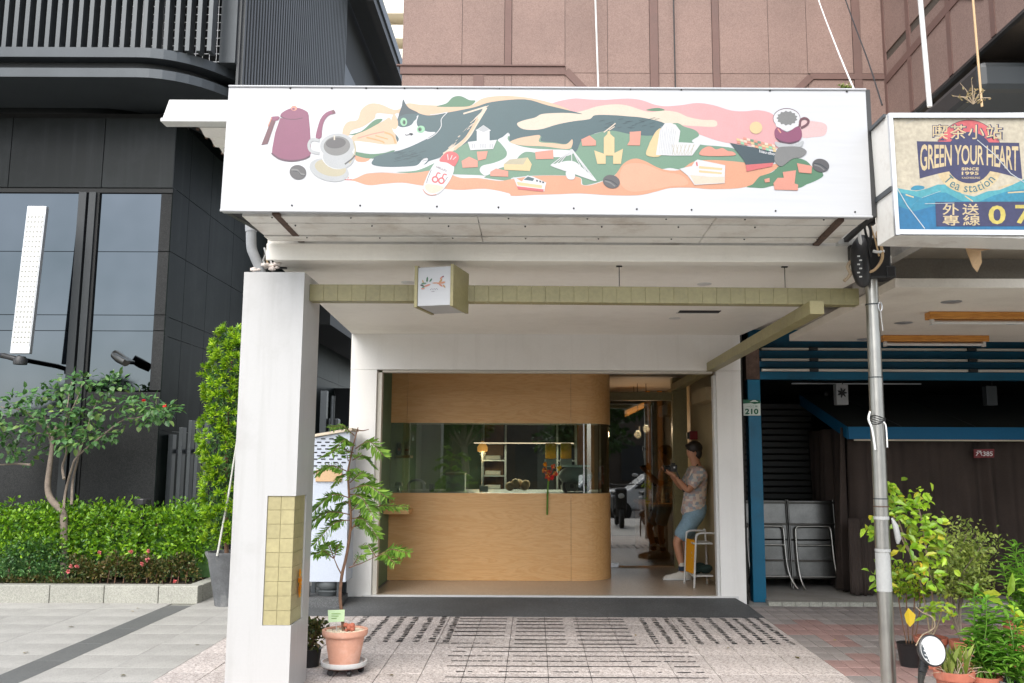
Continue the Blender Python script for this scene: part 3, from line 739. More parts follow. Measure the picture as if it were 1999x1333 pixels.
# ribbed metal flank of the upper floors, each rib narrow
cr = MB(); ry, rx = 10.05, -3.50
prof = []
y = ry; i = 0
while y < 15.6:
    cr.box(rx - .03, rx + (.028 if i % 2 else 0), y, y + .055, zt[0] + .05, 10.6); y += .0551; i += 1
o = cr.build('ribbed_cladding', 'corrugated', lb); o['kind'] = 'stuff'
MB().box(-9.6, rx - .031, 11.001, 15.6, zt[3] + .0, 10.6).build('upper_wall', 'dark_metal', lb)
MB().box(-3.72, rx - .032, 10.0, 11.0, zt[3], 10.6).build('corner_post', 'grey_metal', lb)
# eave beyond the cladding
MB().box(-8, -3.6, 15.61, 26, 4, 12).build('rear_wall', 'void_black', lb)
ev = at(737, 0, 16.0)
MB().box(-3.55, ev.x - .17, 15.7, 26, ev.z + .0, ev.z + .2).build('eave_soffit', 'dark_metal', lb)
MB().box(ev.x - .168, ev.x - .02, 15.7, 26, ev.z - .16, ev.z + .25).build('eave_fascia', 'steel_black', lb)
MB().box(ev.x - .019, ev.x + .02, 15.7, 26, ev.z + .02, ev.z + .25).build('eave_trim', 'louvre_metal', lb)
for k in range(5): MB().box(-3.59, -3.56, 15.9 + k * 1.7, 16.9 + k * 1.7, 5, 9.0).build('rear_panel', 'grey_metal', lb)
MB().hexa([(-3.59, 15.62, 7.0), (-3.4, 15.62, 7.0), (-3.2, 20, 7.0), (-3.59, 20, 7.0), (-3.59, 15.62, 8.4), (-3.4, 15.62, 8.4), (-3.2, 20, 7.4), (-3.59, 20, 7.4)]).build('rear_awning', 'cream_wall', lb)
# pipes seen in the gap behind the column
MB().box(X_(628, 13.2, 800), X_(640, 13.2, 800), 13.1, 13.2, .16, Z_(765, 13.2)).build('duct', 'grey_metal', lb)
MB().tube([(X_(651, 13.2, 800), 13.15, .16), (X_(651, 13.2, 800), 13.15, Z_(775, 13.2))], .03, 10).build('pipe', 'grey_metal', lb, smooth=True)
MB().box(X_(644, 13.3, 800), X_(663, 13.3, 800), 13.2, 13.4, .16, Z_(818, 13.2)).build('duct', 'grey_metal', lb, bevel=.02)

# far block with pale balcony bands, seen in the gap by the sky
fb = thing('far_apartment_block', 'pale far apartment block with cream balcony bands in the gap beside the pink wall', 'building', (-4, 36, 0))
for py0, py1 in ((18, 44), (66, 92), (112, 130), (143, 165)):
    a = at(760, py1, 36); b = at(760, py0, 36)
    MB().box(-9, -3.2, 35.2, 38, a.z, b.z).build('balcony', 'cream_wall', fb)
MB().box(-9, -5.2, 37, 44, 0, 24).build('wall', 'facade_far', fb)

# LED floodlight, security camera, louvre bollard
ly0 = 9.95
lamp = thing('led_floodlight', 'tall white LED floodlight panel on a bracket before the dark windows', 'floodlight', at(45, 692, ly0))
c0, c1 = at(72, 402, ly0), at(38, 690, ly0); axs = (c0 - c1); hx = .11
wv_ = Vector((1, 0, 0)).cross(axs.normalized())
def lp(u, v, d=0): return c1 + axs * v + Vector((1, 0, 0)) * (u * hx) + Vector((0, -1, 0)) * d
MB().hexa([lp(-1, 0, -.05), lp(-1, 0, 0), lp(1, 0, 0), lp(1, 0, -.05), lp(-1, 1, -.05), lp(-1, 1, 0), lp(1, 1, 0), lp(1, 1, -.05)][:0] or [lp(-1, 0, 0), lp(1, 0, 0), lp(1, 0, -.06), lp(-1, 0, -.06), lp(-1, 1, 0), lp(1, 1, 0), lp(1, 1, -.06), lp(-1, 1, -.06)]).build('housing', 'alu', lamp, bevel=.006)
pnl = MB().hexa([lp(-.9, .05, .006), lp(.9, .05, .006), lp(.9, .05, .001), lp(-.9, .05, .001), lp(-.9, .94, .006), lp(.9, .94, .006), lp(.9, .94, .001), lp(-.9, .94, .001)]).build('panel', 'led_white', lamp)
ln = MB()
for j in range(26):
    for i in range(5): ln.lathe([(.0125, 0), (.009, .006)], lp(-.72 + .36 * i, .075 + .85 * j / 25, .006), 8, axis=(0, -1, 0))
o = ln.build('lenses', 'lens_grey', pnl); o['kind'] = 'stuff'
MB().tube([c1 + Vector((0, .02, -.03)), c1 + Vector((-.02, .03, -.07)), at(8, 694, ly0 + .02), at(2, 694, LY + .02)], .03, 10).build('arm', 'steel_black', lamp, smooth=True)
MB().lathe([(.07, 0), (.075, .05), (.05, .09)], c1 + Vector((.0, .03, -.12)), 14).build('swivel', 'steel_black', lamp, smooth=True)
cc = at(238, 700, 10.3)
scam = thing('security_camera', 'small silver bullet security camera on the dark window', 'camera', cc)
MB().tube([cc + Vector((-.08, .0, .05)), cc + Vector((0, -.05, .0)), cc + Vector((.1, -.1, -.055))], [.055, .06, .05], 12).build('body', 'stainless_dull', scam, smooth=True)
MB().bar(cc + Vector((-.02, -.05, .05)), cc + Vector((.17, -.13, -.045)), .1, .012).build('sun_shield', 'grey_metal', scam)
MB().tube([cc + Vector((-.05, .0, .0)), cc + Vector((-.05, .235, -.02))], .02, 8).build('mount', 'steel_black', scam)

# planter: stone kerb and soil
PYF = 9.31
pl = thing('stone_planter', 'low grey stone planter kerb holding the hedge and flower bed', 'planter', (-5, PYF, gz(PYF)))
pz1 = Z_(1143, PYF, 200); pz0 = gz(PYF) + .005
px1 = -3.385
xsx = [px1, px1 - .4, px1 - .95, px1 - 1.5, px1 - 2.05, px1 - 2.6, px1 - 3.2, px1 - 3.8, px1 - 4.4]
for a, b in zip(xsx[1:], xsx[:-1]):
    MB().box(a + .003, b - .003, PYF, PYF + .14, pz0, pz1).build('kerb_stone', 'granite_kerb', pl, bevel=.008)
for a, b in zip((9.455, 9.95), (9.95, 10.45)): MB().box(px1 - .14, px1 - .002, a + .003, b - .003, pz0, pz1).build('kerb_stone', 'granite_kerb', pl, bevel=.008)
MB().box(px1 - 4.4, px1 - .141, PYF + .141, LY, pz0, pz1 - .03).build('soil', 'soil', pl)

# slatted grey gate posts of rising height
gt = thing('grey_slat_gate', 'grey metal slat gate of uprights rising in steps beside the hedge', 'gate', (-4.2, 10.8, .1))
gy = 10.75
for px0, px1_, pyt in ((307, 319, 877), (326, 335, 848), (346, 354, 834), (364, 371, 820), (379, 386, 820), (395, 402, 820)):
    a, b = X_(px0, gy, 900), X_(px1_, gy, 900)
    MB().box(a, b, gy, gy + .11, .1, Z_(pyt, gy, 340)).build('slat', 'louvre_metal', gt, bevel=.003)
MB().box(X_(320, gy, 880), X_(402, gy, 880), gy + .112, gy + .13, Z_(888, gy), Z_(879, gy)).build('rail', 'grey_metal', gt)

# ------------------------------------------------------------------ planting
def rdir(r_, up_=0.0):
    v = Vector((r_.gauss(0, 1), r_.gauss(0, 1), r_.gauss(0, 1) + up_)); return v.normalized()
def blob_leaves(mb, c, rad, n, ln, wd, r_, shell=.55, up_=.4, mi=0):
    c = Vector(c)
    for _ in range(n):
        d = rdir(r_); k = r_.uniform(shell, 1.0)
        p = c + Vector((d.x * rad[0], d.y * rad[1], d.z * rad[2])) * k
        dd = (d + rdir(r_, up_) * .9).normalized()
        mb.leaf(p, dd, rdir(r_, .8), ln * r_.uniform(.7, 1.25), wd * r_.uniform(.8, 1.2), mi, .1, r_.uniform(0, .25))
rp_ = random.Random(3)
hx0, hx1 = px1 - 3.9, px1 + .02
hedge = thing('hedge', 'bright green clipped hedge along the black stone wall', 'hedge', (-5, 10.1, pz1 - .03))
hm = MB(); hz = Z_(985, 10.05, 200)
nb = 46
for k in range(nb):
    x = hx0 + (hx1 - hx0) * (k + .5) / nb + rp_.uniform(-.05, .05)
    for yy_, zc in ((9.93, hz - .20), (10.12, hz - .14), (9.86, hz - .42)):
        blob_leaves(hm, (x, yy_ + rp_.uniform(-.05, .05), zc + rp_.uniform(-.05, .06)), (.15, .15, .17), 105, .046, .028, rp_, .45, .6)
hm.build('foliage', 'leaf_hedge', hedge)
st = MB()
for k in range(24):
    x = hx0 + (hx1 - hx0) * (k + .5) / 24; st.tube([(x, 10.05, pz1 - .04), (x + .03, 10.03, .6), (x - .03, 10.0, hz - .2)], .012, 5)
st.build('stems', 'bark', hedge)
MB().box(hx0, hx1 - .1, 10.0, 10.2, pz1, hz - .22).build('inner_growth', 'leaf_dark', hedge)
db = thing('dark_shrub', 'darker feathery green shrub left of the twisted trunk', 'shrub', (-5.5, 9.8, pz1 - .03))
m_ = MB()
for c in ((30, 1080), (70, 1075), (100, 1070), (50, 1110), (90, 1115), (10, 1115), (120, 1105)):
    p = at(c[0], c[1], 9.78); blob_leaves(m_, p, (.16, .10, .13), 420, .035, .016, rp_, .3, .5)
m_.build('foliage', 'leaf_dark', db); s_ = MB()
for c in (20, 60, 100): p = at(c, 1085, 9.8); MB().tube([(p.x, 9.8, pz1 - .04), (p.x, 9.8, p.z)], .01, 5).build('stem', 'bark', db)
fbd = thing('flower_bed', 'low bronze-green flowering shrubs with pink blooms at the planter edge', 'flower bed', (-4.2, 9.75, pz1 - .03))
m_ = MB(); hi = []
for k in range(30):
    px = 150 + 222 * k / 29; p = at(px, 1108 + rp_.uniform(-16, 14), 9.74); hi.append(p)
    blob_leaves(m_, p, (.11, .09, .09), 120, .034, .02, rp_, .45, .6)
for k in range(14):
    px = -10 + 170 * k / 13; p = at(px, 1132 + rp_.uniform(-3, 5), 9.72); blob_leaves(m_, p, (.1, .06, .04), 60, .03, .014, rp_, .3, .8)
m_.build('foliage', 'leaf_bed', fbd); s_ = MB()
for k in range(16): p = hi[(k * 2) % 30]; s_.tube([(p.x, p.y, pz1 - .04), (p.x + .02, p.y, p.z)], .007, 5)
s_.build('stems', 'bark', fbd)
for px, py in ((194, 1079), (255, 1077), (139, 1105), (133, 1116), (288, 1093), (277, 1101), (150, 1106), (341, 1135), (290, 1076)):
    p = at(px, py, 9.62); b = MB()
    for _ in range(14): d = rdir(rp_, .5); b.leaf(p, d, rdir(rp_), .028 * rp_.uniform(.7, 1.1), .024)
    b.build('bloom', 'petal_pink', fbd)
bb = at(279, 984, 10.0); tag(MB().lathe([(.085, 0), (.085, .05), (.08, .06)], bb, 16).lathe([(.03, -.9), (.03, 0)], bb, 8).build('garden_light', 'black_plastic', smooth=False), 'black round-topped garden light poking out of the hedge', 'lamp')

# small leafy tree with a bent trunk
def tubepx(mb, pts, Y, rad, n=8, wob=0):
    P = [at(x, y, Y + (wob * math.sin(i * 1.7))) for i, (x, y) in enumerate(pts)]
    P = catmull(P, 4, False); k = len(P)
    mb.tube(P, [rad[0] + (rad[1] - rad[0]) * i / (k - 1) for i in range(k)], n); return P
tr = thing('bent_trunk_tree', 'small open-crowned tree with a bent trunk and red flowers before the dark windows', 'tree', at(125, 1120, 9.85))
m_ = MB()
tubepx(m_, [(127, 1135), (126, 1080), (125, 1030), (122, 1000), (100, 975), (93, 950), (97, 910), (101, 880), (103, 855), (112, 830)], 9.85, (.048, .017), 10)
b_ = m_.build('trunk', 'bark_grey', tr, smooth=True)
lim = MB()
br_paths = [[(124, 1000), (128, 960), (140, 915), (152, 890), (200, 850), (240, 820), (270, 815), (320, 800)], [(140, 985), (142, 940), (150, 905), (160, 870), (175, 820), (190, 780)], [(125, 935), (122, 910), (130, 880), (128, 830), (135, 770), (140, 745)],
            [(101, 880), (95, 850), (70, 820), (40, 800), (5, 795), (-20, 790)], [(100, 870), (112, 860), (130, 820), (150, 780), (160, 750)], [(60, 907), (30, 905), (0, 907), (-20, 900)], [(152, 890), (155, 860), (150, 830)], [(103, 855), (92, 830), (85, 800)]]
ends = []
for i, pth in enumerate(br_paths): ends += tubepx(lim, pth, 9.85, (.015, .004), 6, .08)[6:]
lim.build('limbs', 'bark_grey', tr, smooth=True)
cr_ = MB(); clus = [(20, 790), (40, 775), (62, 800), (10, 820), (75, 850), (40, 855), (5, 870), (30, 880), (55, 890), (90, 780), (95, 820), (120, 800), (130, 760), (140, 742), (160, 745), (150, 790), (165, 820), (125, 850), (140, 865), (185, 800), (200, 765), (215, 750), (232, 745), (190, 840), (215, 845), (225, 800), (245, 790), (270, 785), (295, 790), (305, 805), (325, 805), (330, 795), (255, 815), (275, 820), (105, 760), (70, 775), (-10, 800), (-15, 850), (110, 870), (170, 860), (50, 830), (140, 830)]
for i, (x, y) in enumerate(clus):
    c = at(x + rp_.uniform(-6, 6), y + rp_.uniform(-5, 5), 9.85 + rp_.uniform(-.32, .3))
    for _ in range(27):
        d = rdir(rp_, .1); p = c + Vector((d.x * .17, d.y * .17, d.z * .12)) * rp_.uniform(.2, 1)
        cr_.leaf(p, (d + Vector((0, -.2, -.15))).normalized(), (rp_.gauss(0, .5), -.3, 1), rp_.uniform(.055, .09), rp_.uniform(.04, .065), 0, .08, .2)
cr_.build('crown', 'leaf_dark', tr)
for x, y in ((281, 783), (322, 792)):
    p = at(x, y, 9.7); b = MB()
    for _ in range(10): b.leaf(p, rdir(rp_, .4), rdir(rp_), .026, .024)
    b.build('flower', 'petal_red', tr)

# columnar podocarpus in a tall grey pot, with a bamboo stake
pp_ = at(442, 1130, 9.22); pp_.z = gz(9.22) + .012
tpot = thing('tapered_grey_planter', 'tall tapered grey concrete planter half hidden by the white column', 'planter', pp_)
hh = Z_(1076, 9.22, 440) - pp_.z
MB().lathe([(.10, 0), (.105, .02), (.145, hh * .45), (.185, hh * .85), (.215, hh - .02), (.218, hh), (.195, hh), (.19, hh - .03)], pp_, 32, cap=False).build('shell', 'pot_concrete', tpot, smooth=True)
MB().lathe([(.0, hh - .03), (.192, hh - .03)], pp_, 24, cap=False).build('soil', 'soil', tpot)
pod = thing('columnar_evergreen', 'dense columnar evergreen with light green needle tufts in the grey planter', 'tree', pp_ + Vector((0, 0, hh)))
m_ = MB(); zt0, zt1 = pp_.z + hh + .02, Z_(634, 9.22, 420)
axis = lambda t: Vector((pp_.x - .01 - .06 * math.sin(t * 2.6) , 9.22, zt0 + (zt1 - zt0) * t))
m_.tube([axis(0) - Vector((0, 0, .06)), axis(.3), axis(.6), axis(.95)], [.022, .018, .014, .006], 7); m_.build('trunk', 'bark', pod, smooth=True)
def prad(t, a): return (.27 if t < .82 else .27 * math.sqrt(max(.0, (1.02 - t) / .2))) * (.6 + .32 * min(1, t * 6)) * (1 + .17 * math.sin(t * 27 + a * 2) + .12 * math.sin(t * 53 + a * 3))
m_ = MB()
for k in range(2600):
    t, a = rp_.uniform(.05, .97), rp_.uniform(0, 6.283); rr = prad(t, a) * rp_.uniform(.2, .72); c = axis(t) + Vector((math.cos(a) * rr, math.sin(a) * rr, 0)); m_.leaf(c, rdir(rp_, .3), rdir(rp_), .06, .016)
m_.build('inner_foliage', 'leaf_dark', pod)  # darker green puts the shade between the tufts into the leaf colour
m_ = MB()
for k in range(560):                      # rosettes of strap leaves facing outward
    t, a = rp_.uniform(.03, 1), rp_.uniform(0, 6.283); rr = prad(t, a) * rp_.uniform(.72, 1.04)
    c = axis(t) + Vector((math.cos(a) * rr, math.sin(a) * rr, 0)); ax_ = Vector((math.cos(a), math.sin(a), rp_.uniform(.2, .9))).normalized(); o1 = ax_.orthogonal().normalized(); o2 = ax_.cross(o1); sz = rp_.uniform(.8, 1.2)
    for q_ in range(15):
        b_a = q_ * 2.4; op = .25 + .9 * q_ / 15; d = (ax_ * math.cos(op) + (o1 * math.cos(b_a) + o2 * math.sin(b_a)) * math.sin(op)).normalized(); m_.leaf(c, d, ax_, rp_.uniform(.05, .075) * sz, .0165, 0, .05, .08)
m_.build('crown', 'leaf_podo', pod)
tag(MB().tube([at(424, 1085, 9.0), at(447, 960, 9.0), at(466, 838, 9.0)], [.011, .01, .008], 8).build('garden_stake', 'stake', smooth=True), 'thin pale stake leaning against the columnar evergreen', 'stake')
# ================================================================== SIGN BOARD WITH PRINTED ILLUSTRATION
SG0 = [at(430, 411, 5.23), at(1703, 423.5, 5.23), at(1690, 175, 5.28), at(447, 168.5, 5.28)]   # bl, br, tr, tl
sign = thing('shop_signboard', 'wide white shop sign printed with a cat, teapot, ships and hills', 'sign', (0.07, 5.3, 3.05))
bl_, br2, tr2, tl2 = SG0
sn = (br2 - bl_).cross(tl2 - bl_).normalized()
if sn.y > 0: sn = -sn
def onsign(px, py, lift=0.0):
    d = ray(px, py); t = (bl_ - CAM).dot(sn) / d.dot(sn); return CAM + d * t + sn * lift
sb = [onsign(430, 411), onsign(1703, 423.5), onsign(1690, 175), onsign(447, 168.5)]
back = Vector((0, .06, 0))
NX, NZ = 60, 10
sm = MB()
def sgrid(u, v): return sb[0].lerp(sb[1], u).lerp(sb[3].lerp(sb[2], u), v)
sm.hexa([sb[0], sb[1], sb[1] + back, sb[0] + back, sb[3], sb[2], sb[2] + back, sb[3] + back])
spn = sm.build('panel', 'sign_vinyl', sign)
# folded vinyl edges, proud of the face
for a, b in ((sb[0], sb[1]), (sb[3], sb[2])):
    MB().tube([a + sn * .002, b + sn * .002], .008, 8).build('rolled_edge', 'sign_vinyl', spn, smooth=True)
rv = MB()
for px in (567, 648, 715, 790, 854, 975, 1052, 1119, 1231, 1330, 1503, 1653): rv.ball(onsign(px, 172 + max(0, (px - 1100)) * .012, .002), .007, 8)
for px in (570, 703, 853, 973, 1120, 1243, 1350, 1514, 1669): rv.ball(onsign(px, 401 + max(0, px - 700) * .013, .002), .006, 8)
o = rv.build('rivets', 'steel_black', spn, smooth=True); o['kind'] = 'stuff'
# angle-iron frame at the back and right side
fr = [(sb[1] + Vector((.012, .02, 0)), sb[2] + Vector((.012, .02, 0))), (sb[1] + Vector((.05, .14, -.01)), sb[2] + Vector((.045, .14, 0)))]
for a, b in fr: MB().bar(a, b, .028, .04, (0, 1, 0)).build('frame_bar', 'steel_black', sign)
for t in (0.02, .5, .98):
    a = fr[0][0].lerp(fr[0][1], t); b = fr[1][0].lerp(fr[1][1], t); MB().bar(a, b + Vector((0, .5, 0)), .03, .03).build('frame_bar', 'steel_black', sign)
MB().bar(sb[0] + Vector((.02, .09, .02)), sb[0] + Vector((.10, .6, .02)), .03, .03).build('frame_bar', 'steel_black', sign)
MB().bar(sb[0] + Vector((.10, .09, .02)), sb[0] + Vector((.16, .6, .02)), .012, .03).build('frame_bar', 'steel_black', sign)
MB().box(sb[0].x + .12, sb[1].x - .03, 5.66, 5.72, 3.10, 3.80).build('back_sheet', 'soffit_sheet', sign)

INKC = dict(peach=srgb(240, 203, 168), cream=srgb(246, 226, 203), pink=srgb(242, 178, 178), pinkl=srgb(243, 205, 203), orange=srgb(240, 170, 130), orange2=srgb(244, 184, 148), green=srgb(116, 160, 130), greend=srgb(84, 138, 100),
            teal=srgb(60, 98, 104), teald=srgb(40, 70, 80), plum=srgb(150, 68, 108), plumd=srgb(96, 44, 74), salmon=srgb(240, 160, 136), yellow=srgb(244, 214, 158), white=(.86, .86, .87), grey=srgb(134, 134, 132), greyd=srgb(88, 86, 88),
            greyl=srgb(200, 203, 204), red=srgb(228, 104, 106), mint=srgb(160, 222, 178), black=srgb(28, 40, 50), gold=srgb(206, 196, 164), tan=srgb(222, 176, 112), maroon=srgb(116, 62, 74))
INKN = list(INKC)
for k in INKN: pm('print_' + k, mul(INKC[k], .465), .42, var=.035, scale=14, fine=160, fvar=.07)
art = MB(); LIFT = [.0006]
def A_(x, y): return (400 + x / 2.854, 100 + y / 2.854)
def B_(x, y): return (1000 + x / 2.854, 100 + y / 2.854)
def shape(col, pts, sm_=True, n=4):
    LIFT[0] += .000012
    P = [Vector((x, y)) for x, y in pts]
    if sm_: P = catmull(P, n)
    W_ = [onsign(p[0], p[1], LIFT[0]) for p in P]
    art.face(W_, INKN.index(col))
def sa(col, pts, s_=True): shape(col, [A_(*p) for p in pts], s_)
def sbb(col, pts, s_=True): shape(col, [B_(*p) for p in pts], s_)
def sab(col, pa, pb, s_=True):
    P = [A_(*p) for p in pa if p[0] <= 1712]
    for x, y in pb:
        if x >= 0: P.append(B_(x, y))
        elif x + 2000 <= 1770: P.append(A_(x + 2000, y))
    shape(col, P, s_)
def ell(f, col, c, r_, rot=0, n=28):
    P = []
    for i in range(n):
        a = 2 * math.pi * i / n; x, y = r_[0] * math.cos(a), r_[1] * math.sin(a)
        P.append(f(c[0] + x * math.cos(rot) - y * math.sin(rot), c[1] + x * math.sin(rot) + y * math.cos(rot)))
    shape(col, P, False)
def stroke(f, col, pts, wd):
    P = catmull([Vector(f(*p)) for p in pts], 5, False); L_s, R_s = [], []
    for i, p in enumerate(P):
        d = (P[min(i + 1, len(P) - 1)] - P[max(0, i - 1)]); d.normalize(); nn = Vector((-d.y, d.x)) * wd / 2
        L_s.append((p + nn)[:]); R_s.append((p - nn)[:])
    LIFT[0] += .000012
    for i in range(len(P) - 1): art.face([onsign(*L_s[i], LIFT[0]), onsign(*L_s[i + 1], LIFT[0]), onsign(*R_s[i + 1], LIFT[0]), onsign(*R_s[i], LIFT[0])], INKN.index(col))
# sky and land bands
sbb('pink', [(215, 300), (330, 264), (430, 268), (520, 270), (640, 263), (720, 272), (790, 296), (850, 306), (940, 300), (1030, 288), (1120, 300), (1220, 330), (1300, 334), (1370, 328), (1450, 350), (1490, 420), (1480, 540), (1300, 525), (1150, 500), (1000, 450), (700, 370), (400, 345)])
sbb('pinkl', [(1600, 388), (1680, 390), (1735, 400), (1755, 425), (1740, 468), (1680, 478), (1610, 476)])
sa('peach', [(768, 472), (772, 425), (800, 392), (850, 382), (872, 325), (920, 292), (980, 296), (1050, 325), (1085, 320), (1130, 290), (1200, 298), (1290, 302), (1400, 306), (1480, 304), (1540, 266), (1620, 250), (1720, 250), (1860, 270), (1998, 312), (1998, 340), (1500, 330), (1200, 372), (1080, 345), (1050, 352), (960, 345), (945, 375), (880, 420), (820, 440), (800, 470)])
sa('greend', [(1290, 308), (1345, 290), (1380, 257), (1415, 249), (1440, 255), (1475, 272), (1508, 276), (1475, 305), (1400, 310)])
sbb('cream', [(330, 350), (400, 330), (470, 308), (560, 296), (640, 302), (760, 338), (840, 330), (920, 340), (980, 366), (1060, 382), (1125, 384), (1142, 400), (1128, 420), (1040, 418), (900, 408), (700, 385), (560, 368), (440, 362)])
sbb('greend', [(745, 328), (780, 318), (820, 316), (850, 328), (800, 334)])
sab('green', [(1080, 676), (1180, 664), (1280, 622), (1340, 580), (1400, 530), (1470, 498), (1600, 480), (1998, 480)],
    [(60, 470), (300, 470), (430, 466), (540, 440), (640, 448), (760, 460), (900, 400), (960, 420), (1020, 440), (1040, 470), (1000, 500), (1050, 520), (1160, 530), (1240, 545), (1290, 600), (1295, 625), (1100, 640), (960, 660), (880, 650), (820, 655), (740, 620), (680, 600), (630, 620), (570, 690), (500, 722), (430, 742), (392, 742), (380, 705), (300, 692), (130, 692), (0, 705), (-160, 735), (-300, 722), (-440, 705), (-470, 690)][:])
sab('orange', [(766, 714), (840, 690), (900, 682), (990, 676), (1080, 680), (1180, 676), (1260, 664), (1330, 668), (1420, 704), (1520, 706), (1640, 722), (1740, 738), (1860, 742)],
    [(0, 712), (130, 694), (300, 694), (378, 706), (386, 742), (430, 746), (500, 726), (570, 692), (620, 626), (680, 598), (740, 612), (830, 655), (930, 662), (1010, 615), (1120, 606), (1260, 616), (1390, 632), (1470, 628), (1490, 640), (1400, 700), (1330, 745), (1250, 764), (1100, 768), (1000, 760), (880, 762), (800, 782), (700, 802), (540, 802), (380, 792), (260, 796), (120, 800), (0, 806), (-200, 812), (-310, 790), (-440, 766), (-600, 772), (-790, 748), (-900, 732), (-1000, 738), (-1090, 746), (-1170, 722)])
sbb('orange2', [(620, 640), (720, 625), (840, 670), (940, 690), (980, 740), (880, 752), (780, 770), (660, 780), (600, 730)])
sa('orange', [(836, 572), (880, 580), (920, 592), (900, 615), (845, 612)])
sa('greend', [(800, 466), (870, 446), (930, 395), (960, 378), (990, 382), (930, 432), (870, 462)])
sa('greend', [(830, 560), (920, 572), (1000, 566), (1060, 548), (1020, 580), (920, 598), (840, 580)])
sbb('greend', [(1305, 756), (1340, 740), (1375, 700), (1400, 690), (1450, 672), (1490, 636), (1540, 606), (1590, 596), (1640, 612), (1680, 652), (1720, 668), (1732, 695), (1690, 722), (1640, 742), (1590, 762), (1470, 748), (1400, 762), (1345, 760)])
# pastry behind the cat
sa('peach', [(818, 478), (900, 440), (1000, 385), (1030, 370), (1050, 420), (1090, 490), (1080, 540), (1000, 552), (860, 556), (826, 540)])
sa('white', [(826, 502), (900, 506), (1000, 520), (1070, 520), (1078, 545), (980, 560), (880, 562), (828, 545)])
stroke(A_, 'salmon', [(850, 485), (930, 462), (1000, 448)], 2.2); stroke(A_, 'tan', [(1000, 452), (1045, 470), (1062, 512)], 3.5); stroke(A_, 'tan', [(900, 480), (980, 500), (1000, 512)], 3); stroke(A_, 'tan', [(950, 470), (1020, 490)], 2.4)
sbb('cream', [(10, 405), (60, 380), (125, 360), (165, 345), (250, 338), (330, 338), (400, 345), (470, 350), (460, 385), (340, 398), (250, 416), (150, 444), (60, 442)])
# the cat: body, tail, head, legs
sab('teal', [(1098, 300), (1105, 268), (1118, 292), (1140, 318), (1200, 348), (1260, 358), (1350, 342), (1500, 312), (1600, 282), (1720, 263), (1850, 272), (1960, 302)],
    [(70, 268), (200, 302), (388, 348), (320, 344), (250, 344), (165, 350), (125, 370), (60, 386), (26, 405), (62, 434), (150, 436), (250, 408), (340, 390), (430, 378), (462, 356), (560, 356), (640, 362), (740, 372), (850, 402), (842, 440), (782, 470), (660, 462), (560, 442), (480, 452), (420, 476), (384, 500), (362, 550), (345, 560), (332, 545), (334, 492), (300, 516), (235, 508), (160, 500), (158, 472), (60, 482), (-10, 500), (-130, 508), (-215, 512), (-300, 500), (-304, 458), (-360, 492), (-500, 500), (-580, 530), (-640, 560), (-690, 592), (-750, 612), (-780, 632), (-880, 642), (-990, 644), (-1055, 636), (-1075, 618), (-1060, 592), (-990, 568), (-890, 545), (-800, 505), (-740, 478), (-800, 500), (-880, 540), (-930, 500), (-938, 430), (-925, 370), (-905, 330)])
sa('teald', [(1098, 302), (1105, 268), (1118, 292), (1140, 318), (1190, 345), (1120, 350), (1080, 362)])
sa('white', [(1042, 400), (1068, 410), (1100, 424), (1150, 410), (1178, 366), (1190, 358), (1180, 395), (1192, 425), (1240, 448), (1285, 452), (1250, 478), (1180, 515), (1100, 545), (1070, 520), (1080, 486), (1048, 444)])
sa('teal', [(1088, 362), (1130, 352), (1178, 362), (1172, 384), (1140, 394), (1105, 372)])
sa('peach', [(1036, 396), (1052, 350), (1070, 372), (1076, 412), (1062, 434), (1044, 428)])
sa('white', [(760, 692), (790, 656), (850, 632), (905, 612), (940, 598), (928, 622), (945, 640), (1000, 646), (1100, 644), (1180, 636), (1215, 600), (1236, 594), (1240, 610), (1190, 648), (1080, 670), (990, 674), (900, 682), (840, 708), (790, 716)])
stroke(A_, 'red', [(768, 706), (790, 716), (818, 714)], 1.6); stroke(A_, 'red', [(800, 700), (796, 714)], 1.2); stroke(A_, 'red', [(782, 696), (778, 708)], 1.2)
sab('white', [(1632, 494), (1662, 476), (1692, 454), (1694, 502), (1740, 512), (1840, 516), (1998, 522)], [(100, 540), (320, 552), (330, 575), (240, 590), (100, 560), (-60, 545), (-190, 552), (-240, 575), (-290, 632), (-360, 652), (-430, 692), (-462, 676), (-468, 655), (-450, 636), (-390, 622), (-330, 595), (-318, 560), (-350, 515)])
sab('peach', [(1700, 508), (1740, 484), (1800, 474), (1868, 470), (1862, 500), (1998, 506)], [(30, 486), (90, 474), (155, 468), (150, 505), (230, 512), (300, 518), (334, 490), (332, 530), (300, 545), (180, 530), (60, 525), (-80, 516), (-200, 528)])
stroke(A_, 'cream', [(1330, 575), (1420, 520), (1470, 470), (1500, 420), (1530, 370), (1565, 312)], 7); stroke(A_, 'cream', [(1440, 348), (1500, 330), (1570, 308)], 3); stroke(A_, 'peach', [(1390, 548), (1450, 490), (1490, 430), (1520, 375)], 5)
for k in range(26):
    t = rp_.random(); x, y = 1330 + 230 * t, 575 - 262 * t; stroke(A_, rp_.choice(('teal', 'cream', 'cream')), [(x - 20, y + 22 + rp_.uniform(-6, 6)), (x + 10, y - 8), (x + 34 + rp_.uniform(-8, 10), y - 30)], 1.1)
for k in range(30):
    x, y = rp_.uniform(1050, 1230), rp_.uniform(560, 625); stroke(A_, 'teald', [(x, y), (x + 30, y - 8)], .7)
for k in range(26):
    x, y = rp_.uniform(480, 800), rp_.uniform(375, 430); stroke(B_, 'teald', [(x, y), (x + 26, y - 6)], .7)
stroke(B_, 'cream', [(510, 452), (540, 430), (575, 402)], 2.2); stroke(B_, 'cream', [(540, 440), (570, 420)], 1.8)
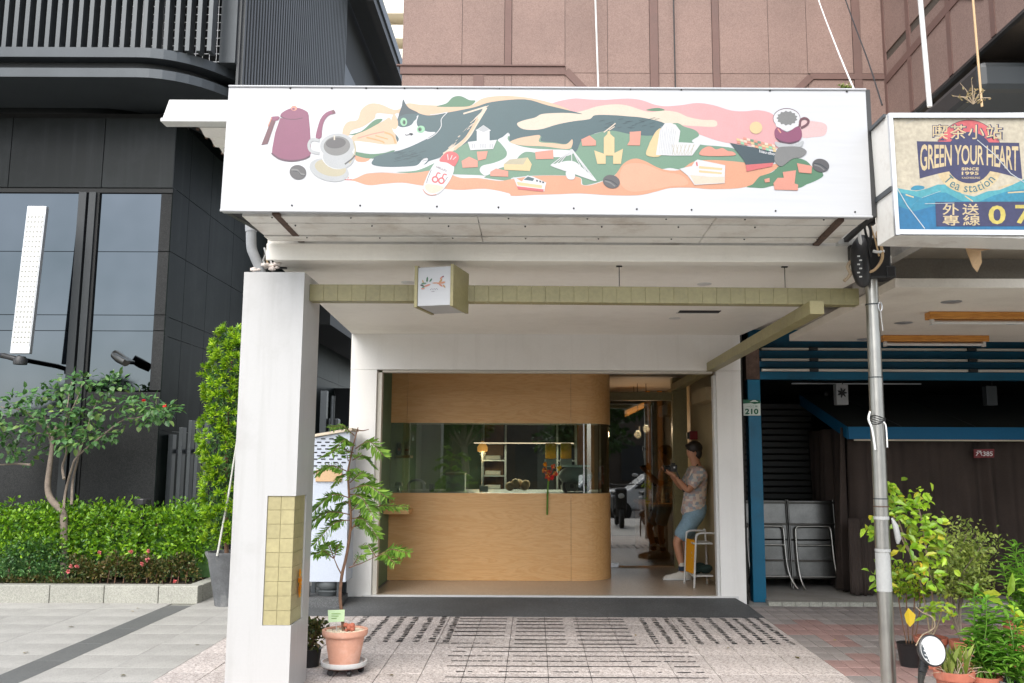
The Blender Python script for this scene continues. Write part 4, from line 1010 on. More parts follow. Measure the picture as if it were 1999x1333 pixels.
stroke(A_, 'white', [(1255, 354), (1300, 350), (1352, 340)], 1.4); stroke(A_, 'white', [(1350, 342), (1318, 378), (1316, 420), (1285, 462), (1240, 490)], 1.5)
ell(A_, 'mint', (1108, 394), (19, 23), -.1); ell(A_, 'greend', (1110, 396), (9, 13)); ell(A_, 'black', (1111, 397), (5, 9))
ell(A_, 'mint', (1203, 435), (23, 20), -.2); ell(A_, 'greend', (1198, 436), (11, 12)); ell(A_, 'black', (1197, 437), (6, 8))
sa('black', [(1138, 458), (1152, 456), (1160, 462), (1152, 470), (1144, 466)]); stroke(A_, 'black', [(1142, 464), (1122, 468), (1118, 462)], 1.2)
# teapot
sa('plum', [(420, 372), (500, 380), (578, 352), (586, 440), (590, 520), (594, 560), (582, 588), (540, 606), (480, 613), (420, 603), (374, 572), (376, 540), (392, 455)], False)
sa('plumd', [(374, 566), (420, 596), (480, 606), (540, 600), (586, 580), (578, 594), (540, 608), (480, 616), (420, 606), (378, 580)])
sa('plum', [(421, 358), (440, 336), (480, 318), (520, 316), (555, 328), (576, 346), (560, 366), (500, 378), (445, 374)]); stroke(A_, 'plumd', [(420, 362), (450, 376), (500, 380), (545, 372)], 1.6)
ell(A_, 'salmon', (497, 318), (17, 14)); ell(A_, 'plum', (494, 322), (8, 7))
sa('maroon', [(374, 372), (396, 384), (350, 516), (315, 523)], False); sa('plum', [(372, 366), (414, 364), (410, 382), (388, 388), (374, 380)]); stroke(A_, 'salmon', [(372, 370), (352, 420)], 2)
sa('plum', [(618, 482), (630, 420), (648, 372), (676, 342), (716, 328), (727, 346), (694, 356), (668, 384), (654, 430), (648, 482)]); sa('maroon', [(706, 330), (718, 325), (728, 348), (712, 346)], False)
ell(A_, 'greyd', (519, 675), (47, 41), .25); stroke(A_, 'grey', [(482, 660), (515, 662), (530, 680), (556, 688)], 3); stroke(A_, 'black', [(490, 668), (520, 672), (535, 690), (560, 694)], 1.4)
# cup and saucer
ell(A_, 'greyl', (692, 662), (112, 62), .25); ell(A_, 'gold', (700, 650), (88, 46), .2)
ell(A_, 'white', (742, 562), (98, 96), .1); ell(A_, 'greyl', (745, 590), (88, 66), .1); ell(A_, 'greyl', (738, 528), (96, 70), -.05); ell(A_, 'grey', (736, 528), (74, 54), -.08); ell(A_, 'greyd', (730, 512), (56, 30), -.08)
stroke(A_, 'greyl', [(640, 500), (600, 492), (580, 520), (592, 556), (640, 570)], 6); stroke(A_, 'cream', [(722, 470), (722, 495)], 2.6); stroke(A_, 'gold', [(828, 500), (838, 560), (805, 625)], 3); stroke(A_, 'greyd', [(780, 630), (820, 600), (836, 580)], 3)
# milk bottle
sa('white', [(1290, 612), (1312, 596), (1360, 622), (1388, 640), (1380, 690), (1345, 750), (1302, 794), (1255, 800), (1216, 768), (1232, 710), (1262, 650)]); sa('cream', [(1240, 740), (1330, 755), (1296, 786), (1256, 790), (1228, 764)])
sa('red', [(1306, 612), (1334, 572), (1362, 558), (1398, 566), (1416, 592), (1400, 630), (1386, 642), (1350, 622)]); stroke(A_, 'white', [(1352, 575), (1356, 605)], 1.4); stroke(A_, 'white', [(1378, 580), (1368, 604)], 1.4); stroke(A_, 'white', [(1400, 588), (1382, 604)], 1.2)
for c in ((1283, 715), (1318, 722)):
    P = [(c[0] + 15 * math.cos(a * .7), c[1] + 15 * math.sin(a * .7)) for a in range(10)]; stroke(A_, 'red', P, 3.0); stroke(A_, 'red', [(c[0] + 4, c[1] - 14), (c[0] + 14, c[1] - 36), (c[0] + 30, c[1] - 32)], 2.6)
stroke(A_, 'greyd', [(1262, 660), (1242, 710), (1236, 736)], 1.0); stroke(A_, 'greyd', [(1352, 700), (1336, 728)], 1.0); stroke(A_, 'salmon', [(1214, 768), (1230, 790), (1258, 802), (1290, 798)], 1.4)
# houses
sa('white', [(1465, 506), (1515, 500), (1515, 445), (1508, 440), (1518, 436), (1552, 412), (1586, 436), (1594, 442), (1586, 446), (1586, 498), (1627, 494), (1606, 545), (1480, 552)], False)
for x in (1488, 1500, 1534, 1546, 1558, 1586, 1598): sa('greyl', [(x, 516), (x + 7, 516), (x + 6, 540), (x, 540)], False)
sa('greyl', [(1520, 438), (1552, 414), (1584, 438), (1552, 452)], False)
for P in ([(1430, 612), (1472, 588), (1520, 610), (1520, 646), (1436, 650)], [(1515, 560), (1576, 557), (1566, 600), (1522, 610)], [(1590, 672), (1622, 654), (1690, 668), (1690, 700), (1590, 696)], [(1840, 562), (1940, 550), (1942, 600), (1844, 602)]):
    sa('salmon', P, False)
sa('yellow', [(1665, 630), (1698, 604), (1798, 592), (1821, 630), (1810, 668), (1668, 661)], False); sa('gold', [(1665, 630), (1698, 604), (1798, 592), (1774, 632)], False)
sa('white', [(1718, 700), (1765, 726), (1796, 692), (1830, 700), (1902, 732), (1890, 782), (1746, 768)], False); sa('yellow', [(1738, 728), (1880, 748), (1876, 764), (1744, 748)], False); sa('red', [(1738, 752), (1888, 770), (1886, 783), (1746, 769)], False); sa('teal', [(1776, 716), (1800, 698), (1836, 710), (1826, 724)], False)
for x in (1846, 1864, 1880): sa('black', [(x, 716 + (x - 1846) * .25), (x + 10, 719 + (x - 1846) * .25), (x + 9, 728 + (x - 1846) * .25), (x - 1, 726 + (x - 1846) * .25)], False)
for a, b in (((328, 548), (214, 636)), ((328, 548), (240, 632)), ((328, 548), (262, 628)), ((330, 548), (332, 640)), ((332, 548), (380, 640)), ((332, 548), (410, 665)), ((332, 548), (440, 695)), ((334, 548), (468, 722)), ((214, 636), (468, 722))): stroke(B_, 'white', [a, b], 1.5)
sbb('white', [(214, 636), (262, 622), (300, 612), (345, 615), (380, 640), (468, 722), (400, 704), (345, 684), (270, 660)]); sbb('white', [(300, 672), (346, 678), (346, 710), (322, 716), (304, 704)])
sbb('yellow', [(456, 553), (510, 572), (510, 482), (530, 462), (532, 446), (544, 446), (546, 462), (569, 482), (569, 568), (617, 544), (605, 628), (562, 628), (562, 582), (520, 582), (520, 628), (474, 628)], False)
sbb('salmon', [(384, 492), (430, 470), (466, 500), (466, 526), (390, 528)], False); sbb('salmon', [(654, 450), (717, 446), (711, 526), (640, 524), (654, 500)], False)
sbb('yellow', [(748, 580), (760, 525), (776, 490), (800, 448), (830, 430), (846, 470), (830, 580)]); sbb('white', [(800, 578), (822, 440), (850, 402), (880, 400), (910, 410), (936, 445), (926, 508), (1052, 514), (1002, 582), (880, 582)], False)
for k in range(9): stroke(B_, 'greyl', [(830 + k * 10, 420 + (k % 3) * 12), (818 + k * 9, 575)], .8)
for k in range(6): stroke(B_, 'gold', [(890 + k * 24, 520), (905 + k * 18, 578)], .9); stroke(B_, 'gold', [(905 + k * 22, 520), (892 + k * 18, 578)], .8)
sbb('salmon', [(1052, 552), (1085, 532), (1110, 534), (1135, 548), (1170, 540), (1200, 556), (1232, 562), (1232, 582), (1056, 582)])
for c in ((552, 727), (1718, 637)):
    ell(B_, 'greyd', c, (48, 37), .25); stroke(B_, 'black', [(c[0] - 38, c[1] - 12), (c[0], c[1] - 4), (c[0] + 34, c[1] + 20)], 2); stroke(B_, 'grey', [(c[0] - 36, c[1] - 4), (c[0] - 6, c[1] + 6), (c[0] + 20, c[1] + 26)], 2.4)
sbb('white', [(930, 656), (1000, 640), (1018, 612), (1032, 604), (1186, 636), (1182, 736), (1015, 746), (976, 692)], False); sbb('yellow', [(1040, 640), (1170, 652), (1168, 664), (1040, 654)], False); sbb('yellow', [(1040, 664), (1168, 676), (1166, 686), (1040, 676)], False); sbb('cream', [(990, 690), (1100, 700), (1180, 700), (1180, 734), (1016, 742)], False); sbb('red', [(1022, 620), (1030, 616), (1034, 640), (1026, 640)], False)
ell(B_, 'yellow', (1357, 427), (35, 34))
# container ship
for j in range(3):
    for k in range(11):
        if rp_.random() < .2: continue
        x = 1246 + k * 20 + j * 3; y = 470 + j * 15 + k * 4.9
        sbb(rp_.choice(('salmon', 'yellow', 'mint', 'green', 'cream', 'orange')), [(x, y), (x + 18, y + 4), (x + 18, y + 17), (x, y + 13)], False)
sbb('teald', [(1212, 511), (1480, 566), (1456, 624), (1300, 634), (1288, 606)], False); sbb('red', [(1300, 634), (1454, 622), (1447, 642), (1305, 671)], False)
def shiptext(x, y):
    p = B_(1424 + x, 566 - y + x * .2); return onsign(p[0], p[1], LIFT[0] + .0001)
put_text(art, 'hiau-zhou', 20, shiptext, INKN.index('white'), .4, 1.0, fit=(96, 17))
def bottletext(x, y):
    p = A_(1318 + x * .9 - y * .3, 655 + x * .35 - y * .9); return onsign(p[0], p[1], LIFT[0] + .0001)
put_text(art, 'HELLO', 14, bottletext, INKN.index('maroon'), 0, 1.1, fit=(62, 15))
# filter cup
ell(B_, 'plumd', (1528, 374), (76, 56)); ell(B_, 'white', (1528, 376), (74, 54)); sbb('white', [(1456, 372), (1470, 420), (1500, 436), (1530, 450), (1570, 432), (1604, 410), (1600, 370)], False)
P = []
for k in range(26):
    a = 2 * math.pi * k / 26; r_ = 1 if k % 2 else .84; P.append((1530 + 60 * r_ * math.cos(a), 374 + 42 * r_ * math.sin(a)))
sbb('grey', P, False)
sbb('plum', [(1462, 440), (1485, 425), (1530, 452), (1585, 420), (1608, 436), (1612, 478), (1590, 505), (1540, 514), (1490, 502), (1464, 478)]); sbb('plumd', [(1466, 482), (1500, 500), (1545, 508), (1600, 496), (1570, 512), (1530, 516), (1490, 506)])
stroke(B_, 'maroon', [(1600, 420), (1606, 384), (1630, 374), (1650, 388), (1640, 410), (1608, 428)], 4.5); stroke(B_, 'salmon', [(1478, 432), (1496, 456)], 2.4)
sbb('greyl', [(1462, 505), (1500, 512), (1570, 520), (1620, 500), (1612, 530), (1560, 540), (1480, 535)])
sbb('grey', [(1478, 542), (1520, 532), (1600, 534), (1640, 560), (1612, 590), (1560, 600), (1500, 642), (1466, 622), (1460, 590)])
for P in ([(1585, 624), (1669, 640), (1666, 682), (1596, 676)], [(1506, 674), (1580, 664), (1572, 738), (1592, 744), (1590, 776), (1460, 772), (1454, 736), (1478, 706), (1512, 706)], [(1403, 714), (1432, 706), (1434, 730), (1408, 732)]): sbb('salmon', P, False)
art.build('printed_picture', ['print_' + k for k in INKN], spn)

# ================================================================== SOFFIT UNDER THE SIGN
sof = thing('sign_soffit', 'dirty pale metal soffit panels with rusty bars under the big sign', 'soffit', (0, 5.5, 3.06))
for y0, y1, z, dz in ((5.30, 5.44, 3.075, .0), (5.455, 5.735, 3.07, .004), (5.75, 5.873, 3.065, .002)):
    for a, b in ((-1.78, -.35), (-.345, 1.1), (1.105, 2.02)):
        MB().box(a, b, y0, y1, z + rnd.uniform(0, dz), z + .02 + dz).build('soffit_panel', 'soffit_sheet', sof, bevel=.003, seg=1)
MB().box(-1.78, 2.02, 5.441, 5.454, 3.082, 3.10).build('joint', 'steel_black', sof); MB().box(-1.78, 2.02, 5.736, 5.749, 3.082, 3.10).build('joint', 'steel_black', sof)
for y, z in ((5.31, 3.073), (5.47, 3.066), (5.76, 3.063)):
    s_ = MB()
    for k in range(8): s_.ball((-1.6 + k * .48 + .1 * (y > 5.4), y, z), .006, 6)
    o = s_.build('screws', 'steel_black', sof); o['kind'] = 'stuff'
MB().bar(at(538, 413, 5.25), at(590, 468, 5.92), .042, .042).build('rusty_bar', 'rust', sof)
MB().bar(at(1642, 426, 5.26), at(1590, 478, 5.92), .036, .036).build('rusty_bar', 'rust', sof)
MB().bar(at(905, 413, 5.27), at(911, 431, 5.45), .02, .02).build('rusty_bar', 'rust', sof); MB().bar(at(1258, 416, 5.27), at(1252, 433, 5.45), .02, .02).build('rusty_bar', 'rust', sof)
# white tin eave end at the left of the sign, corrugated sheet under it
tin = thing('tin_eave', 'white tin eave end with rusty corrugated sheet left of the sign', 'eave', (-2.3, 6.1, 3.9))
a, b = at(316, 232, 6.0), at(330, 194, 6.0); X1 = -1.85
MB().prism([a, (X1, 6.0, a.z), (X1, 6.0, b.z), b], (0, .05, 0)).build('fascia', 'white_plastic', tin, bevel=.006)
MB().box(a.x, X1, 5.97, 6.08, a.z - .03, a.z - .001).build('gutter_lip', 'white_plastic', tin, bevel=.008)
cg = MB(); nx = 44
for i in range(nx):
    y0 = 6.08 + i * .04; y1 = y0 + .04; z0_ = a.z - .03 + .013 * math.sin(i * 1.25); z1_ = a.z - .03 + .013 * math.sin((i + 1) * 1.25)
    xe = a.x + .22
    cg.face([(xe, y0, z0_), (X1, y0, z0_), (X1, y1, z1_), (xe, y1, z1_)])
cg.build('corrugated_sheet', 'soffit_sheet', tin, smooth=True)
for i in range(9): MB().ball((a.x + .215, 6.1 + i * .17, a.z - .035), .012, 6, sc=(1, 1.6, .8)).build('rust_spot', 'rust', tin)
MB().bar((-2.05, 6.1, a.z - .07), (-1.9, 6.1, a.z - .5), .05, .05).build('bracket', 'soffit_sheet', tin)

# downpipe, foam, perforated strip at the column head
dp = thing('downpipe', 'bent grey downpipe dropping onto the white column', 'pipe', at(505, 527, 6.0))
P = catmull([at(489, 425, 5.95), at(490, 445, 5.95), at(491, 482, 5.97), at(497, 500, 5.98), at(507, 524, 6.0), at(509, 540, 6.0)], 5, False)
MB().tube(P, .034, 16).build('pipe', 'pvc_grey', dp, smooth=True)
MB().tube([P[3], P[6]], .038, 16).build('collar', 'pvc_grey', dp, smooth=True)
fm = MB()
for k in range(16): p = at(495 + k * 3.3, 526 - rp_.uniform(0, 12) * (k > 5), 6.0 + rp_.uniform(-.05, .05)); fm.ball(p, rp_.uniform(.012, .024), 7, sc=(1.2, 1, .8))
o = fm.build('expanding_foam', 'foam', smooth=True); tag(o, 'lumps of dirty sealing foam on top of the white column', 'foam', kind='stuff')
cb = thing('cable_bracket', 'black perforated cable bracket with loose wires above the white column', 'bracket', at(548, 525, 6.06))
MB().box(X_(541, 6.1, 500), X_(560, 6.1, 500), 6.1, 6.12, Z_(524, 6.1, 550), Z_(484, 6.1, 550)).build('strip', 'steel_black', cb)
hl = MB()
for k in range(4):
    p = at(550, 490 + k * 9.2, 6.099); hl.box(p.x - .02, p.x + .02, 6.096, 6.0995, p.z - .006, p.z + .006)
o = hl.build('slots', 'white_wall', cb); o['kind'] = 'stuff'
MB().box(X_(513, 6.12, 500), X_(541, 6.12, 500), 6.13, 6.16, Z_(524, 6.1, 550), Z_(482, 6.1, 550)).build('back_plate', 'dark_room', cb)
for k, mt in enumerate(('cable_white', 'cable_tan', 'cable_white', 'stainless_dull')):
    x0 = 516 + k * 7; MB().tube(catmull([at(x0, 484, 6.1), at(x0 + 3 - k, 496, 6.08), at(x0 - 2, 508, 6.1), at(x0 + 4, 524, 6.08)], 4, False), .007, 6).build('wire', mt, cb, smooth=True)

# ================================================================== BOX SIGN ON THE BEAM (turned a little)
bc = at(863, 567, 5.86); ang = R(14)
bx_ = thing('cube_sign', 'white cube sign with small flower logo and olive side plates on the beam', 'sign', bc)
ex = Vector((math.cos(ang), -math.sin(ang), 0)); ey = Vector((math.sin(ang), math.cos(ang), 0)); ez = Vector((0, 0, 1))
hw, hd, hh_ = .112, .16, .128
def bp(u, v, w_): return bc + ex * u + ey * v + ez * w_
def obox(mb, u0, u1, v0, v1, w0, w1, mi=0): return mb.hexa([bp(u0, v0, w0), bp(u1, v0, w0), bp(u1, v1, w0), bp(u0, v1, w0), bp(u0, v0, w1), bp(u1, v0, w1), bp(u1, v1, w1), bp(u0, v1, w1)], mi)
bxb = obox(MB(), -hw, hw, -hd + .006, hd, -hh_, hh_).build('body', 'sign_vinyl', bx_, bevel=.003)
obox(MB(), -hw - .022, -hw - .001, -hd, hd, -hh_ - .008, hh_ + .012).build('side_plate', 'olive_dark', bx_, bevel=.002)
obox(MB(), hw + .001, hw + .022, -hd, hd, -hh_ - .008, hh_ + .012).build('side_plate', 'olive_dark', bx_, bevel=.002)
lg = MB(); lc = ['greend', 'green', 'salmon', 'orange', 'tan', 'greyd', 'plum', 'greyl']
def dab(u, w_, l, a, wd, c):
    P = [(-.5, 0), (-.2, .5), (.25, .45), (.5, 0), (.25, -.45), (-.2, -.5)]
    lg.face([bp(u + (x * l * math.cos(a) - y * wd * math.sin(a)), -hd + .004 - .0005 * len(lg.f) * .1, w_ + (x * l * math.sin(a) + y * wd * math.cos(a))) for x, y in P], lc.index(c))
for d_ in ((-.047, .045, .04, 1.5, .013, 'greend'), (-.022, .04, .03, .9, .011, 'greend'), (-.075, .03, .035, 1.9, .009, 'tan'), (-.07, .02, .04, .1, .012, 'green'), (-.082, .008, .03, -.3, .01, 'greyd'), (-.07, -.002, .03, .3, .012, 'green'), (-.045, .006, .05, .3, .012, 'salmon'), (-.075, -.014, .03, 0, .009, 'salmon'),
           (.01, .02, .05, 0, .008, 'orange'), (.045, .03, .04, 1.0, .014, 'tan'), (.06, .02, .04, .2, .014, 'orange'), (.045, .006, .04, -.7, .013, 'salmon'), (.05, .052, .03, .8, .011, 'salmon'), (.062, .06, .014, .6, .009, 'plum'), (.07, -.004, .03, -.9, .01, 'tan'), (.035, .018, .03, .3, .012, 'orange')): dab(*d_)
for k in range(7): dab(-.022 + k * .008, -.022 + .004 * (k % 2), .008, 1.2, .003, 'greyd')
for k in range(3): dab(-.012 + k * .007, -.036, .006, 1.2, .004, 'plum' if k == 0 else 'greyd')
lg.build('logo', ['print_' + k for k in lc], bxb)
# ================================================================== INSIDE THE SHOP
def cpath(off, n=12):
    """plan of the counter front: straight, then a quarter turn at the right end (off = inset)"""
    r = .40 - off; cx_, cy_ = .52, 10.5 + .40
    P = [(IL + .001, 10.5 + off), (-1.45, 10.5 + off), (cx_, 10.5 + off)]
    for k in range(1, n + 1):
        a = R(90 * k / n); P.append((cx_ + r * math.sin(a), cy_ - r * math.cos(a)))
    P.append((cx_ + r, 12.2)); return P
def wrap(P, z0, z1, th):
    """panel following plan points P, thickness th inward"""
    b = MB(); n = len(P); nr = []
    for i in range(n):
        d = Vector(P[min(i + 1, n - 1)]) - Vector(P[max(0, i - 1)]); d.normalize(); nr.append((-d.y, d.x))
    for i in range(n - 1):
        p, q_ = P[i], P[i + 1]; p2 = (p[0] + nr[i][0] * th, p[1] + nr[i][1] * th); q2 = (q_[0] + nr[i + 1][0] * th, q_[1] + nr[i + 1][1] * th)
        b.face([(*p, z0), (*q_, z0), (*q_, z1), (*p, z1)]); b.face([(*q2, z0), (*p2, z0), (*p2, z1), (*q2, z1)]); b.face([(*p, z1), (*q_, z1), (*q2, z1), (*p2, z1)]); b.face([(*q_, z0), (*p, z0), (*p2, z0), (*q2, z0)])
    for k, s_ in ((0, 1), (n - 1, -1)):
        p = P[k]; p2 = (p[0] + nr[k][0] * th, p[1] + nr[k][1] * th); b.face([(*p, z0), (*p, z1), (*p2, z1), (*p2, z0)])
    return b
CP = cpath(0); CZ0, CZ1, GZ1 = FLOOR + .002, Z_(963, 10.5), Z_(826, 10.5)
seam = X_(1115, 10.5, 1000) 
straight = [CP[0], (seam - .003, 10.5)]; turn = [(seam, 10.5)] + CP[2:]
ctr = thing('serving_counter', 'pale plywood serving counter with rounded right end and glass above', 'counter', (0, 10.5, FLOOR))
o = wrap(straight, CZ0, CZ1, .03).build('front_panel', 'plywood', ctr); o = wrap(turn, CZ0, CZ1, .03).build('rounded_panel', 'plywood', ctr)
TP = cpath(.032); tp = MB(); tp.prism([Vector((x, y, CZ1 - .05)) for x, y in TP] + [Vector((IL + .001, 12.2, CZ1 - .05))], (0, 0, .045)); tp.build('worktop', 'alu', ctr)
gl = wrap(cpath(.012), CZ1 + .002, GZ1 - .002, .008).build('glass_screen', 'clear_glass', ctr)
for px in (1140,): 
    p = at(px, 895, 10.5); MB().box(p.x - .006, p.x + .006, 10.508, 10.53, CZ1 + .003, GZ1 - .003).build('glass_clip', 'alu', ctr)
up_ = thing('plywood_canopy', 'pale plywood panel box hanging over the counter', 'panel', (0, 10.5, GZ1))
sl2 = X_(796, 10.5, 780)
wrap([CP[0], (sl2 - .002, 10.5)], GZ1, IC - .002, .03).build('panel', 'plywood', up_); wrap([(sl2 + .001, 10.5), (seam - .003, 10.5)], GZ1, IC - .002, .03).build('panel', 'plywood', up_)
wrap(turn, GZ1, IC - .002, .03).build('rounded_panel', 'plywood', up_)
MB().prism([Vector((x, y, GZ1 + .05)) for x, y in TP] + [Vector((IL + .001, 12.2, GZ1 + .05))], (0, 0, .02)).build('underside', 'room_ceiling', up_)
MB().box(-.9, .5, 10.62, 10.64, GZ1 + .02, GZ1 + .05).build('light_rail', 'white_plastic', up_)
tag(MB().box(IL + .001, X_(800, 10.2, 1000), 10.12, 10.45, Z_(1004, 10.2), Z_(995, 10.2)).build('side_shelf', 'plywood', bevel=.003), 'small plywood shelf on the wall left of the counter', 'shelf')

# kitchen back wall and equipment
kb = thing('kitchen_partition', 'dark panelled kitchen wall behind the counter glass', 'wall', (0, 13.4, FLOOR))
MB().box(IL + .001, -.78, 13.4, 13.46, FLOOR, IC - .001).build('green_panel', 'green_wall', kb)
xs_ = [-.77, -.45, .05, .3, .62, .9]
for i in range(5): MB().box(xs_[i] + .003, xs_[i + 1] - .003, 13.41, 13.46, FLOOR, IC - .001).build('panel', ('wood_dark', 'dark_room', 'grey_metal', 'dark_room', 'wood_dark')[i], kb)
fr_ = thing('kitchen_shelving', 'open steel shelving stacked with white trays behind the glass', 'shelving', (-.6, 13.1, FLOOR))
for x in (-.75, -.42, .33, .6):
    MB().box(x, x + .02, 12.95, 12.97, FLOOR, 2.2).build('post', 'alu', fr_); MB().box(x, x + .02, 13.3, 13.32, FLOOR, 2.2).build('post', 'alu', fr_)
for a, b in ((-.75, -.40), (.33, .62)):
    for k, z in enumerate((1.2, 1.4, 1.62, 1.86)): MB().box(a + .021, b - .021, 12.95, 13.32, z, z + .018).build('shelf_board', 'alu', fr_)
for ri, (a, b) in enumerate(((-.73, -.45), (.36, .57))):
    for zi, z in enumerate((1.22, 1.422, 1.642)): tag(MB().box(a + .03, b - .03, 13.0, 13.25, z, z + .06).build('tray', 'white_plastic', bevel=.01), 'white tray on the ' + ('bottom', 'middle', 'upper')[zi] + ' shelf of the ' + ('left', 'right')[ri] + ' kitchen rack', 'tray', 'white trays stacked on the steel shelving')
led = MB().box(X_(925, 12.0, 865), X_(1120, 12.0, 865), 12.0, 12.012, Z_(866, 12.0), Z_(864, 12.0)).build('led_strip', 'led_line'); tag(led, 'thin warm LED strip hanging across the kitchen', 'light')
ll_ = bpy.data.lights.new('led_light', 'AREA'); ll_.shape = 'RECTANGLE'; ll_.size = 1.25; ll_.size_y = .03; ll_.energy = 13; ll_.color = (1, .86, .7); lo_ = bpy.data.objects.new('led_light', ll_); COL.objects.link(lo_); lo_.location = (X_(1022, 12.0, 865), 12.0, Z_(866, 12.0) - .01)
pn = thing('pendant_lamp', 'orange pendant lamp glowing in the kitchen', 'lamp', at(942, 876, 12.6))
p = at(942, 870, 12.6); MB().lathe([(.07, -.08), (.075, -.02), (.03, .05), (.01, .06)], p, 20).build('shade', 'lamp_warm', pn, smooth=True); MB().tube([p + Vector((0, 0, .06)), Vector((p.x, p.y, IC))], .004, 6).build('cord', 'cable_black', pn)
def plight(px, py, Y, e, col, size=.05):
    l = bpy.data.lights.new('lamp_light', 'POINT'); l.energy = e; l.color = col; l.shadow_soft_size = size; o = bpy.data.objects.new('lamp_light', l); COL.objects.link(o); o.location = at(px, py, Y); return o
lo = plight(942, 884, 12.6, 2.5, (1, .7, .4)); lo.parent = pn; lo.location = at(942, 884, 12.6) - pn.location
# wall shelf with two toys
sh = thing('toy_shelf', 'small pale wall shelf behind the glass at the left', 'shelf', at(785, 889, 11.0))
a = Z_(889, 11.0, 785); MB().box(IL + .001, X_(803, 11.0, 890), 10.9, 11.15, a - .03, a).build('board', 'plywood', sh, bevel=.003)
ty = thing('white_soft_toy', 'small white soft toy in a red bib on the wall shelf', 'toy', at(794, 888, 11.0)); p = at(794, 888, 11.0); p.z = a
MB().ball(p + Vector((0, 0, .04)), .034, 12, sc=(1, .9, 1.25)).build('body', 'white_plastic', ty, smooth=True); MB().ball(p + Vector((0, 0, .105)), .034, 12).build('head', 'white_plastic', ty, smooth=True)
for s_ in (-1, 1): MB().ball(p + Vector((.014 * s_, 0, .15)), .011, 8, sc=(1, .7, 2.4)).build('ear', 'white_plastic', ty, smooth=True)
MB().ball(p + Vector((0, -.02, .065)), .026, 10, sc=(1, .6, .6)).build('bib', 'fire_red', ty, smooth=True)
ty = thing('black_soft_toy', 'small black soft toy beside the white one on the wall shelf', 'toy', at(777, 888, 11.0)); p = at(778, 888, 11.0); p.z = a
MB().ball(p + Vector((0, 0, .05)), .045, 12, sc=(1, .9, 1.1)).build('body', 'black_plastic', ty, smooth=True); MB().ball(p + Vector((0, 0, .12)), .04, 12).build('head', 'black_plastic', ty, smooth=True); MB().ball(p + Vector((.01, -.038, .07)), .02, 10, sc=(1, .5, .8)).build('patch', 'fire_red', ty, smooth=True)
# worktop goods
wt_ = CZ1 - .004
def on_top(px, Y): p = at(px, 950, Y); p.z = wt_; return p
p = on_top(778, 11.0); d_ = thing('mushroom_lamp', 'small grey mushroom lamp on the counter behind glass', 'lamp', p)
MB().lathe([(.03, 0), (.012, .02), (.012, .07)], p, 14).build('stem', 'alu', d_, smooth=True); MB().lathe([(.052, .07), (.045, .1), (.02, .118), (.0, .12)], p, 16).build('shade', 'white_plastic', d_, smooth=True)
p = on_top(813, 11.3); fa = thing('tap', 'arched black double tap on the counter behind glass', 'tap', p)
for r_ in (.105, .085):
    P = [p + Vector((-r_, 0, 0))] + [p + Vector((-r_ * math.cos(R(a)), 0, .08 + r_ * math.sin(R(a)) * .6)) for a in range(0, 181, 20)] + [p + Vector((r_, 0, 0))]; MB().tube(P, .008, 8).build('spout', 'alu', fa, smooth=True)
p = on_top(843, 11.1); tag(MB().lathe([(.03, 0), (.034, .09), (.03, .09), (.027, .01)], p, 16).build('tumbler', 'grey_ceramic', smooth=True), 'grey tumbler on the counter beside the tap', 'cup')
p = on_top(890, 11.5); ic = thing('paper_box', 'white carton box on the worktop behind glass', 'box', p); MB().box(p.x - .12, p.x + .12, 11.4, 11.6, wt_, wt_ + .2).build('carton', 'white_plastic', ic, bevel=.006); MB().box(p.x - .122, p.x + .122, 11.398, 11.602, wt_ + .201, wt_ + .225).build('lid', 'beige', ic)
p = on_top(945, 11.2); tag(MB().box(p.x - .06, p.x + .05, 11.2, 11.24, wt_, wt_ + .07).build('card_holder', 'white_plastic', bevel=.003), 'small white card stand on the worktop behind glass', 'card stand')
p = on_top(1010, 11.6); rb_ = MB()
for k in range(6): rb_.ball(p + Vector((rp_.uniform(-.12, .12), rp_.uniform(-.06, .06), .06 + rp_.uniform(-.02, .05))), .06, 10)
tag(rb_.build('bread_heap', 'tan_board', smooth=True), 'heap of brown buns on the worktop behind glass', 'bread')
cm = on_top(1124, 10.9); mc = thing('coffee_machine', 'rounded chrome coffee machine behind the glass, its highlights coloured white', 'coffee machine', cm)
MB().box(cm.x - .16, cm.x + .16, 10.85, 11.25, wt_ + .02, wt_ + .12).build('base', 'black_plastic', mc, bevel=.01); MB().ball(cm + Vector((0, .08, .2)), .19, 20, sc=(1.1, .8, .62)).build('hood', 'white_plastic', mc, smooth=True)  # hood coloured plain white in place of bright chrome highlights
for r_ in (.075, .055, .035): MB().tube([cm + Vector((-.05 + r_ * math.cos(R(a)), -.09, .08 + r_ * math.sin(R(a)))) for a in range(0, 361, 24)], .006, 6).build('dial_ring', 'stainless', mc, smooth=True)
MB().box(cm.x - .15, cm.x + .17, 10.9, 11.2, wt_ + .305, wt_ + .33).build('cup_tray', 'alu', mc); MB().tube([cm + Vector((.06, -.02, .12)), cm + Vector((.1, -.1, .1)), cm + Vector((.1, -.11, 0.03))], .01, 8).build('steam_pipe', 'stainless', mc, smooth=True)
for sx_ in (-.12, .12):
    for sy_ in (10.89, 11.21): MB().lathe([(.02, 0), (.02, .02)], (cm.x + sx_, sy_, wt_), 10).build('foot', 'black_plastic', mc)
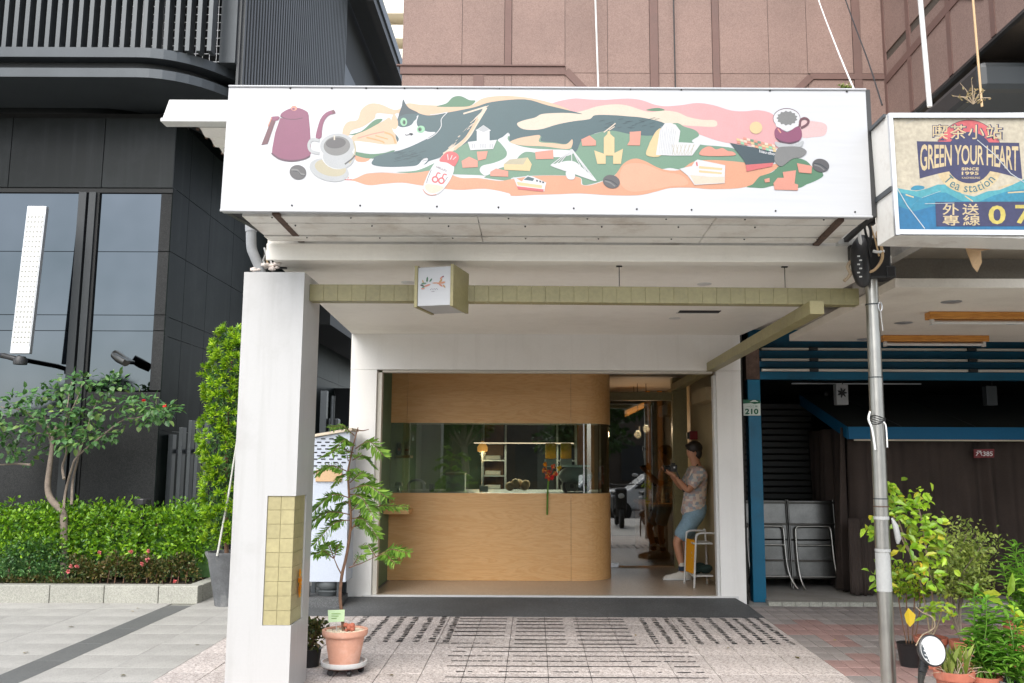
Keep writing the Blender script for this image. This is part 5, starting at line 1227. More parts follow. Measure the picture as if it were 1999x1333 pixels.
# two yellow bags hung on the glass side
for k, px in enumerate((1075, 1105)):
    p = at(px, 880, 11.6); b = thing('hanging_bag', ('lime yellow bag hung left of the chrome machine' if k == 0 else 'lime yellow bag hung above the chrome machine'), 'bag', p)
    MB().box(p.x - .07, p.x + .07, 11.6, 11.64, p.z - .1, p.z + .1).build('upper', 'leaf_yellow', b, bevel=.015); MB().box(p.x - .075, p.x + .075, 11.598, 11.645, p.z - .2, p.z - .101).build('lower', 'plate_white', b, bevel=.01)
    MB().tube([p + Vector((0, .02, .1)), Vector((p.x, 11.62, GZ1 + .05))], .004, 6).build('cord', 'cable_black', b)
# bouquet in a green tube on the counter front
fl_ = thing('flower_bouquet', 'red and orange flowers in a slim green tube fixed to the counter front', 'flowers', at(1069, 1004, 10.47))
MB().tube([at(1068, 1005, 10.475), at(1069, 962, 10.475), at(1071, 935, 10.472)], [.010, .011, .011], 10).build('tube', 'leaf_herb', fl_, smooth=True)
for k, (px, py, mt) in enumerate(((1065, 906, 'petal_orange'), (1062, 918, 'petal_mix'), (1080, 910, 'petal_mix'), (1072, 922, 'petal_mix'), (1084, 925, 'petal_mix'), (1068, 930, 'petal_mix'), (1078, 932, 'petal_red'), (1092, 914, 'leaf_yellow'))):
    p = at(px, py, 10.43); b = MB()
    for _ in range(16): b.leaf(p, rdir(rp_, .3), rdir(rp_), .034, .028)
    b.tube([p, at(1071, 940, 10.47)], .003, 5); b.build('bloom', mt, fl_)
# door glass, timber shelf wall and counter beyond
gd = thing('glass_door', 'dark glass door and side light beside the rounded counter', 'door', (1.4, 11.9, FLOOR))
gdp = MB().box(.93, PX - .1, 11.88, 11.892, FLOOR + .02, Z_(781, 11.9) - .002).build('pane', 'door_glass', gd)
MB().box(.93, X_(1207, 11.88, 1100), 11.86, 11.9, FLOOR + .002, FLOOR + .055).build('patch_hinge', 'alu', gdp)
rm = thing('timber_bar', 'dark timber bar counter beyond the glass door', 'counter', (1.6, 13, FLOOR))
MB().box(X_(1262, 12.6, 1000), IR - .002, 12.5, 14.0, FLOOR, Z_(988, 12.5)).build('body', 'wood_dark', rm); MB().box(X_(1258, 12.6, 1000), IR - .002, 12.45, 14.0, Z_(988, 12.5) + .001, Z_(985, 12.5) + .02).build('top', 'wood_beam', rm)
for px in (1285, 1305, 1262): MB().box(X_(px, 13.9, 900), X_(px + 9, 13.9, 900), 13.9, 13.96, FLOOR, IC - .01).build('upright', 'wood_beam', rm)
for k in range(5):
    p = at(1276 + k * 9, 985, 12.8); p.z = Z_(985, 12.5) + .021
    tag(MB().lathe([(.03, 0), (.03, .11), (.012, .15), (.012, .2)], p, 12).build('bottle', ('black_plastic', 'wood_dark', 'beige')[k % 3], smooth=True), ('leftmost', 'second', 'middle', 'fourth', 'rightmost')[k] + ' of the five small bottles on the timber bar', 'bottle', 'bottles on the timber bar')
bd = MB(); a = at(1240, 800, 13.0); bd.hexa([(a.x - .12, 13.0, a.z - .09), (a.x + .13, 13.0, a.z + .03), (a.x + .13, 13.3, a.z + .03), (a.x - .12, 13.3, a.z - .09), (a.x - .12, 13.0, a.z + .0), (a.x + .13, 13.0, a.z + .11), (a.x + .13, 13.3, a.z + .11), (a.x - .12, 13.3, a.z)])
lb_ = thing('hanging_light_box', 'warm glowing timber light box under the ceiling beyond the door', 'lamp', a); bd.build('shade', 'lamp_warm', lb_); MB().tube([Vector((a.x, 13.15, a.z + .05)), Vector((a.x, 13.15, IC))], .005, 6).build('cord', 'cable_black', lb_)
for k, (px, py) in enumerate(((1262, 830), (1245, 841))):
    p = at(px, py, 12.7); s_ = thing('spotlight', ('lit ceiling spotlight nearest the timber uprights' if k == 0 else 'lit ceiling spotlight left of its twin, beyond the door'), 'spotlight', p)
    MB().lathe([(.03, -.0), (.035, .06), (.02, .07)], p, 14).build('can', 'black_plastic', s_, smooth=True); MB().lathe([(.0, -.002), (.026, -.002)], p, 14, cap=False).build('lens', 'lamp_spot', s_); MB().tube([p + Vector((0, 0, .07)), Vector((p.x, p.y, IC))], .005, 6).build('rod', 'black_plastic', s_)
    lo = plight(px, py + 4, 12.7, 2.2, (1, .75, .5)); lo.parent = s_; lo.location = Vector((0, 0, -.05))
rd = thing('red_wall_box', 'red fire box on the wall above the photographer', 'box', at(1350, 850, 11.4)); p = at(1350, 850, 11.4)
MB().box(IR - .10, IR - .002, 11.38, 11.48, p.z - .05, p.z + .055).build('box', 'plaque_red', rd, bevel=.006); MB().box(IR - .13, IR - .101, 11.4, 11.48, p.z - .04, p.z + .04).build('window', 'black_plastic', rd)
tag(MB().box(IR - .02, IR - .001, 9.75, 9.9, 1.35, 1.62).build('wall_notice', 'beige'), 'small beige notice on the right wall by the opening', 'notice')

# ------------------------------------------------------------------ little display stand
ys = 10.1
std = thing('display_stand', 'white tube stand with yellow side panel and dark bag inside', 'stand', at(1360, 1142, ys))
def sp(px, py, Y=ys): return at(px, py, Y)
fz = FLOOR
def frame_u(Y, px0, px1, pyt):
    a = at(px0, 1100, Y); b = at(px1, 1100, Y); zt_ = Z_(pyt, Y, 1360)
    P = [(a.x - .02, Y, fz), (a.x + .01, Y, zt_ - .06), (a.x + .025, Y, zt_ - .02), (a.x + .06, Y, zt_), (b.x - .03, Y, zt_), (b.x, Y, zt_ - .03), (b.x + .01, Y, fz)]
    return catmull(P, 4, False)
for Y, p0, p1, pt in ((10.0, 1358, 1400, 1041), (10.34, 1339, 1378, 1036)): MB().tube(frame_u(Y, p0, p1, pt), .011, 10).build('tube_frame', 'white_plastic', std, smooth=True)
a0, a1 = at(1358, 1100, 10.0), at(1339, 1100, 10.34)
MB().prism([(a0.x - .01, 10.015, fz + .14), (a1.x - .012, 10.305, fz + .14), (a1.x + .005, 10.305, fz + .50), (a0.x + .008, 10.015, fz + .50)], (.006, 0, 0)).build('side_panel', 'yellow_panel', std)
MB().box(a1.x + .02, a1.x + .24, 10.01, 10.31, fz + .115, fz + .13).build('tray', 'white_plastic', std); MB().box(a1.x + .03, a1.x + .24, 10.01, 10.31, fz + .46, fz + .475).build('tray', 'white_plastic', std)
lgm = MB()
for k in range(7): a = rp_.uniform(0, 6.28); lgm.ball((a0.x - .022, 10.13 + .03 * math.cos(a), fz + .33 + .04 * math.sin(a)), .012, 6, sc=(.2, 1, .7))
lgm.build('emblem', 'white_plastic', std)
bgm = MB()
for k in range(10): bgm.ball((a1.x + .14 + rp_.uniform(-.06, .06), 10.16 + rp_.uniform(-.07, .07), fz + .17 + rp_.uniform(0, .05)), .055, 10, sc=(1.2, 1.1, .7))
tag(bgm.build('dark_bag', 'cloth_green', smooth=True), 'crumpled dark green bag lying in the white display stand', 'bag')
# ================================================================== NEIGHBOUR ON THE RIGHT
NYB = 9.6
nb_ = thing('neighbour_shop', 'closed neighbouring shop with blue steel frame and dark recess', 'building', (3.5, NYB, .1))
pxl = X_(1479, NYB, 960); 
MB().box(pxl - .075, pxl + .06, NYB, NYB + .13, gz(NYB), Z_(741, NYB, 1470)).build('blue_post', 'blue_paint', nb_, bevel=.004)
MB().box(pxl - .085, pxl + .06, NYB + .0, NYB + .16, Z_(740, NYB, 1470), Z_(680, NYB, 1470)).build('post_head', 'rust', nb_)
for k, (a, b) in enumerate(((685, 700), (706, 718), (726, 741))):
    y = NYB + .35 - .16 * k
    MB().box(pxl + .062 + .0 * k, 6.4, y, y + .09, Z_(b, y, 1700), Z_(a, y, 1700)).build('blue_beam', 'blue_paint', nb_, bevel=.004)
    for x0, x1 in ((1486, 1578), (1596, 1886), (1906, 2150)):
        MB().box(X_(x0, y, 700), X_(x1, y, 700), y - .03, y + .02, Z_(a - .5, y, 1700), Z_(a - 4.8, y, 1700)).build('grey_rail', 'concrete_panel', nb_)
    for px in (1587, 1896): MB().box(X_(px - 8, y, 700), X_(px + 8, y, 700), y - .04, y + .02, Z_(a - 0, y, 1700), Z_(a - 6, y, 1700)).build('clamp', 'steel_black', nb_)
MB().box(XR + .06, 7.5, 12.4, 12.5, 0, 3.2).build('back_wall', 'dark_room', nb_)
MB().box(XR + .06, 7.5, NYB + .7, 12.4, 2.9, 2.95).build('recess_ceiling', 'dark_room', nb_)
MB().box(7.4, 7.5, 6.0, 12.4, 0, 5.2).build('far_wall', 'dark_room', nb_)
MB().box(pxl + .07, 7.4, NYB + .52, NYB + .6, Z_(735, NYB + .5), 3.3).build('header_wall', 'blue_paint', nb_)
MB().box(X_(1545, NYB + .515, 740), X_(1798, NYB + .5, 740), NYB + .50, NYB + .515, Z_(750, NYB + .5, 1700), Z_(748, NYB + .5, 1700)).build('conduit', 'alu', nb_)
# dropped white ceiling slab with chamfered left edge
NF, NBk = 5.95, 8.65; zn0 = Z_(561, NF, 1800); zt_ = Z_(543, NF, 1800)
xl0, xl1 = X_(1747, NF, 555), X_(1541, NBk, 670)
MB().hexa([(xl0, NF, zn0), (7.4, NF, zn0), (6.6, NBk, zn0), (xl1, NBk, zn0), (xl0, NF, zt_), (7.4, NF, zt_), (6.6, NBk, zt_), (xl1, NBk, zt_)]).build('dropped_ceiling', 'concrete_panel', nb_, bevel=.004)
# concrete beam and upper soffit behind the neighbour's sign
zc0, zc1 = Z_(546, 6.5, 1800), Z_(505, 6.5, 1800)
MB().box(2.42, 7.4, 6.5, 6.7, zt_ + .004, zc1).build('concrete_beam', 'concrete', nb_)
MB().box(2.42, 7.4, 5.6, 10.1, zc1 + .002, zc1 + .08).build('upper_slab', 'concrete_panel', nb_)
MB().box(2.42, 2.50, 5.35, NBk, zn0 + .20, zc1).build('party_wall', 'concrete', nb_)
MB().box(2.31, 7.4, 5.45, 5.56, 3.52, 3.62).build('sign_beam', 'concrete_panel', nb_)
for k, (px, py) in enumerate(((1857, 589), (1764, 630), (1980, 631), (1687, 662))):
    d = ray(px, py); p = CAM + d * ((zn0 - 1.6) / d.z); MB().lathe([(.0, -.006), (.06, -.006), (.075, -.001)], (p.x, p.y, zn0), 24).build('downlight', 'alu', nb_, smooth=True)
# fluorescent battens in timber housings
for k, (x0, x1, y0, y1, Yb) in enumerate(((1815, 2080, 600, 612, 6.9), (1722, 1928, 654, 667, 8.2))):
    a, b = X_(x0, Yb, 606), X_(x1, Yb, 606); zb1 = zn0 - .001; zb0 = Z_(y1, Yb, 1850)
    f_ = thing('batten_light', ('fluorescent batten in timber housing nearer the street on neighbour ceiling' if k == 0 else 'fluorescent batten in timber housing behind the steel pole'), 'light', ((a + b) / 2, Yb, zb1), 'fluorescent battens under the neighbour ceiling')
    MB().box(a, b, Yb, Yb + .1, zb1 - .055, zb1).build('housing', 'wood_beam', f_, bevel=.004); MB().tube([(a + .03, Yb + .05, zb1 - .078), (b - .03, Yb + .05, zb1 - .078)], .015, 12).build('tube', 'white_plastic', f_, smooth=True)
    for x in (a + .02, b - .045): MB().box(x, x + .025, Yb + .03, Yb + .07, zb1 - .1, zb1 - .056).build('holder', 'white_plastic', f_)
# plastic flap of torn vinyl hanging below the neighbour's sign
tf = MB(); a = at(1875, 478, 5.3)
P = [at(1860, 478, 5.3), at(1965, 479, 5.3), at(1935, 486, 5.28), at(1915, 490, 5.26), at(1917, 512, 5.27), at(1908, 531, 5.3), at(1899, 520, 5.27), at(1891, 500, 5.25), at(1885, 484, 5.27)]
tf.prism(P, (0, .004, 0)); tag(tf.build('torn_flap', 'tan_board'), 'torn tan flap hanging under the tea sign', 'flap')

# number plates
pn_ = thing('house_number_plate', 'green and white house number plate 210 on the blue post', 'sign', at(1467, 795, NYB - .02))
y = NYB - .012
def npf(px, py, l=0): return at(px, py, y - .004 - l)
npl = MB().prism([at(1450, 780, y), at(1484, 781, y), at(1485, 811, y), at(1452, 811, y)], (0, .008, 0)).build('plate', 'plate_white', pn_)
nm = MB(); nm.face([npf(*p) for p in ((1450, 780), (1484, 781), (1484, 787), (1473, 788.5), (1465, 786.5), (1450, 788))], 1)
nm.face([npf(x, yy_, .001) for x, yy_ in ((1463, 785), (1469, 781.5), (1474, 780.8), (1481, 784.5), (1474, 784))], 2)
put_text(nm, '210', 10, lambda x, yy_: npf(1467.5 + x, 803 - yy_, .001), 0, .35, 1.0, fit=(26, 11)); put_text(nm, '一心二路', 4, lambda x, yy_: npf(1468 + x, 793 - yy_, .001), 0, 0, 1.1, fit=(22, 4))
nm.build('lettering', ['plate_green', 'plate_green', 'plate_white'], npl)
pq = thing('red_plaque', 'small red plaque with white number on the brown curtain', 'plaque', at(1921, 886, 9.8)); y2 = 9.84
npl = MB().prism([at(1901, 877, y2), at(1941, 876, y2), at(1941, 893, y2), at(1902, 894, y2)], (0, .01, 0)).build('plate', 'plaque_red', pq)
nm = MB(); put_text(nm, '承385', 10, lambda x, yy_: at(1921.5 + x, 885.3 - yy_, y2 - .003), 0, .12, 1.0, fit=(33, 11)); nm.build('lettering', ['text_white'], npl)

# awning
aw = thing('blue_edged_awning', 'dark awning with blue valance over the brown curtain', 'awning', (4.5, 10, 1.8))
f0, f1 = at(1655, 833, 9.9), at(1655, 857, 9.9); bk = at(1562, 770, 11.3); AR = 7.2
MB().hexa([(f0.x, 9.9, f0.z - .02), (AR, 9.9, f0.z - .02), (AR, 11.3, bk.z - .02), (bk.x, 11.3, bk.z - .02), (f0.x, 9.9, f0.z), (AR, 9.9, f0.z), (AR, 11.3, bk.z), (bk.x, 11.3, bk.z)]).build('canopy', 'awning_dark', aw)
avl = MB().box(f0.x, AR, 9.885, 9.898, f1.z, f0.z).build('front_valance', 'blue_fabric', aw); MB().box(f0.x + .06, AR, 9.888, 9.9, f1.z - .018, f1.z - .002).build('valance_trim', 'beige', avl)
MB().prism([(f0.x - .004, 9.9, f1.z), (f0.x - .004, 9.9, f0.z), (bk.x - .004, 11.3, bk.z), (bk.x - .004, 11.3, bk.z - .13)], (-.008, 0, 0)).build('side_valance', 'blue_fabric', aw)
for px in (1760, 1905):
    p = at(px, 833, 9.92); MB().bar((p.x - .25, 11.3, bk.z + .004), (p.x + .0, 9.92, f0.z + .004), .012, .008).build('seam', 'steel_black', aw)
for k in range(2):
    MB().bar((f0.x + .2 + 2.8 * k, 11.2, bk.z), (f0.x + .2 + 2.8 * k, 12.4, bk.z + .05), .04, .04).build('support_arm', 'steel_black', aw)
# curtain
def curtain(name, label, P0, P1, z1, waves, amp):
    b = MB(); n = waves * 14; P0 = Vector(P0); P1 = Vector(P1); d = P1 - P0; nn = Vector((-d.y, d.x)).normalized(); rows_ = 7
    g_ = []
    for j in range(rows_ + 1):
        t = j / rows_; row = []
        for i in range(n + 1):
            u = i / n; a = amp * (.5 + .5 * (1 - t)) * (math.sin(u * waves * 6.28 + 2.6 * math.sin(u * 11 + .6) + .5 * t) * (.55 + .45 * math.sin(u * 29 + 1.3)) + .55 * math.sin(u * waves * .37 * 6.28 + 2 * t) + .2 * math.sin(u * waves * 2.3 * 6.28 + 1 + 3 * t)); p = P0 + d * u + nn * a
            row.append((p.x, p.y, gz(p.y) + .055 + (z1 - gz(p.y) - .055) * t + .012 * math.sin(u * 23) * (1 - t)))
        g_.append(row)
    for j in range(rows_):
        for i in range(n): b.face([g_[j][i], g_[j][i + 1], g_[j + 1][i + 1], g_[j + 1][i]])
    me = b; o = me.build(name, 'curtain', smooth=True); 
    import bmesh; bm = bmesh.new(); bm.from_mesh(o.data); bmesh.ops.remove_doubles(bm, verts=bm.verts, dist=1e-5); bm.to_mesh(o.data); bm.free()
    sdm = o.modifiers.new('thick', 'SOLIDIFY'); sdm.thickness = .006
    return tag(o, label, 'curtain')
curtain('brown_curtain', 'long brown curtain hanging under the blue-edged awning', (f0.x + .02, 9.96), (6.9, 9.98), f1.z + .03, 11, .085)
curtain('brown_curtain', 'brown side curtain drawn back into the dark recess', (f0.x + .0, 9.98), (3.45, 11.25), 2.0, 5, .08)
curtain('cloth_skirt', 'brown cloth skirt hanging low beside the folded tables', (X_(1655, 9.85, 1100), 9.78), (X_(1712, 9.85, 1100), 9.8), 1.02, 4, .022)
# roller shutter
rs = thing('roller_shutter', 'dark ribbed roller shutter behind the folded tables', 'shutter', (3, 11.3, .1))
zz = .12; sl_ = None
while zz < 2.3:
    b_o = MB().box(pxl + .0, 3.5, 11.3, 11.33, zz, zz + .075)
    if sl_ is None: sl_ = b_o.build('slat', 'shutter', rs, bevel=.012); z00 = zz
    else:
        c = share(sl_, wloc(rs) + Vector((0, 0, zz - z00)), rs, 'slat')
        md = c.modifiers.new('bevel', 'BEVEL'); md.width = .012; md.segments = 2
    zz += .08
# hanging lanterns / mirrors in the recess
for k, (x0, x1, y0, y1) in enumerate(((1633, 1656, 750, 790), (1926, 1947, 752, 790))):
    y = 9.86; b = thing('hanging_box', ('patterned grey box hung over the awning, left one' if k == 0 else 'plain grey box hung over the awning, right one'), 'box', at((x0 + x1) / 2, y1, y))
    MB().box(X_(x0, y, 770), X_(x1, y, 770), y, y + .1, Z_(y1, y, 1700), Z_(y0, y, 1700)).build('case', 'pvc_grey' if k == 0 else 'grey_metal', b, bevel=.004)
    MB().tube([at((x0 + x1) / 2, y0, y + .05), at((x0 + x1) / 2, 735, y + .05)], .006, 6).build('cord', 'cable_black', b)
    if k == 0:
        pt = MB()
        for q_ in range(7): a = at(1644, 772, y - .001); an = q_ * .9; pt.leaf(a + Vector((0, -.002, .03)), (math.cos(an), 0, math.sin(an)), (0, -1, 0), .06, .02)
        pt.build('pattern', 'black_plastic', b)
# folded stainless tables
def table(px0, px1, label, Y):
    s_ = (px1 - px0) * Y / FPX; p = at((px0 + px1) / 2, 1150, Y); z0 = gz(Y) + .045; H = .96; x0, x1 = p.x - s_ / 2, p.x + s_ / 2
    t = thing('folded_table', label, 'table', (p.x, Y, z0), 'folded stainless tables against the shutter'); dy = .12
    def q_(x, z, o=0): return (x, Y + dy * z / H + o, z0 + z)
    for za, zb in ((.53, .96), (.10, .52)):
        MB().hexa([q_(x0 + .02, za), q_(x1 - .02, za), q_(x1 - .02, za, .02), q_(x0 + .02, za, .02), q_(x0 + .02, zb), q_(x1 - .02, zb), q_(x1 - .02, zb, .02), q_(x0 + .02, zb, .02)]).build('top_panel', 'stainless_dull', t, bevel=.004)
    for z in (.94, .70, .30, .12): MB().bar(q_(x0 + .01, z, -.012), q_(x1 - .01, z, -.012), .03, .02).build('crossbar', 'stainless_dull', t)
    for x, o in ((x0 + .012, 0), (x1 - .012, 0)): MB().tube([q_(x, 0, -.02), q_(x, .08, -.005), q_(x, .97, -.005)], .011, 8).build('edge_tube', 'stainless_dull', t, smooth=True)
    U = [q_(x0 + .12, 0.0, -.09), q_(x0 + .09, .1, -.05), q_(x0 + .07, .3, -.04), q_(x0 + .07, .62, -.04), q_(x0 + .085, .66, -.04), q_(x0 + .12, .675, -.04), q_(x1 - .12, .675, -.04), q_(x1 - .085, .66, -.04), q_(x1 - .07, .62, -.04), q_(x1 - .06, .3, -.04), q_(x1 - .03, .12, -.05), q_(x1 + .03, .0, -.10)]
    MB().tube(catmull(U, 3, False), .0125, 8).build('leg_frame', 'stainless', t, smooth=True)
    MB().tube([q_(x0 + .07, .47, -.04), q_(x1 - .07, .47, -.04)], .010, 8).build('stretcher', 'stainless', t, smooth=True); MB().tube([q_(x0 + .1, .13, -.05), q_(x1 - .05, .13, -.05)], .009, 8).build('stretcher', 'stainless', t, smooth=True)
    return t
table(1452, 1546, 'folded stainless table half hidden by the blue post', 10.32); table(1548, 1640, 'folded stainless table nearer the brown curtain', 10.28)
# raised tiled edge
ke = struct(MB().box(pxl + .05, 7.3, 9.42, 12.4, 0, gz(9.5) + .04).build('recess_floor', 'concrete'))
kx = X_(1480, 9.4, 1185); kt = None
for i in range(26):
    x = pxl + .02 + i * .137
    if x > 6: break
    if kt is None: kt = MB().box(x + .003, x + .134, 9.36, 9.418, gz(9.36), gz(9.4) + .042).build('edge_tile', 'granite_kerb', ke, bevel=.004); kx0 = x
    else: share(kt, Vector((x - kx0, 0, 0)), ke, 'edge_tile')

# ================================================================== NEIGHBOUR'S TEA SIGN
ts = thing('tea_sign_lightbox', 'weathered tea station light box sign with navy banner at the right edge', 'sign', (2.6, 5.05, 2.87))
TY = 5.0
q0, q1, q2, q3 = at(1747, 459, TY), at(2190, 470, TY), at(2170, 218, TY), at(1733, 222, TY)
def onts(px, py, l=0): return at(px, py, TY - l)
tcs = MB().hexa([q0, q1, q1 + Vector((0, .26, 0)), q0 + Vector((0, .26, 0)), q3, q2, q2 + Vector((0, .26, 0)), q3 + Vector((0, .26, 0))]).build('case', 'soffit_sheet', ts)
frp = [((1733, 222), (1747, 459)), ((1733, 226), (2170, 226)), ((1747, 453), (2190, 456))]
for a, b in frp: MB().bar(onts(*a, .008) + Vector((.012, 0, 0)), onts(*b, .008) + Vector((.012, 0, 0)), .022, .028).build('frame_bar', 'alu', ts)
MB().bar(q3 + Vector((-.004, .03, -.0)), q3 + Vector((-.004, .25, 0)), .02, .02).build('frame_bar', 'grey_metal', ts)
MB().bar(q0.lerp(q3, .38) + Vector((-.004, .0, 0)), q0.lerp(q3, .38) + Vector((-.004, .26, 0)), .012, .03).build('frame_bar', 'grey_metal', ts)
TC = dict(tan=srgb(228, 216, 190), sea=srgb(56, 156, 188), seal=srgb(90, 185, 196), navy=srgb(66, 66, 108), pinks=srgb(236, 110, 112), cream=srgb(238, 214, 166), yellow=srgb(238, 218, 110), scr=(.75, .8, .82), teal=srgb(70, 130, 140), black=(.03, .03, .05), seab=srgb(36, 130, 182))
TN = list(TC)
for k in TN: pm('tea_' + k, mul(TC[k], .5), .4, var=.12, scale=7, fine=45, fvar=.18, dirt=mul(TC[k], .4), dirt_scale=6, dirt_amt=.5)
ta = MB(); TL = [.001]
def tshape(col, pts, s_=True):
    TL[0] += .00004; P = [Vector(p) for p in pts]
    if s_: P = catmull(P, 4)
    ta.face([onts(p[0], p[1], TL[0]) for p in P], TN.index(col))
def C_(x, y): return (1600 + x / 3.81, 150 + y / 3.81)
def tc_(col, pts, s_=False): tshape(col, [C_(*p) for p in pts], s_)
tc_('tan', [(515, 295), (2100, 300), (2100, 1140), (590, 1135)])
tc_('seal', [(574, 826), (640, 838), (720, 850), (800, 830), (880, 800), (960, 800), (1060, 870), (1150, 890), (1250, 850), (1340, 840), (1440, 800), (1520, 760), (1700, 760), (2100, 800), (2100, 1138), (590, 1134)])
tc_('sea', [(574, 860), (660, 870), (760, 900), (860, 860), (940, 860), (1050, 920), (1180, 930), (1300, 880), (1400, 850), (1560, 830), (2100, 860), (2100, 1138), (590, 1134)])
tc_('seab', [(580, 960), (700, 1000), (850, 960), (1000, 1000), (1300, 960), (2100, 980), (2100, 1138), (588, 1134)])
tc_('sea', [(676, 836), (710, 808), (770, 812), (776, 832), (720, 844)], True)
for P in ([(640, 870), (700, 890)], [(1080, 880), (1140, 920)], [(1330, 820), (1440, 790)], [(1400, 856), (1530, 848)]):
    a, b = P; tc_('cream', [a, b, (b[0], b[1] + 10), (a[0], a[1] + 10)])
def tell(col, c, r_, n=40, a0=0, a1=360):
    tc_(col, [(c[0] + r_[0] * math.cos(R(a0 + (a1 - a0) * i / n)), c[1] + r_[1] * math.sin(R(a0 + (a1 - a0) * i / n))) for i in range(n)])
tell('black', (1108, 590), (252, 272)); tell('pinks', (1108, 590), (248, 268)); tell('cream', (1112, 640), (250, 228), 40, 0, 180)
tell('navy', (1115, 600), (180, 192))
top = [(722 + (1484 - 722) * i / 12, 478 + 12 * i / 12) for i in range(13)]; bot = [(1508 - (1508 - 745) * i / 12, 760 - 70 * math.sin(math.pi * i / 12) - 4 * i / 12) for i in range(13)]
tc_('navy', top + bot)
# tall arched letters on the banner
def banner(x, y):
    u = (x + 1) / 2; xx = 748 + (1478 - 748) * u; yt = 500 + 14 * u + (0 if True else 0); yb2 = 704 - 52 * math.sin(math.pi * u); t = (1 - y) / 2
    p = C_(xx, yt + (yb2 - yt) * t); return onts(p[0], p[1], TL[0] + .0003)
put_text(ta, 'GREEN YOUR HEART', 1, banner, TN.index('cream'), .015, .95, fit=(2, 2))
def tt(cx_, cy_, sk=0): return lambda x, y: onts(*C_(cx_ + x, cy_ - y + sk * x), TL[0] + .0004)
put_text(ta, 'SINCE', 30, tt(1120, 684), TN.index('cream'), 1.2, 1.1, fit=(130, 22)); put_text(ta, '1995', 40, tt(1120, 717), TN.index('cream'), 1.5, 1.1, fit=(126, 26)); put_text(ta, 'KAOHSIUNG', 18, tt(1126, 750), TN.index('cream'), .2, 1.0, fit=(135, 15))
def arc(x, y):
    a = R(90) - x / 205.0; r_ = 204 - y; return onts(*C_(1113 + r_ * 1.04 * math.cos(a), 622 + r_ * math.sin(a)), TL[0] + .0004)
put_text(ta, 'Tea station', 60, arc, TN.index('teal'), .2, 1.05, fit=(380, 66))
put_text(ta, '喫茶小站', 120, tt(1102, 412), TN.index('navy'), 5.0, 1.12, fit=(530, 122)); TL[0] += .0006; put_text(ta, '喫茶小站', 120, tt(1099, 409), TN.index('cream'), 0.6, 1.12, fit=(516, 108))
TL[0] += .0003; tc_('navy', [(860, 930), (2100, 924), (2100, 1108), (868, 1112)]); 
put_text(ta, '外送', 90, tt(1050, 985), TN.index('cream'), 1.0, 1.3, fit=(272, 84)); put_text(ta, '專線', 90, tt(1055, 1066), TN.index('cream'), 1.0, 1.3, fit=(280, 78))
put_text(ta, '0', 150, tt(1320, 1026), TN.index('yellow'), 3, 1, fit=(128, 140)); put_text(ta, '7', 150, tt(1520, 1022), TN.index('yellow'), 3, 1, fit=(130, 140))
TL[0] += .0006
for P in ([(574, 828), (650, 960), (780, 1130)], [(1170, 470), (1300, 580), (1420, 720), (1540, 800)], [(600, 380), (640, 350), (700, 320)], [(680, 960), (760, 900), (900, 850)], [(780, 945), (1000, 940)]):
    for a, b in zip(P[:-1], P[1:]): tc_('scr', [a, b, (b[0] + 5, b[1] - 4), (a[0] + 5, a[1] - 4)])
ta.build('printed_face', ['tea_' + k for k in TN], tcs)
# weeds on top of the signs
def weed(label, px, py, Y, n, h, mat, lm, seed, name='dry_weed'):
    r_ = random.Random(seed); t = thing(name, label, 'weed', at(px, py, Y)); b, l_ = MB(), MB(); o = at(px, py, Y)
    for _ in range(n):
        d = Vector((r_.gauss(0, .6), r_.gauss(0, .3), r_.uniform(.2, 1))).normalized() * h * r_.uniform(.5, 1); p2 = o + d; b.tube([o, o + d * .5 + Vector((0, 0, .02)), p2], [.003, .0025, .0015], 5)
        for _k in range(5): l_.leaf(o + d * r_.uniform(.3, 1), rdir(r_, .3), rdir(r_), .022, .010)
    b.build('stalks', mat, t); l_.build('leaves', lm, t); return t
weed('dry branching weed on the beam above the tea sign', 1900, 203, 5.5, 12, .17, 'twig_dry', 'leaf_dry', 5); weed('small green tuft on the top right of the big sign', 1650, 174, 5.4, 14, .05, 'twig_dry', 'leaf_small', 6, 'grass_tuft')

# ================================================================== STEEL POLE, JUNCTION BOXES, CABLES
pole = thing('steel_pole', 'tall stainless steel pole tied with wire beside the potted plants', 'pole', (2.28, 5.85, gz(5.85)))
pb, pt_ = at(1734, 1333, 5.85), at(1701, 540, 5.85)
def pp2(py): t = (py - 540) / (1333 - 540); p = pt_.lerp(pb, t); return p
segs = [(1420, 985, .0465), (985, 746, .0455), (746, 598, .0435), (598, 535, .041)]
for a, b, r_ in segs: MB().tube([pp2(a) if a < 1400 else Vector((pb.x + .003, 5.85, gz(5.85) - .02)), pp2(b)], r_, 24).build('segment', 'stainless', pole, smooth=True)
for y in (985, 746, 598): MB().lathe([(.047, -.004), (.047, .004)], pp2(y), 24, cap=False).build('joint_ring', 'grey_metal', pole)
for y, mt, h_ in ((1000, 'rust', .004), (1022, 'rubber_tape', .01), (1084, 'rubber_tape', .01)): MB().lathe([(.0485, -h_), (.0485, h_)], pp2(y), 24, cap=False).build('tape', mt, pole)
MB().lathe([(.0475, -.12), (.0475, .12)], pp2(1125), 24, cap=False).build('worn_sticker', 'rubber_tape', pole)
for k in range(5): MB().tube([pp2(825 + k * 3) + Vector((.049 * math.cos(R(a)), .049 * math.sin(R(a)), .01 * math.sin(R(a * 2 + k * 40)))) for a in range(0, 361, 20)], .003, 5).build('tie_wire', 'steel_black', pole)
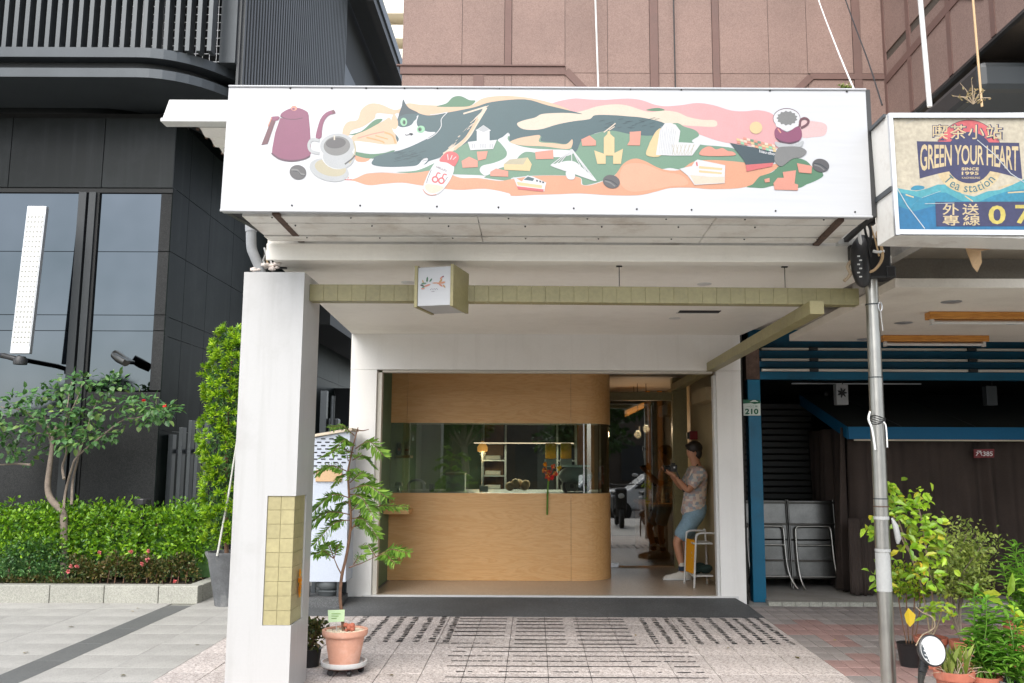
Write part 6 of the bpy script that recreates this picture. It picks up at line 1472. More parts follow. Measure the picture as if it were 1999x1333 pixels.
MB().tube(catmull([pp2(815) + Vector((-.06, -.04, .0)), pp2(830) + Vector((-.075, -.05, 0)), pp2(850) + Vector((-.055, -.05, 0)), pp2(890) + Vector((-.04, -.05, 0))], 4, False), .007, 6).build('string', 'cable_white', pole); MB().tube(catmull([pp2(835) + Vector((.02, -.05, 0)), pp2(845) + Vector((.035, -.05, 0)), pp2(885) + Vector((.04, -.045, 0))], 4, False), .005, 6).build('string', 'cable_white', pole)
hk = pp2(604) + Vector((.035, -.04, 0)); MB().tube([hk + Vector((.012 * math.cos(R(a)), 0, .03 * math.sin(R(a)))) for a in range(0, 361, 30)], .004, 6).build('snap_hook', 'alu', pole); MB().tube([hk - Vector((0, 0, .03)), hk - Vector((-.01, 0, .16))], .003, 6).build('string', 'cable_white', pole)
jb = thing('junction_boxes', 'black cable junction boxes and loose wires at the top of the steel pole', 'junction box', at(1700, 500, 5.9))
p = at(1688, 515, 5.93)
MB().tube(catmull([at(1688, 468, 5.80), at(1678, 490, 5.78), at(1680, 520, 5.77), at(1684, 545, 5.78), at(1689, 558, 5.80)], 3, False), [.05, .055, .058, .06, .06, .06, .06, .06, .055, .05, .045, .035, .02], 14).build('closure', 'black_plastic', jb, smooth=True)
MB().box(X_(1690, 5.8, 500), X_(1738, 5.8, 500), 5.78, 5.92, Z_(544, 5.8, 1710), Z_(464, 5.8, 1710)).build('box', 'black_plastic', jb, bevel=.015)
MB().box(X_(1728, 5.79, 530), X_(1747, 5.79, 530), 5.77, 5.92, Z_(542, 5.79, 1730), Z_(520, 5.79, 1730)).build('small_box', 'black_plastic', jb, bevel=.008)
MB().box(X_(1658, 5.84, 480), X_(1692, 5.84, 480), 5.83, 5.92, Z_(508, 5.84, 1680), Z_(478, 5.84, 1680)).build('back_box', 'steel_black', jb, bevel=.01)
ll = MB()
for k in range(6): q_ = at(1676 + (k % 2) * 4, 500 + k * 8, 5.708); ll.box(q_.x - .008, q_.x + .008, 5.703, 5.712, q_.z - .004, q_.z + .004)
o = ll.build('latches', 'cable_white', jb); o['kind'] = 'stuff'
MB().tube(catmull([at(1664, 506, 5.8), at(1655, 520, 5.78), at(1660, 535, 5.77), at(1648, 548, 5.76)], 4, False), .012, 8).build('cable', 'twig_dry', jb, smooth=True)
for pts, mt, r_ in (([(1707, 425), (1700, 440), (1709, 470), (1716, 500)], 'cable_tan', .006), ([(1727, 425), (1722, 445), (1712, 455), (1720, 480), (1722, 505), (1708, 526), (1692, 532)], 'cable_tan', .01), ([(1676, 445), (1679, 470), (1681, 482)], 'cable_white', .012), ([(1700, 420), (1688, 440), (1694, 470), (1700, 500)], 'cable_black', .008), ([(1690, 430), (1700, 450), (1698, 480)], 'cable_black', .01), ([(1730, 422), (1728, 432), (1724, 440), (1727, 446)], 'cable_white', .006), ([(1704, 490), (1715, 492), (1726, 490)], 'cable_white', .01)):
    MB().tube(catmull([at(x, y, 5.74) for x, y in pts], 4, False), r_, 6).build('wire', mt, jb, smooth=True)
MB().box(X_(1633, 5.85, 475), X_(1672, 5.85, 475), 5.82, 5.87, Z_(479, 5.85, 1650), Z_(468, 5.85, 1650)).build('bracket', 'white_plastic', jb)
# thin poles and cables before the pink wall
wp = MB().tube([at(1793, -40, 5.7), at(1815, 208, 5.7)], .017, 10).build('white_conduit', 'white_plastic', smooth=True); tag(wp, 'white upright pipe rising behind the tea sign', 'pipe')
tag(MB().tube([at(1896, -40, 5.7), at(1917, 208, 5.7)], .008, 8).build('thin_pole', 'cable_tan', smooth=True), 'thin tan upright rod right of the white pipe', 'rod')
tag(MB().tube([at(1161, -40, 9.6), at(1169, 200, 9.6)], .011, 8).build('white_conduit', 'white_plastic', smooth=True), 'thin white pipe running down the pink wall', 'pipe')
tag(MB().tube([at(1314, -40, 9.68), at(1319, 200, 9.68)], .008, 8).build('black_cable', 'cable_black', smooth=True), 'straight black cable down the pink wall', 'cable')
tag(MB().tube(catmull([at(1585, -40, 8.5), at(1605, 20, 8.0), at(1640, 110, 6.6), at(1668, 176, 5.5)], 4, False), .006, 6).build('white_cable', 'cable_white', smooth=True), 'white cable slanting down to the corner of the big sign', 'cable')
tag(MB().tube(catmull([at(1640, -30, 8.5), at(1665, 40, 8.0), at(1695, 120, 7.0), at(1722, 205, 6.0)], 4, False), .006, 6).build('black_cable', 'cable_black', smooth=True), 'slack black cable slanting behind the tea sign', 'cable')
# ================================================================== CABINET BEHIND THE COLUMN
cy = 8.95
cab = thing('vented_cabinet', 'pale blue vented meter cabinet with sloping top behind the potted tree', 'cabinet', at(640, 1135, cy))
ca, cb_ = X_(606, cy, 1000), X_(679, cy, 1000); zb0, zl, zr_ = Z_(1136, cy, 640), Z_(855, cy, 610), Z_(841, cy, 676)
MB().hexa([(ca, cy, zb0), (cb_, cy, zb0), (cb_, cy + .32, zb0), (ca, cy + .32, zb0), (ca, cy, zl), (cb_, cy, zr_), (cb_, cy + .32, zr_), (ca, cy + .32, zl)]).build('body', 'cabinet_blue', cab, bevel=.004)
MB().hexa([(ca - .03, cy - .03, zl + .002), (cb_ + .02, cy - .03, zr_ + .002), (cb_ + .02, cy + .34, zr_ + .002), (ca - .03, cy + .34, zl + .002), (ca - .03, cy - .03, zl + .03), (cb_ + .02, cy - .03, zr_ + .03), (cb_ + .02, cy + .34, zr_ + .03), (ca - .03, cy + .34, zl + .03)]).build('lid', 'beige', cab, bevel=.003)
vt = MB(); 
for j in range(9):
    for i in range(5):
        px = 615 + i * 16 + (8 if j % 2 else 0); py = 856.5 + j * 6.6
        if px > 672 or px < 609 or (j == 0 and px < 616): continue
        p = at(px, py, cy - .002); vt.box(p.x - .022, p.x + .022, cy - .0035, cy - .001, p.z - .006, p.z + .006)
o = vt.build('vent_slots', 'void_black', cab); o['kind'] = 'stuff'
MB().box(X_(617, cy, 925), X_(668, cy, 925), cy - .02, cy - .001, Z_(940, cy, 640), Z_(917, cy, 640)).build('wood_label', 'tan_board', cab, bevel=.004)
for px in (612, 672):
    for yy_ in (cy + .03, cy + .28): MB().box(X_(px, cy) - .02, X_(px, cy) + .02, yy_ - .02, yy_ + .02, .1, zb0 - .001).build('leg', 'grey_metal', cab)
ov = thing('ceramic_jar', 'round grey ceramic jar under the vented cabinet', 'jar', at(640, 1160, cy + .15)); p = at(641, 1160, cy + .14); p.z = .30
MB().lathe([(.09, 0), (.11, .03), (.125, .045), (.075, .055), (.115, .085), (.125, .13), (.10, .17)], p, 28).build('jar', 'grey_ceramic', ov, smooth=True); MB().box(p.x - .2, p.x + .16, cy - .02, cy + .3, .15, p.z - .001).build('plinth', 'ramp_stone', ov)

# ================================================================== POTTED TREE IN FRONT
PYt = 6.47
pc = at(671, 1322, PYt); pc.z = gz(PYt) + .013
dolly = thing('plant_dolly', 'round white plant dolly on black casters', 'plant dolly', pc)
MB().lathe([(.11, .048), (.15, .05), (.158, .06), (.158, .085), (.148, .085), (.144, .064), (.0, .064)], pc, 40, cap=False).build('tray', 'white_plastic', dolly, smooth=True)
MB().lathe([(.0, .047), (.15, .047)], pc, 30, cap=False).build('underside', 'plaque_red', dolly)
for k in range(5):
    a = R(72 * k - 60); c = pc + Vector((.115 * math.cos(a), .115 * math.sin(a), .02)); cs = MB().lathe([(.02, -.011), (.021, 0), (.02, .011)], c, 14, axis=(math.cos(a + 1), math.sin(a + 1), 0)); cs.box(c.x - .008, c.x + .008, c.y - .008, c.y + .008, c.z, c.z + .027); cs.build('caster', 'black_plastic', dolly)
pot = thing('terracotta_pot', 'pale terracotta pot with pebbles on the white dolly', 'pot', pc + Vector((0, 0, .065)))
b0 = pc + Vector((0, 0, .066)); H = Z_(1236, PYt - .15, 670) - b0.z
MB().lathe([(.0, 0), (.1, 0), (.104, .01), (.132, H * .72), (.136, H * .8), (.15, H * .82), (.157, H * .88), (.157, H), (.14, H), (.136, H * .86)], b0, 48, cap=False).build('shell', 'terracotta', pot, smooth=True)
psl = MB().lathe([(.0, H - .02), (.14, H - .022)], b0, 30, cap=False).build('soil', 'soil', pot)
pb_ = MB()
for _ in range(230):
    a, r_ = rp_.uniform(0, 6.28), .132 * math.sqrt(rp_.random()); pb_.ball(b0 + Vector((r_ * math.cos(a), r_ * math.sin(a), H - .014)), rp_.uniform(.006, .012), 6, sc=(1.2, 1, .7))
o = pb_.build('pebbles', 'pebbles', psl, smooth=True); o['kind'] = 'stuff'
rkm = MB()
for k in range(9): rkm.ball(at(683 + rp_.uniform(-9, 9), 1226 + rp_.uniform(-6, 5), PYt - .02), rp_.uniform(.012, .024), 8, sc=(1, 1, .9))
tag(rkm.build('bark_chunk', 'terracotta_red', smooth=True), 'reddish lump of bark beside the potted trunk', 'bark')
card = thing('green_card', 'pale green card on a stick in the terracotta pot', 'card', at(653, 1232, PYt))
crd = MB().prism([at(640, 1191, PYt - .03), at(673, 1190, PYt - .03), at(672, 1213, PYt - .03), at(641, 1215, PYt - .03)], (0, .003, 0)).build('card', 'card_green', card); MB().tube([at(656, 1214, PYt - .027), at(657, 1238, PYt - .02)], .003, 6).build('stick', 'stake', card)
gm = MB(); 
for k in range(3):
    a, b = at(647, 1198 + k * 4.5, PYt - .0325), at(665 - 4 * k, 1198 + k * 4.5, PYt - .0325); gm.box(a.x, b.x, a.y, a.y + .0005, a.z - .002, a.z + .002)
gm.build('print', 'leaf_herb', crd)
tre = thing('potted_feather_leaf_tree', 'young tree with feathery fronds growing in the terracotta pot', 'tree', b0 + Vector((0, 0, H)))
tm = MB(); tp_ = [(671, 1238), (668, 1205), (664, 1165), (667, 1125), (675, 1090), (682, 1050), (685, 1010), (682, 975), (680, 945), (679, 922), (684, 895), (690, 868), (696, 845), (699, 834)]
P = catmull([at(x, y, PYt) for x, y in tp_], 4, False); k = len(P); tm.tube(P, [.0105 * (1 - i / k) ** .7 + .0024 for i in range(k)], 9); tm.build('trunk', 'bark', tre, smooth=True)
tw_ = MB(); fr2 = MB(); rf_ = random.Random(21)
def frond(a, b, droop=.05, width=.075, n=11, dy=0.0, branch=True):
    """feathered leaf: a curved rib with paired leaflets"""
    A = at(a[0], a[1], PYt); B = at(b[0], b[1], PYt + dy); L_ = (B - A).length; mid = A.lerp(B, .5) + Vector((0, 0, droop * .9 + .01))
    pts = catmull([A, A.lerp(B, .25) + Vector((0, 0, droop * .7)), mid, A.lerp(B, .78) + Vector((0, 0, droop * .5)), B], 6, False)
    tw_.tube(pts, [.0032 * (1 - i / len(pts)) + .0012 for i in range(len(pts))], 5)
    n = int(n * 1.7)
    for i in range(n):
        t = .12 + .88 * (i + .5) / n; j = t * (len(pts) - 1); i0 = min(int(j), len(pts) - 2); p = pts[i0].lerp(pts[i0 + 1], j - i0); d = (pts[i0 + 1] - pts[i0]).normalized()
        side = d.cross(Vector((0, -.45, 1))).normalized(); ln = width * 1.3 * (math.sin(math.pi * min(1, .22 + t * .68)) ** .6) * rf_.uniform(.85, 1.15)
        for s_ in (-1, 1):
            dd = (side * s_ + d * .55 + Vector((0, 0, -.12 - rf_.uniform(0, .3)))).normalized()
            fr2.leaf(p, dd, (d.cross(dd) * s_ + Vector((rf_.uniform(-.3, .3), -.5, .6))).normalized(), ln, ln * .25, 0, .06, .2)
            if ln > .05 and rf_.random() < .5: fr2.leaf(p + d * .012, (dd + d * .18 + Vector((0, .12, 0))).normalized(), Vector((rf_.uniform(-.4, .4), -.4, .8)), ln * .9, ln * .21, 0, .06, .22)
    return pts
for a, b, dr, wd, n, dy in (((692, 850), (643, 833), .03, .055, 9, -.1), ((693, 870), (648, 884), .06, .075, 9, -.15), ((694, 876), (750, 890), .07, .08, 9, -.1), ((690, 884), (625, 892), .04, .05, 11, .15), ((688, 898), (733, 911), .05, .06, 9, .15), ((681, 922), (600, 932), .06, .065, 13, -.05), ((681, 930), (652, 949), .04, .05, 7, .2),
                            ((683, 942), (728, 930), .04, .06, 9, .1), ((684, 955), (757, 972), .05, .085, 11, -.12), ((684, 965), (730, 1010), .05, .075, 9, -.2), ((682, 972), (606, 1004), .07, .075, 12, -.1), ((684, 985), (655, 1000), .04, .055, 8, .2), ((684, 1005), (582, 1040), .07, .085, 14, -.08), ((684, 1015), (614, 1062), .05, .07, 10, -.15), ((700, 1000), (798, 988), .02, .06, 11, .05), ((686, 1012), (738, 1050), .05, .07, 10, -.1),
                            ((685, 1030), (734, 1046), .04, .06, 9, .12), ((684, 1000), (728, 985), .05, .06, 9, .2), ((651, 1090), (612, 1082), .03, .06, 8, -.1), ((652, 1090), (632, 1062), .03, .07, 8, .05), ((652, 1090), (664, 1062), .02, .05, 6, 0), ((733, 1087), (797, 1078), .03, .075, 9, -.1), ((733, 1086), (708, 1062), .02, .05, 7, .1), ((735, 1086), (772, 1100), .03, .06, 7, -.15), ((690, 1102), (712, 1086), .02, .045, 6, 0), ((680, 940), (690, 915), .02, .04, 6, -.1), ((680, 900), (672, 880), .02, .04, 5, .1)):
    frond(a, b, dr, wd, n, dy)
for a, b in (((667, 1122), (652, 1090)), ((681, 1108), (734, 1086)), ((683, 1040), (705, 1000)), ((698, 840), (720, 838))):
    A, B = at(*a, PYt), at(*b, PYt); tw_.tube([A, A.lerp(B, .5) + Vector((0, 0, -.006)), B], [.005, .004, .003], 6)
tw_.build('twigs', 'bark', tre, smooth=True); fr2.build('crown', 'leaf_frond', tre)
# orange blossom print and small bush by the column foot
ob = thing('orange_blossom', 'orange flower sprig stuck to the olive tiles of the column', 'flower', (CX1 - .008, 5.98, .75)); sx_ = CX1 - .0075
of = MB(); gf = MB()
for py, dy_, s_ in ((1118, .0, .028), (1136, .015, .036), (1132, -.012, .02), (1150, .0, .034), (1148, .025, .026), (1158, .012, .03)):
    z_ = Z_(py, 5.98, 583)
    for k in range(6): a = k * 1.05 + dy_ * 90; of.leaf((sx_ + .006, 5.98 + dy_, z_), (.25, math.cos(a), math.sin(a)), (1, 0, 0), s_ * 1.15, s_ * .62)
for py in (1126, 1142): gf.leaf((sx_ + .003, 5.985, Z_(py, 5.98, 583)), (.05, .6, 1), (1, 0, 0), .03, .018)
of.build('petals', 'petal_orange', ob); gf.build('leaves', 'leaf_dark', ob)
sbp = thing('small_potted_bush', 'small bushy plant between the column and terracotta pot', 'plant', ground(612, 1312)); c0_ = ground(603, 1303); c0_.z += .01
MB().lathe([(.07, 0), (.085, .12), (.09, .125), (.078, .125), (.07, .1)], c0_, 20, cap=False).build('pot', 'black_plastic', sbp, smooth=True); MB().lathe([(0, .1), (.075, .1)], c0_, 16, cap=False).build('soil', 'soil', sbp)
sm_ = MB(); 
for k in range(9): p = c0_ + Vector((rp_.uniform(-.05, .09), rp_.uniform(-.06, .06), .17 + rp_.uniform(-.02, .14))); blob_leaves(sm_, p, (.06, .06, .06), 55, .034, .02, rp_, .3, .5)
sm_.build('foliage', 'leaf_bed', sbp); q_ = MB()
for k in range(5): q_.tube([c0_ + Vector((0, 0, .09)), c0_ + Vector((rp_.uniform(-.05, .07), rp_.uniform(-.04, .04), .25))], .004, 5)
q_.build('stems', 'bark', sbp)

# ================================================================== POTS AND PLANTS ON THE RIGHT
def rpot(px, pyr, Y, r_, label, H_=None, name='clay_pot', mat='terracotta_red'):
    c = at(px, pyr, Y); zt_ = c.z; zb_ = gz(Y) + .013; h_ = zt_ - zb_; c = Vector((c.x, Y, zb_)); t = thing(name, label, 'pot', c)
    MB().lathe([(0, 0), (r_ * .68, 0), (r_ * .9, h_ * .8), (r_ * 1.0, h_ * .82), (r_ * 1.02, h_), (r_ * .9, h_), (r_ * .86, h_ * .9)], c, 36, cap=False).build('shell', mat, t, smooth=True); MB().lathe([(0, h_ * .9), (r_ * .88, h_ * .9)], c, 24, cap=False).build('soil', 'soil', t); return c + Vector((0, 0, h_ * .9))
qa = rpot(1862, 1308, 5.5, .112, 'near clay pot with dry twigs beside the solar lamp'); qb = rpot(1922, 1318, 5.55, .098, 'near clay pot holding the bright leafy herb')
qc = rpot(1817, 1243, 6.7, .115, 'clay pot holding the climbing vine behind the solar lamp'); qd = rpot(1878, 1250, 6.55, .085, 'narrow clay pot between vine and herb'); qe = rpot(1995, 1212, 6.5, .12, 'clay pot at the right edge behind the herb'); qf = rpot(1985, 1330, 5.45, .10, 'dark pot at the lower right corner under the herb', mat='pot_concrete')
# vine with broad light leaves, reaching the pole
vn = thing('climbing_vine', 'yellow-green vine climbing from a clay pot onto the steel pole', 'vine', qc)
vm, vl = MB(), MB(); rv_ = random.Random(31)
for pth, Yv in (([(1817, 1240), (1822, 1190), (1815, 1140), (1790, 1100), (1765, 1060), (1745, 1010), (1738, 975)], 6.2), ([(1815, 1240), (1800, 1150), (1780, 1090), (1762, 1040), (1748, 1000)], 6.1), ([(1820, 1238), (1838, 1190), (1815, 1120), (1805, 1050), (1795, 1000), (1785, 975)], 6.2)):
    P = catmull([qc] + [at(x, y, 6.7 - (6.7 - Yv) * min(1, i / 3)) for i, (x, y) in enumerate(pth[1:])], 4, False); vm.tube(P, [.006] * (len(P) - 1) + [.003], 6)
vm.build('stems', 'twig_dry', vn, smooth=True)
def leaves_at(mb, spots, Y, ln, wd, r_, n=3, spread=6, dr=.3, yj=.12):
    for x, y in spots:
        for _ in range(n):
            p = at(x + r_.gauss(0, spread), y + r_.gauss(0, spread), Y + r_.uniform(-yj, yj)); d = Vector((r_.gauss(0, 1), -.35 + r_.gauss(0, .5), r_.gauss(-.1, .6))).normalized()
            mb.leaf(p, d, Vector((r_.gauss(0, .4), -.6, .7)), ln * r_.uniform(.7, 1.25), wd * r_.uniform(.8, 1.2), 0, .12, dr * r_.random())
leaves_at(vl, [(1733, 945), (1738, 958), (1728, 970), (1748, 965), (1752, 985), (1760, 990), (1775, 985), (1782, 1000), (1790, 992), (1745, 995), (1795, 972), (1800, 968), (1770, 1010), (1785, 1020), (1800, 1018), (1812, 1025), (1822, 1030), (1815, 1045), (1800, 1055), (1790, 1062), (1830, 1040), (1810, 1080), (1822, 1085), (1800, 1100), (1795, 1130), (1815, 1135), (1828, 1130), (1712, 1030), (1708, 1022), (1718, 1034), (1780, 1055), (1760, 1075), (1835, 1090), (1840, 1050), (1712, 1128), (1720, 1135)], 6.05, .066, .036, rv_, 9, 10, .3)
leaves_at(vl, [(1845, 1185), (1830, 1180), (1820, 1190), (1840, 1195), (1855, 1200), (1810, 1195)], 6.3, .05, .026, rv_, 8, 7)
vl.build('leaves', 'leaf_vine', vn)
yl = MB(); p = at(1774, 1205, 6.1); yl.leaf(p + Vector((0, 0, .06)), (0, -.1, -1), (0, -1, 0), .12, .075); p = at(1796, 1112, 6.0); yl.leaf(p + Vector((0, 0, .05)), (.2, -.2, -1), (.4, -1, 0), .09, .04); yl.build('withered_leaf', 'leaf_yellow', vn)
# fine-leaved shrub
shb = thing('fine_leaved_shrub', 'open fine-leaved shrub with grey twigs between vine and herb', 'shrub', qd); sm2, sl3 = MB(), MB()
tips = [(1850, 1030), (1870, 1040), (1890, 1035), (1905, 1045), (1920, 1060), (1932, 1068), (1880, 1060), (1860, 1065), (1840, 1060), (1900, 1075), (1915, 1090), (1850, 1120), (1875, 1130), (1895, 1135), (1870, 1150), (1890, 1155), (1840, 1145), (1905, 1150), (1860, 1100), (1835, 1110), (1915, 1120), (1925, 1135), (1880, 1095), (1845, 1085)]
for x, y in tips:
    T = at(x, y, 6.55 + rv_.uniform(-.25, .25)); M1 = qd.lerp(at(1868 + (x - 1880) * .25, 1165, 6.55), .95) if x % 2 else qd.lerp(at(1850 + (x - 1880) * .3, 1150, 6.5), .95); P = catmull([qd, M1, T], 5, False); sm2.tube(P, [.0055 - .0004 * i for i in range(len(P))], 5)
    for _ in range(120): 
        p = M1.lerp(T, rv_.uniform(.45, 1.12)) + Vector((rv_.gauss(0, .045), rv_.gauss(0, .05), rv_.gauss(0, .035))); sl3.leaf(p, rdir(rv_, .3), rdir(rv_, .8), rv_.uniform(.022, .038), .018)
sm2.build('twigs', 'bark_grey', shb, smooth=True); sl3.build('leaves', 'leaf_small', shb)
gs = thing('round_leaf_bush', 'low bush of small bright round leaves right of the pole', 'bush', at(1770, 1240, 6.75)); gl_ = MB(); gb0 = ground(1772, 1290); gb0 = at(1775, 1240, 6.75); gb0.z = gz(6.75) + .02
for x, y in ((1750, 1110), (1760, 1130), (1775, 1145), (1755, 1150), (1770, 1160), (1785, 1125), (1790, 1150), (1748, 1135), (1766, 1110), (1800, 1160)): blob_leaves(gl_, at(x, y, 6.7 + rv_.uniform(-.1, .1)), (.05, .06, .05), 44, .032, .024, rv_, .3, .6)
gl_.build('foliage', 'leaf_vine', gs); q_ = MB()
for x, y in ((1755, 1135), (1770, 1150), (1785, 1140), (1795, 1155)): q_.tube(catmull([gb0, at(x, y + 40, 6.72), at(x, y, 6.7)], 4, False), .005, 5)
q_.build('stems', 'bark', gs); MB().lathe([(.07, 0), (.09, .15), (.095, .16), (.08, .16)], (gb0.x, gb0.y, gz(6.75) + .012), 20).build('pot', 'black_plastic', gs, smooth=True)
# tall herb with lance-shaped leaves, in three clumps
def herb(label, base, tips_, Y, n, ln, seed, mat='leaf_herb', name='leafy_herb'):
    r_ = random.Random(seed); t = thing(name, label, 'plant', base); a, b = MB(), MB()
    for x, y in tips_:
        T = at(x, y, Y + r_.uniform(-.15, .15)); M1 = base.lerp(T, .5) + Vector((r_.uniform(-.03, .03), r_.uniform(-.05, .05), .03)); P = catmull([base + Vector((r_.uniform(-.05, .05), r_.uniform(-.04, .04), -.02)), M1, T], 6, False); a.tube(P, [.0065 - .00035 * i for i in range(len(P))], 6)
        for k in range(n):
            u = .18 + .82 * k / n; j = u * (len(P) - 1); i0 = min(int(j), len(P) - 2); p = P[i0].lerp(P[i0 + 1], j - i0); an = k * 2.4 + r_.uniform(-.4, .4)
            d = Vector((math.cos(an), math.sin(an), .35 + .4 * (u > .9))).normalized(); b.leaf(p, d, (0, 0, 1), ln * r_.uniform(.75, 1.2) * (1.1 - .35 * u), ln * .23, 0, .08, .45 * r_.random())
    a.build('stems', 'leaf_herb', t, smooth=True); b.build('leaves', mat, t); return t
herb('bright green herb with narrow leaves in the near right clay pot', qb, [(1900, 1235), (1918, 1180), (1930, 1215), (1945, 1190), (1955, 1240), (1890, 1260), (1910, 1210), (1938, 1250), (1925, 1165), (1902, 1150)], 5.6, 26, .12, 41)
herb('dense green herb spilling at the lower right corner', qf, [(1965, 1240), (1985, 1220), (2000, 1250), (1975, 1275), (1960, 1290), (1995, 1290), (1950, 1270), (2010, 1230), (1980, 1180), (1968, 1205)], 5.5, 26, .115, 42)
herb('tall green herb standing behind at the right edge', qe, [(1975, 1065), (1985, 1060), (1995, 1085), (1965, 1090), (1998, 1120), (1958, 1110), (2010, 1075), (1980, 1120)], 6.45, 26, .12, 43)
bl2 = MB(); rb2 = random.Random(9)
for (x, y, dx, dz, l) in ((1962, 1185, -.8, .5, .2), (1965, 1180, .1, -.1, .16), (1970, 1185, .5, -1, .2), (1968, 1165, .2, 1, .16), (1985, 1150, 1, -.2, .17), (1955, 1160, -.9, .1, .16)): bl2.leaf(at(x, y, 6.2), (dx, -.3, dz), (0, -.8, .5), l, .05, 0, .1, .3)
bl2.tube([qe, at(1975, 1190, 6.25), at(1966, 1165, 6.2)], .006, 6)
tag(bl2.build('broad_leaf_plant', 'leaf_vine'), 'plant with long broad yellow-green leaves in front of the tall herb', 'plant')
dt = thing('dry_twigs', 'tangle of dry twigs in the near clay pot', 'twigs', qa); q_ = MB(); g2 = MB()
for _ in range(46): a = rv_.uniform(0, 6.28); l = rv_.uniform(.06, .2); d = Vector((math.cos(a) * rv_.uniform(.2, 1), math.sin(a) * .5, rv_.uniform(.1, 1.2))).normalized(); s0 = qa + Vector((rv_.uniform(-.07, .07), rv_.uniform(-.07, .07), -.01)); q_.tube([s0, s0 + d * l * .5 + Vector((0, 0, .02)), s0 + d * l], [.002, .0018, .001], 4)
for _ in range(60): s0 = qa + Vector((rv_.uniform(-.06, .06), rv_.uniform(-.06, .06), 0)); g2.leaf(s0, Vector((rv_.gauss(0, .3), rv_.gauss(0, .3), 1)), rdir(rv_), rv_.uniform(.08, .2), .006)
q_.build('twigs', 'twig_dry', dt); g2.build('grass_blades', 'leaf_small', dt)
# solar spot lamp
sc_ = at(1818, 1270, 5.2); sol = thing('solar_lamp', 'round solar garden lamp with white face and black stalk', 'lamp', Vector((sc_.x - .05, 5.2, gz(5.2)))); nax = Vector((.25, -1, .28)).normalized()
MB().lathe([(.03, .05), (.07, .03), (.086, .0), (.086, -.012), (.078, -.016)], sc_, 36, axis=-nax, cap=False).build('shell', 'black_plastic', sol, smooth=True)
ex2 = nax.cross(Vector((0, 0, 1))).normalized(); ey2 = ex2.cross(nax)
def sf2(u, v, l=.0): return sc_ + ex2 * u + ey2 * v + nax * (.012 + l)
fc = MB(); fc.face([sf2(.08 * math.cos(R(a)), .08 * math.sin(R(a))) for a in range(0, 360, 10)], 0); cut = [(.08 * math.cos(R(a)), .08 * math.sin(R(a))) for a in range(-75, 106, 10)]
fc.face([sf2(u * .9, v * .9, .001) for u, v in [(.08 * math.cos(R(a)), .08 * math.sin(R(a))) for a in range(-20, 131, 10)]], 0)
sgn = 1 if ex2.x < 0 else -1
fc.face([sf2(sgn * u, v, .0015) for u, v in [(.072 * math.cos(R(a)), .072 * math.sin(R(a))) for a in range(-62, 39 + 1, 8)]], 1)
for k in range(4): fc.face([sf2(sgn * u, v, .002) for u, v in ((.035 + .004 * k * 0 + .012, -.05 + k * .022), (.058, -.044 + k * .022), (.058, -.038 + k * .022), (.047, -.044 + k * .022))], 0)
fc.build('face', ['led_white', 'grey_metal'], sol)
MB().tube([sc_ - nax * .04 + Vector((-.01, 0, -.03)), sc_ + Vector((-.045, .03, -.12))], [.03, .022], 14).build('neck', 'black_plastic', sol, smooth=True); MB().tube([sc_ + Vector((-.045, .03, -.12)), sc_ + Vector((-.055, .03, -.17)), Vector((sc_.x - .06, 5.23, gz(5.2) - .02))], [.022, .017, .012], 14).build('stalk', 'stainless_dull', sol, smooth=True)
for k in range(3): MB().lathe([(.026 - .002 * k, -.004), (.026 - .002 * k, .004)], sc_ + Vector((-.035 - .006 * k, .026, -.09 - .018 * k)), 16, axis=(.35, -.2, 1)).build('thread_ring', 'black_plastic', sol)
tag(MB().tube(catmull([at(1788, 1260, 5.9), at(1800, 1240, 6.0), at(1815, 1232, 6.2), at(1825, 1222, 6.2), at(1820, 1205, 6.2), at(1800, 1195, 6.2), at(1788, 1185, 6.2)], 4, False), .004, 6).build('loose_wire', 'twig_dry', smooth=True), 'loose pale wire curling above the solar lamp', 'wire')
tag(MB().tube([pp2(1022) + Vector((.055, -.03, 0)), pp2(1030) + Vector((.075, -.03, -.02)), pp2(1052) + Vector((.09, -.03, -.03)), pp2(1062) + Vector((.085, -.03, -.03))], [.006, .018, .02, .008], 10).build('plastic_bag_knot', 'rubber_tape', smooth=True), 'white plastic strip knotted to the steel pole', 'strip')

# ================================================================== THE PHOTOGRAPHER
PYp = 10.72
per = thing('person', 'person in checked short-sleeved shirt and pale denim shorts leaning on the wall, holding a camera', 'person', at(1333, 1132, PYp))
def J(px, py, dy=0.0): return at(px, py, PYp) + Vector((0, dy, 0))
def skinned(name, chains, mat, root=0, sub=2):
    """one continuous surface grown round a skeleton; chains: lists of (point, radius) sharing joints by position"""
    V, Rr, E = [], [], []
    def vid(p, r_):
        for i, q2_ in enumerate(V):
            if (q2_ - p).length < 1e-4: return i
        V.append(p.copy()); Rr.append(r_ if isinstance(r_, tuple) else (r_, r_)); return len(V) - 1
    for ch in chains:
        ids = [vid(p, r_) for p, r_ in ch]
        E += [(a, b) for a, b in zip(ids[:-1], ids[1:])]
    off = wloc(per); me = bpy.data.meshes.new(name); me.from_pydata([tuple(v - off) for v in V], E, []); me.materials.append(G(mat)); o = bpy.data.objects.new(name, me); COL.objects.link(o); o.parent = per
    sk = o.modifiers.new('skin', 'SKIN'); sk.use_smooth_shade = True
    for i, d in enumerate(me.skin_vertices[0].data): d.radius = Rr[i]; d.use_root = (i == root)
    ss = o.modifiers.new('sub', 'SUBSURF'); ss.levels = sub; ss.render_levels = sub
    return o
pel = J(1352, 1005); wst = J(1356, 975); chs = J(1361, 940); nk0 = J(1362, 912); nk1 = J(1357, 900); hd0 = J(1353, 888); hd1 = J(1353, 874)
shn, shf = J(1361, 922, -.165), J(1358, 922, .165)
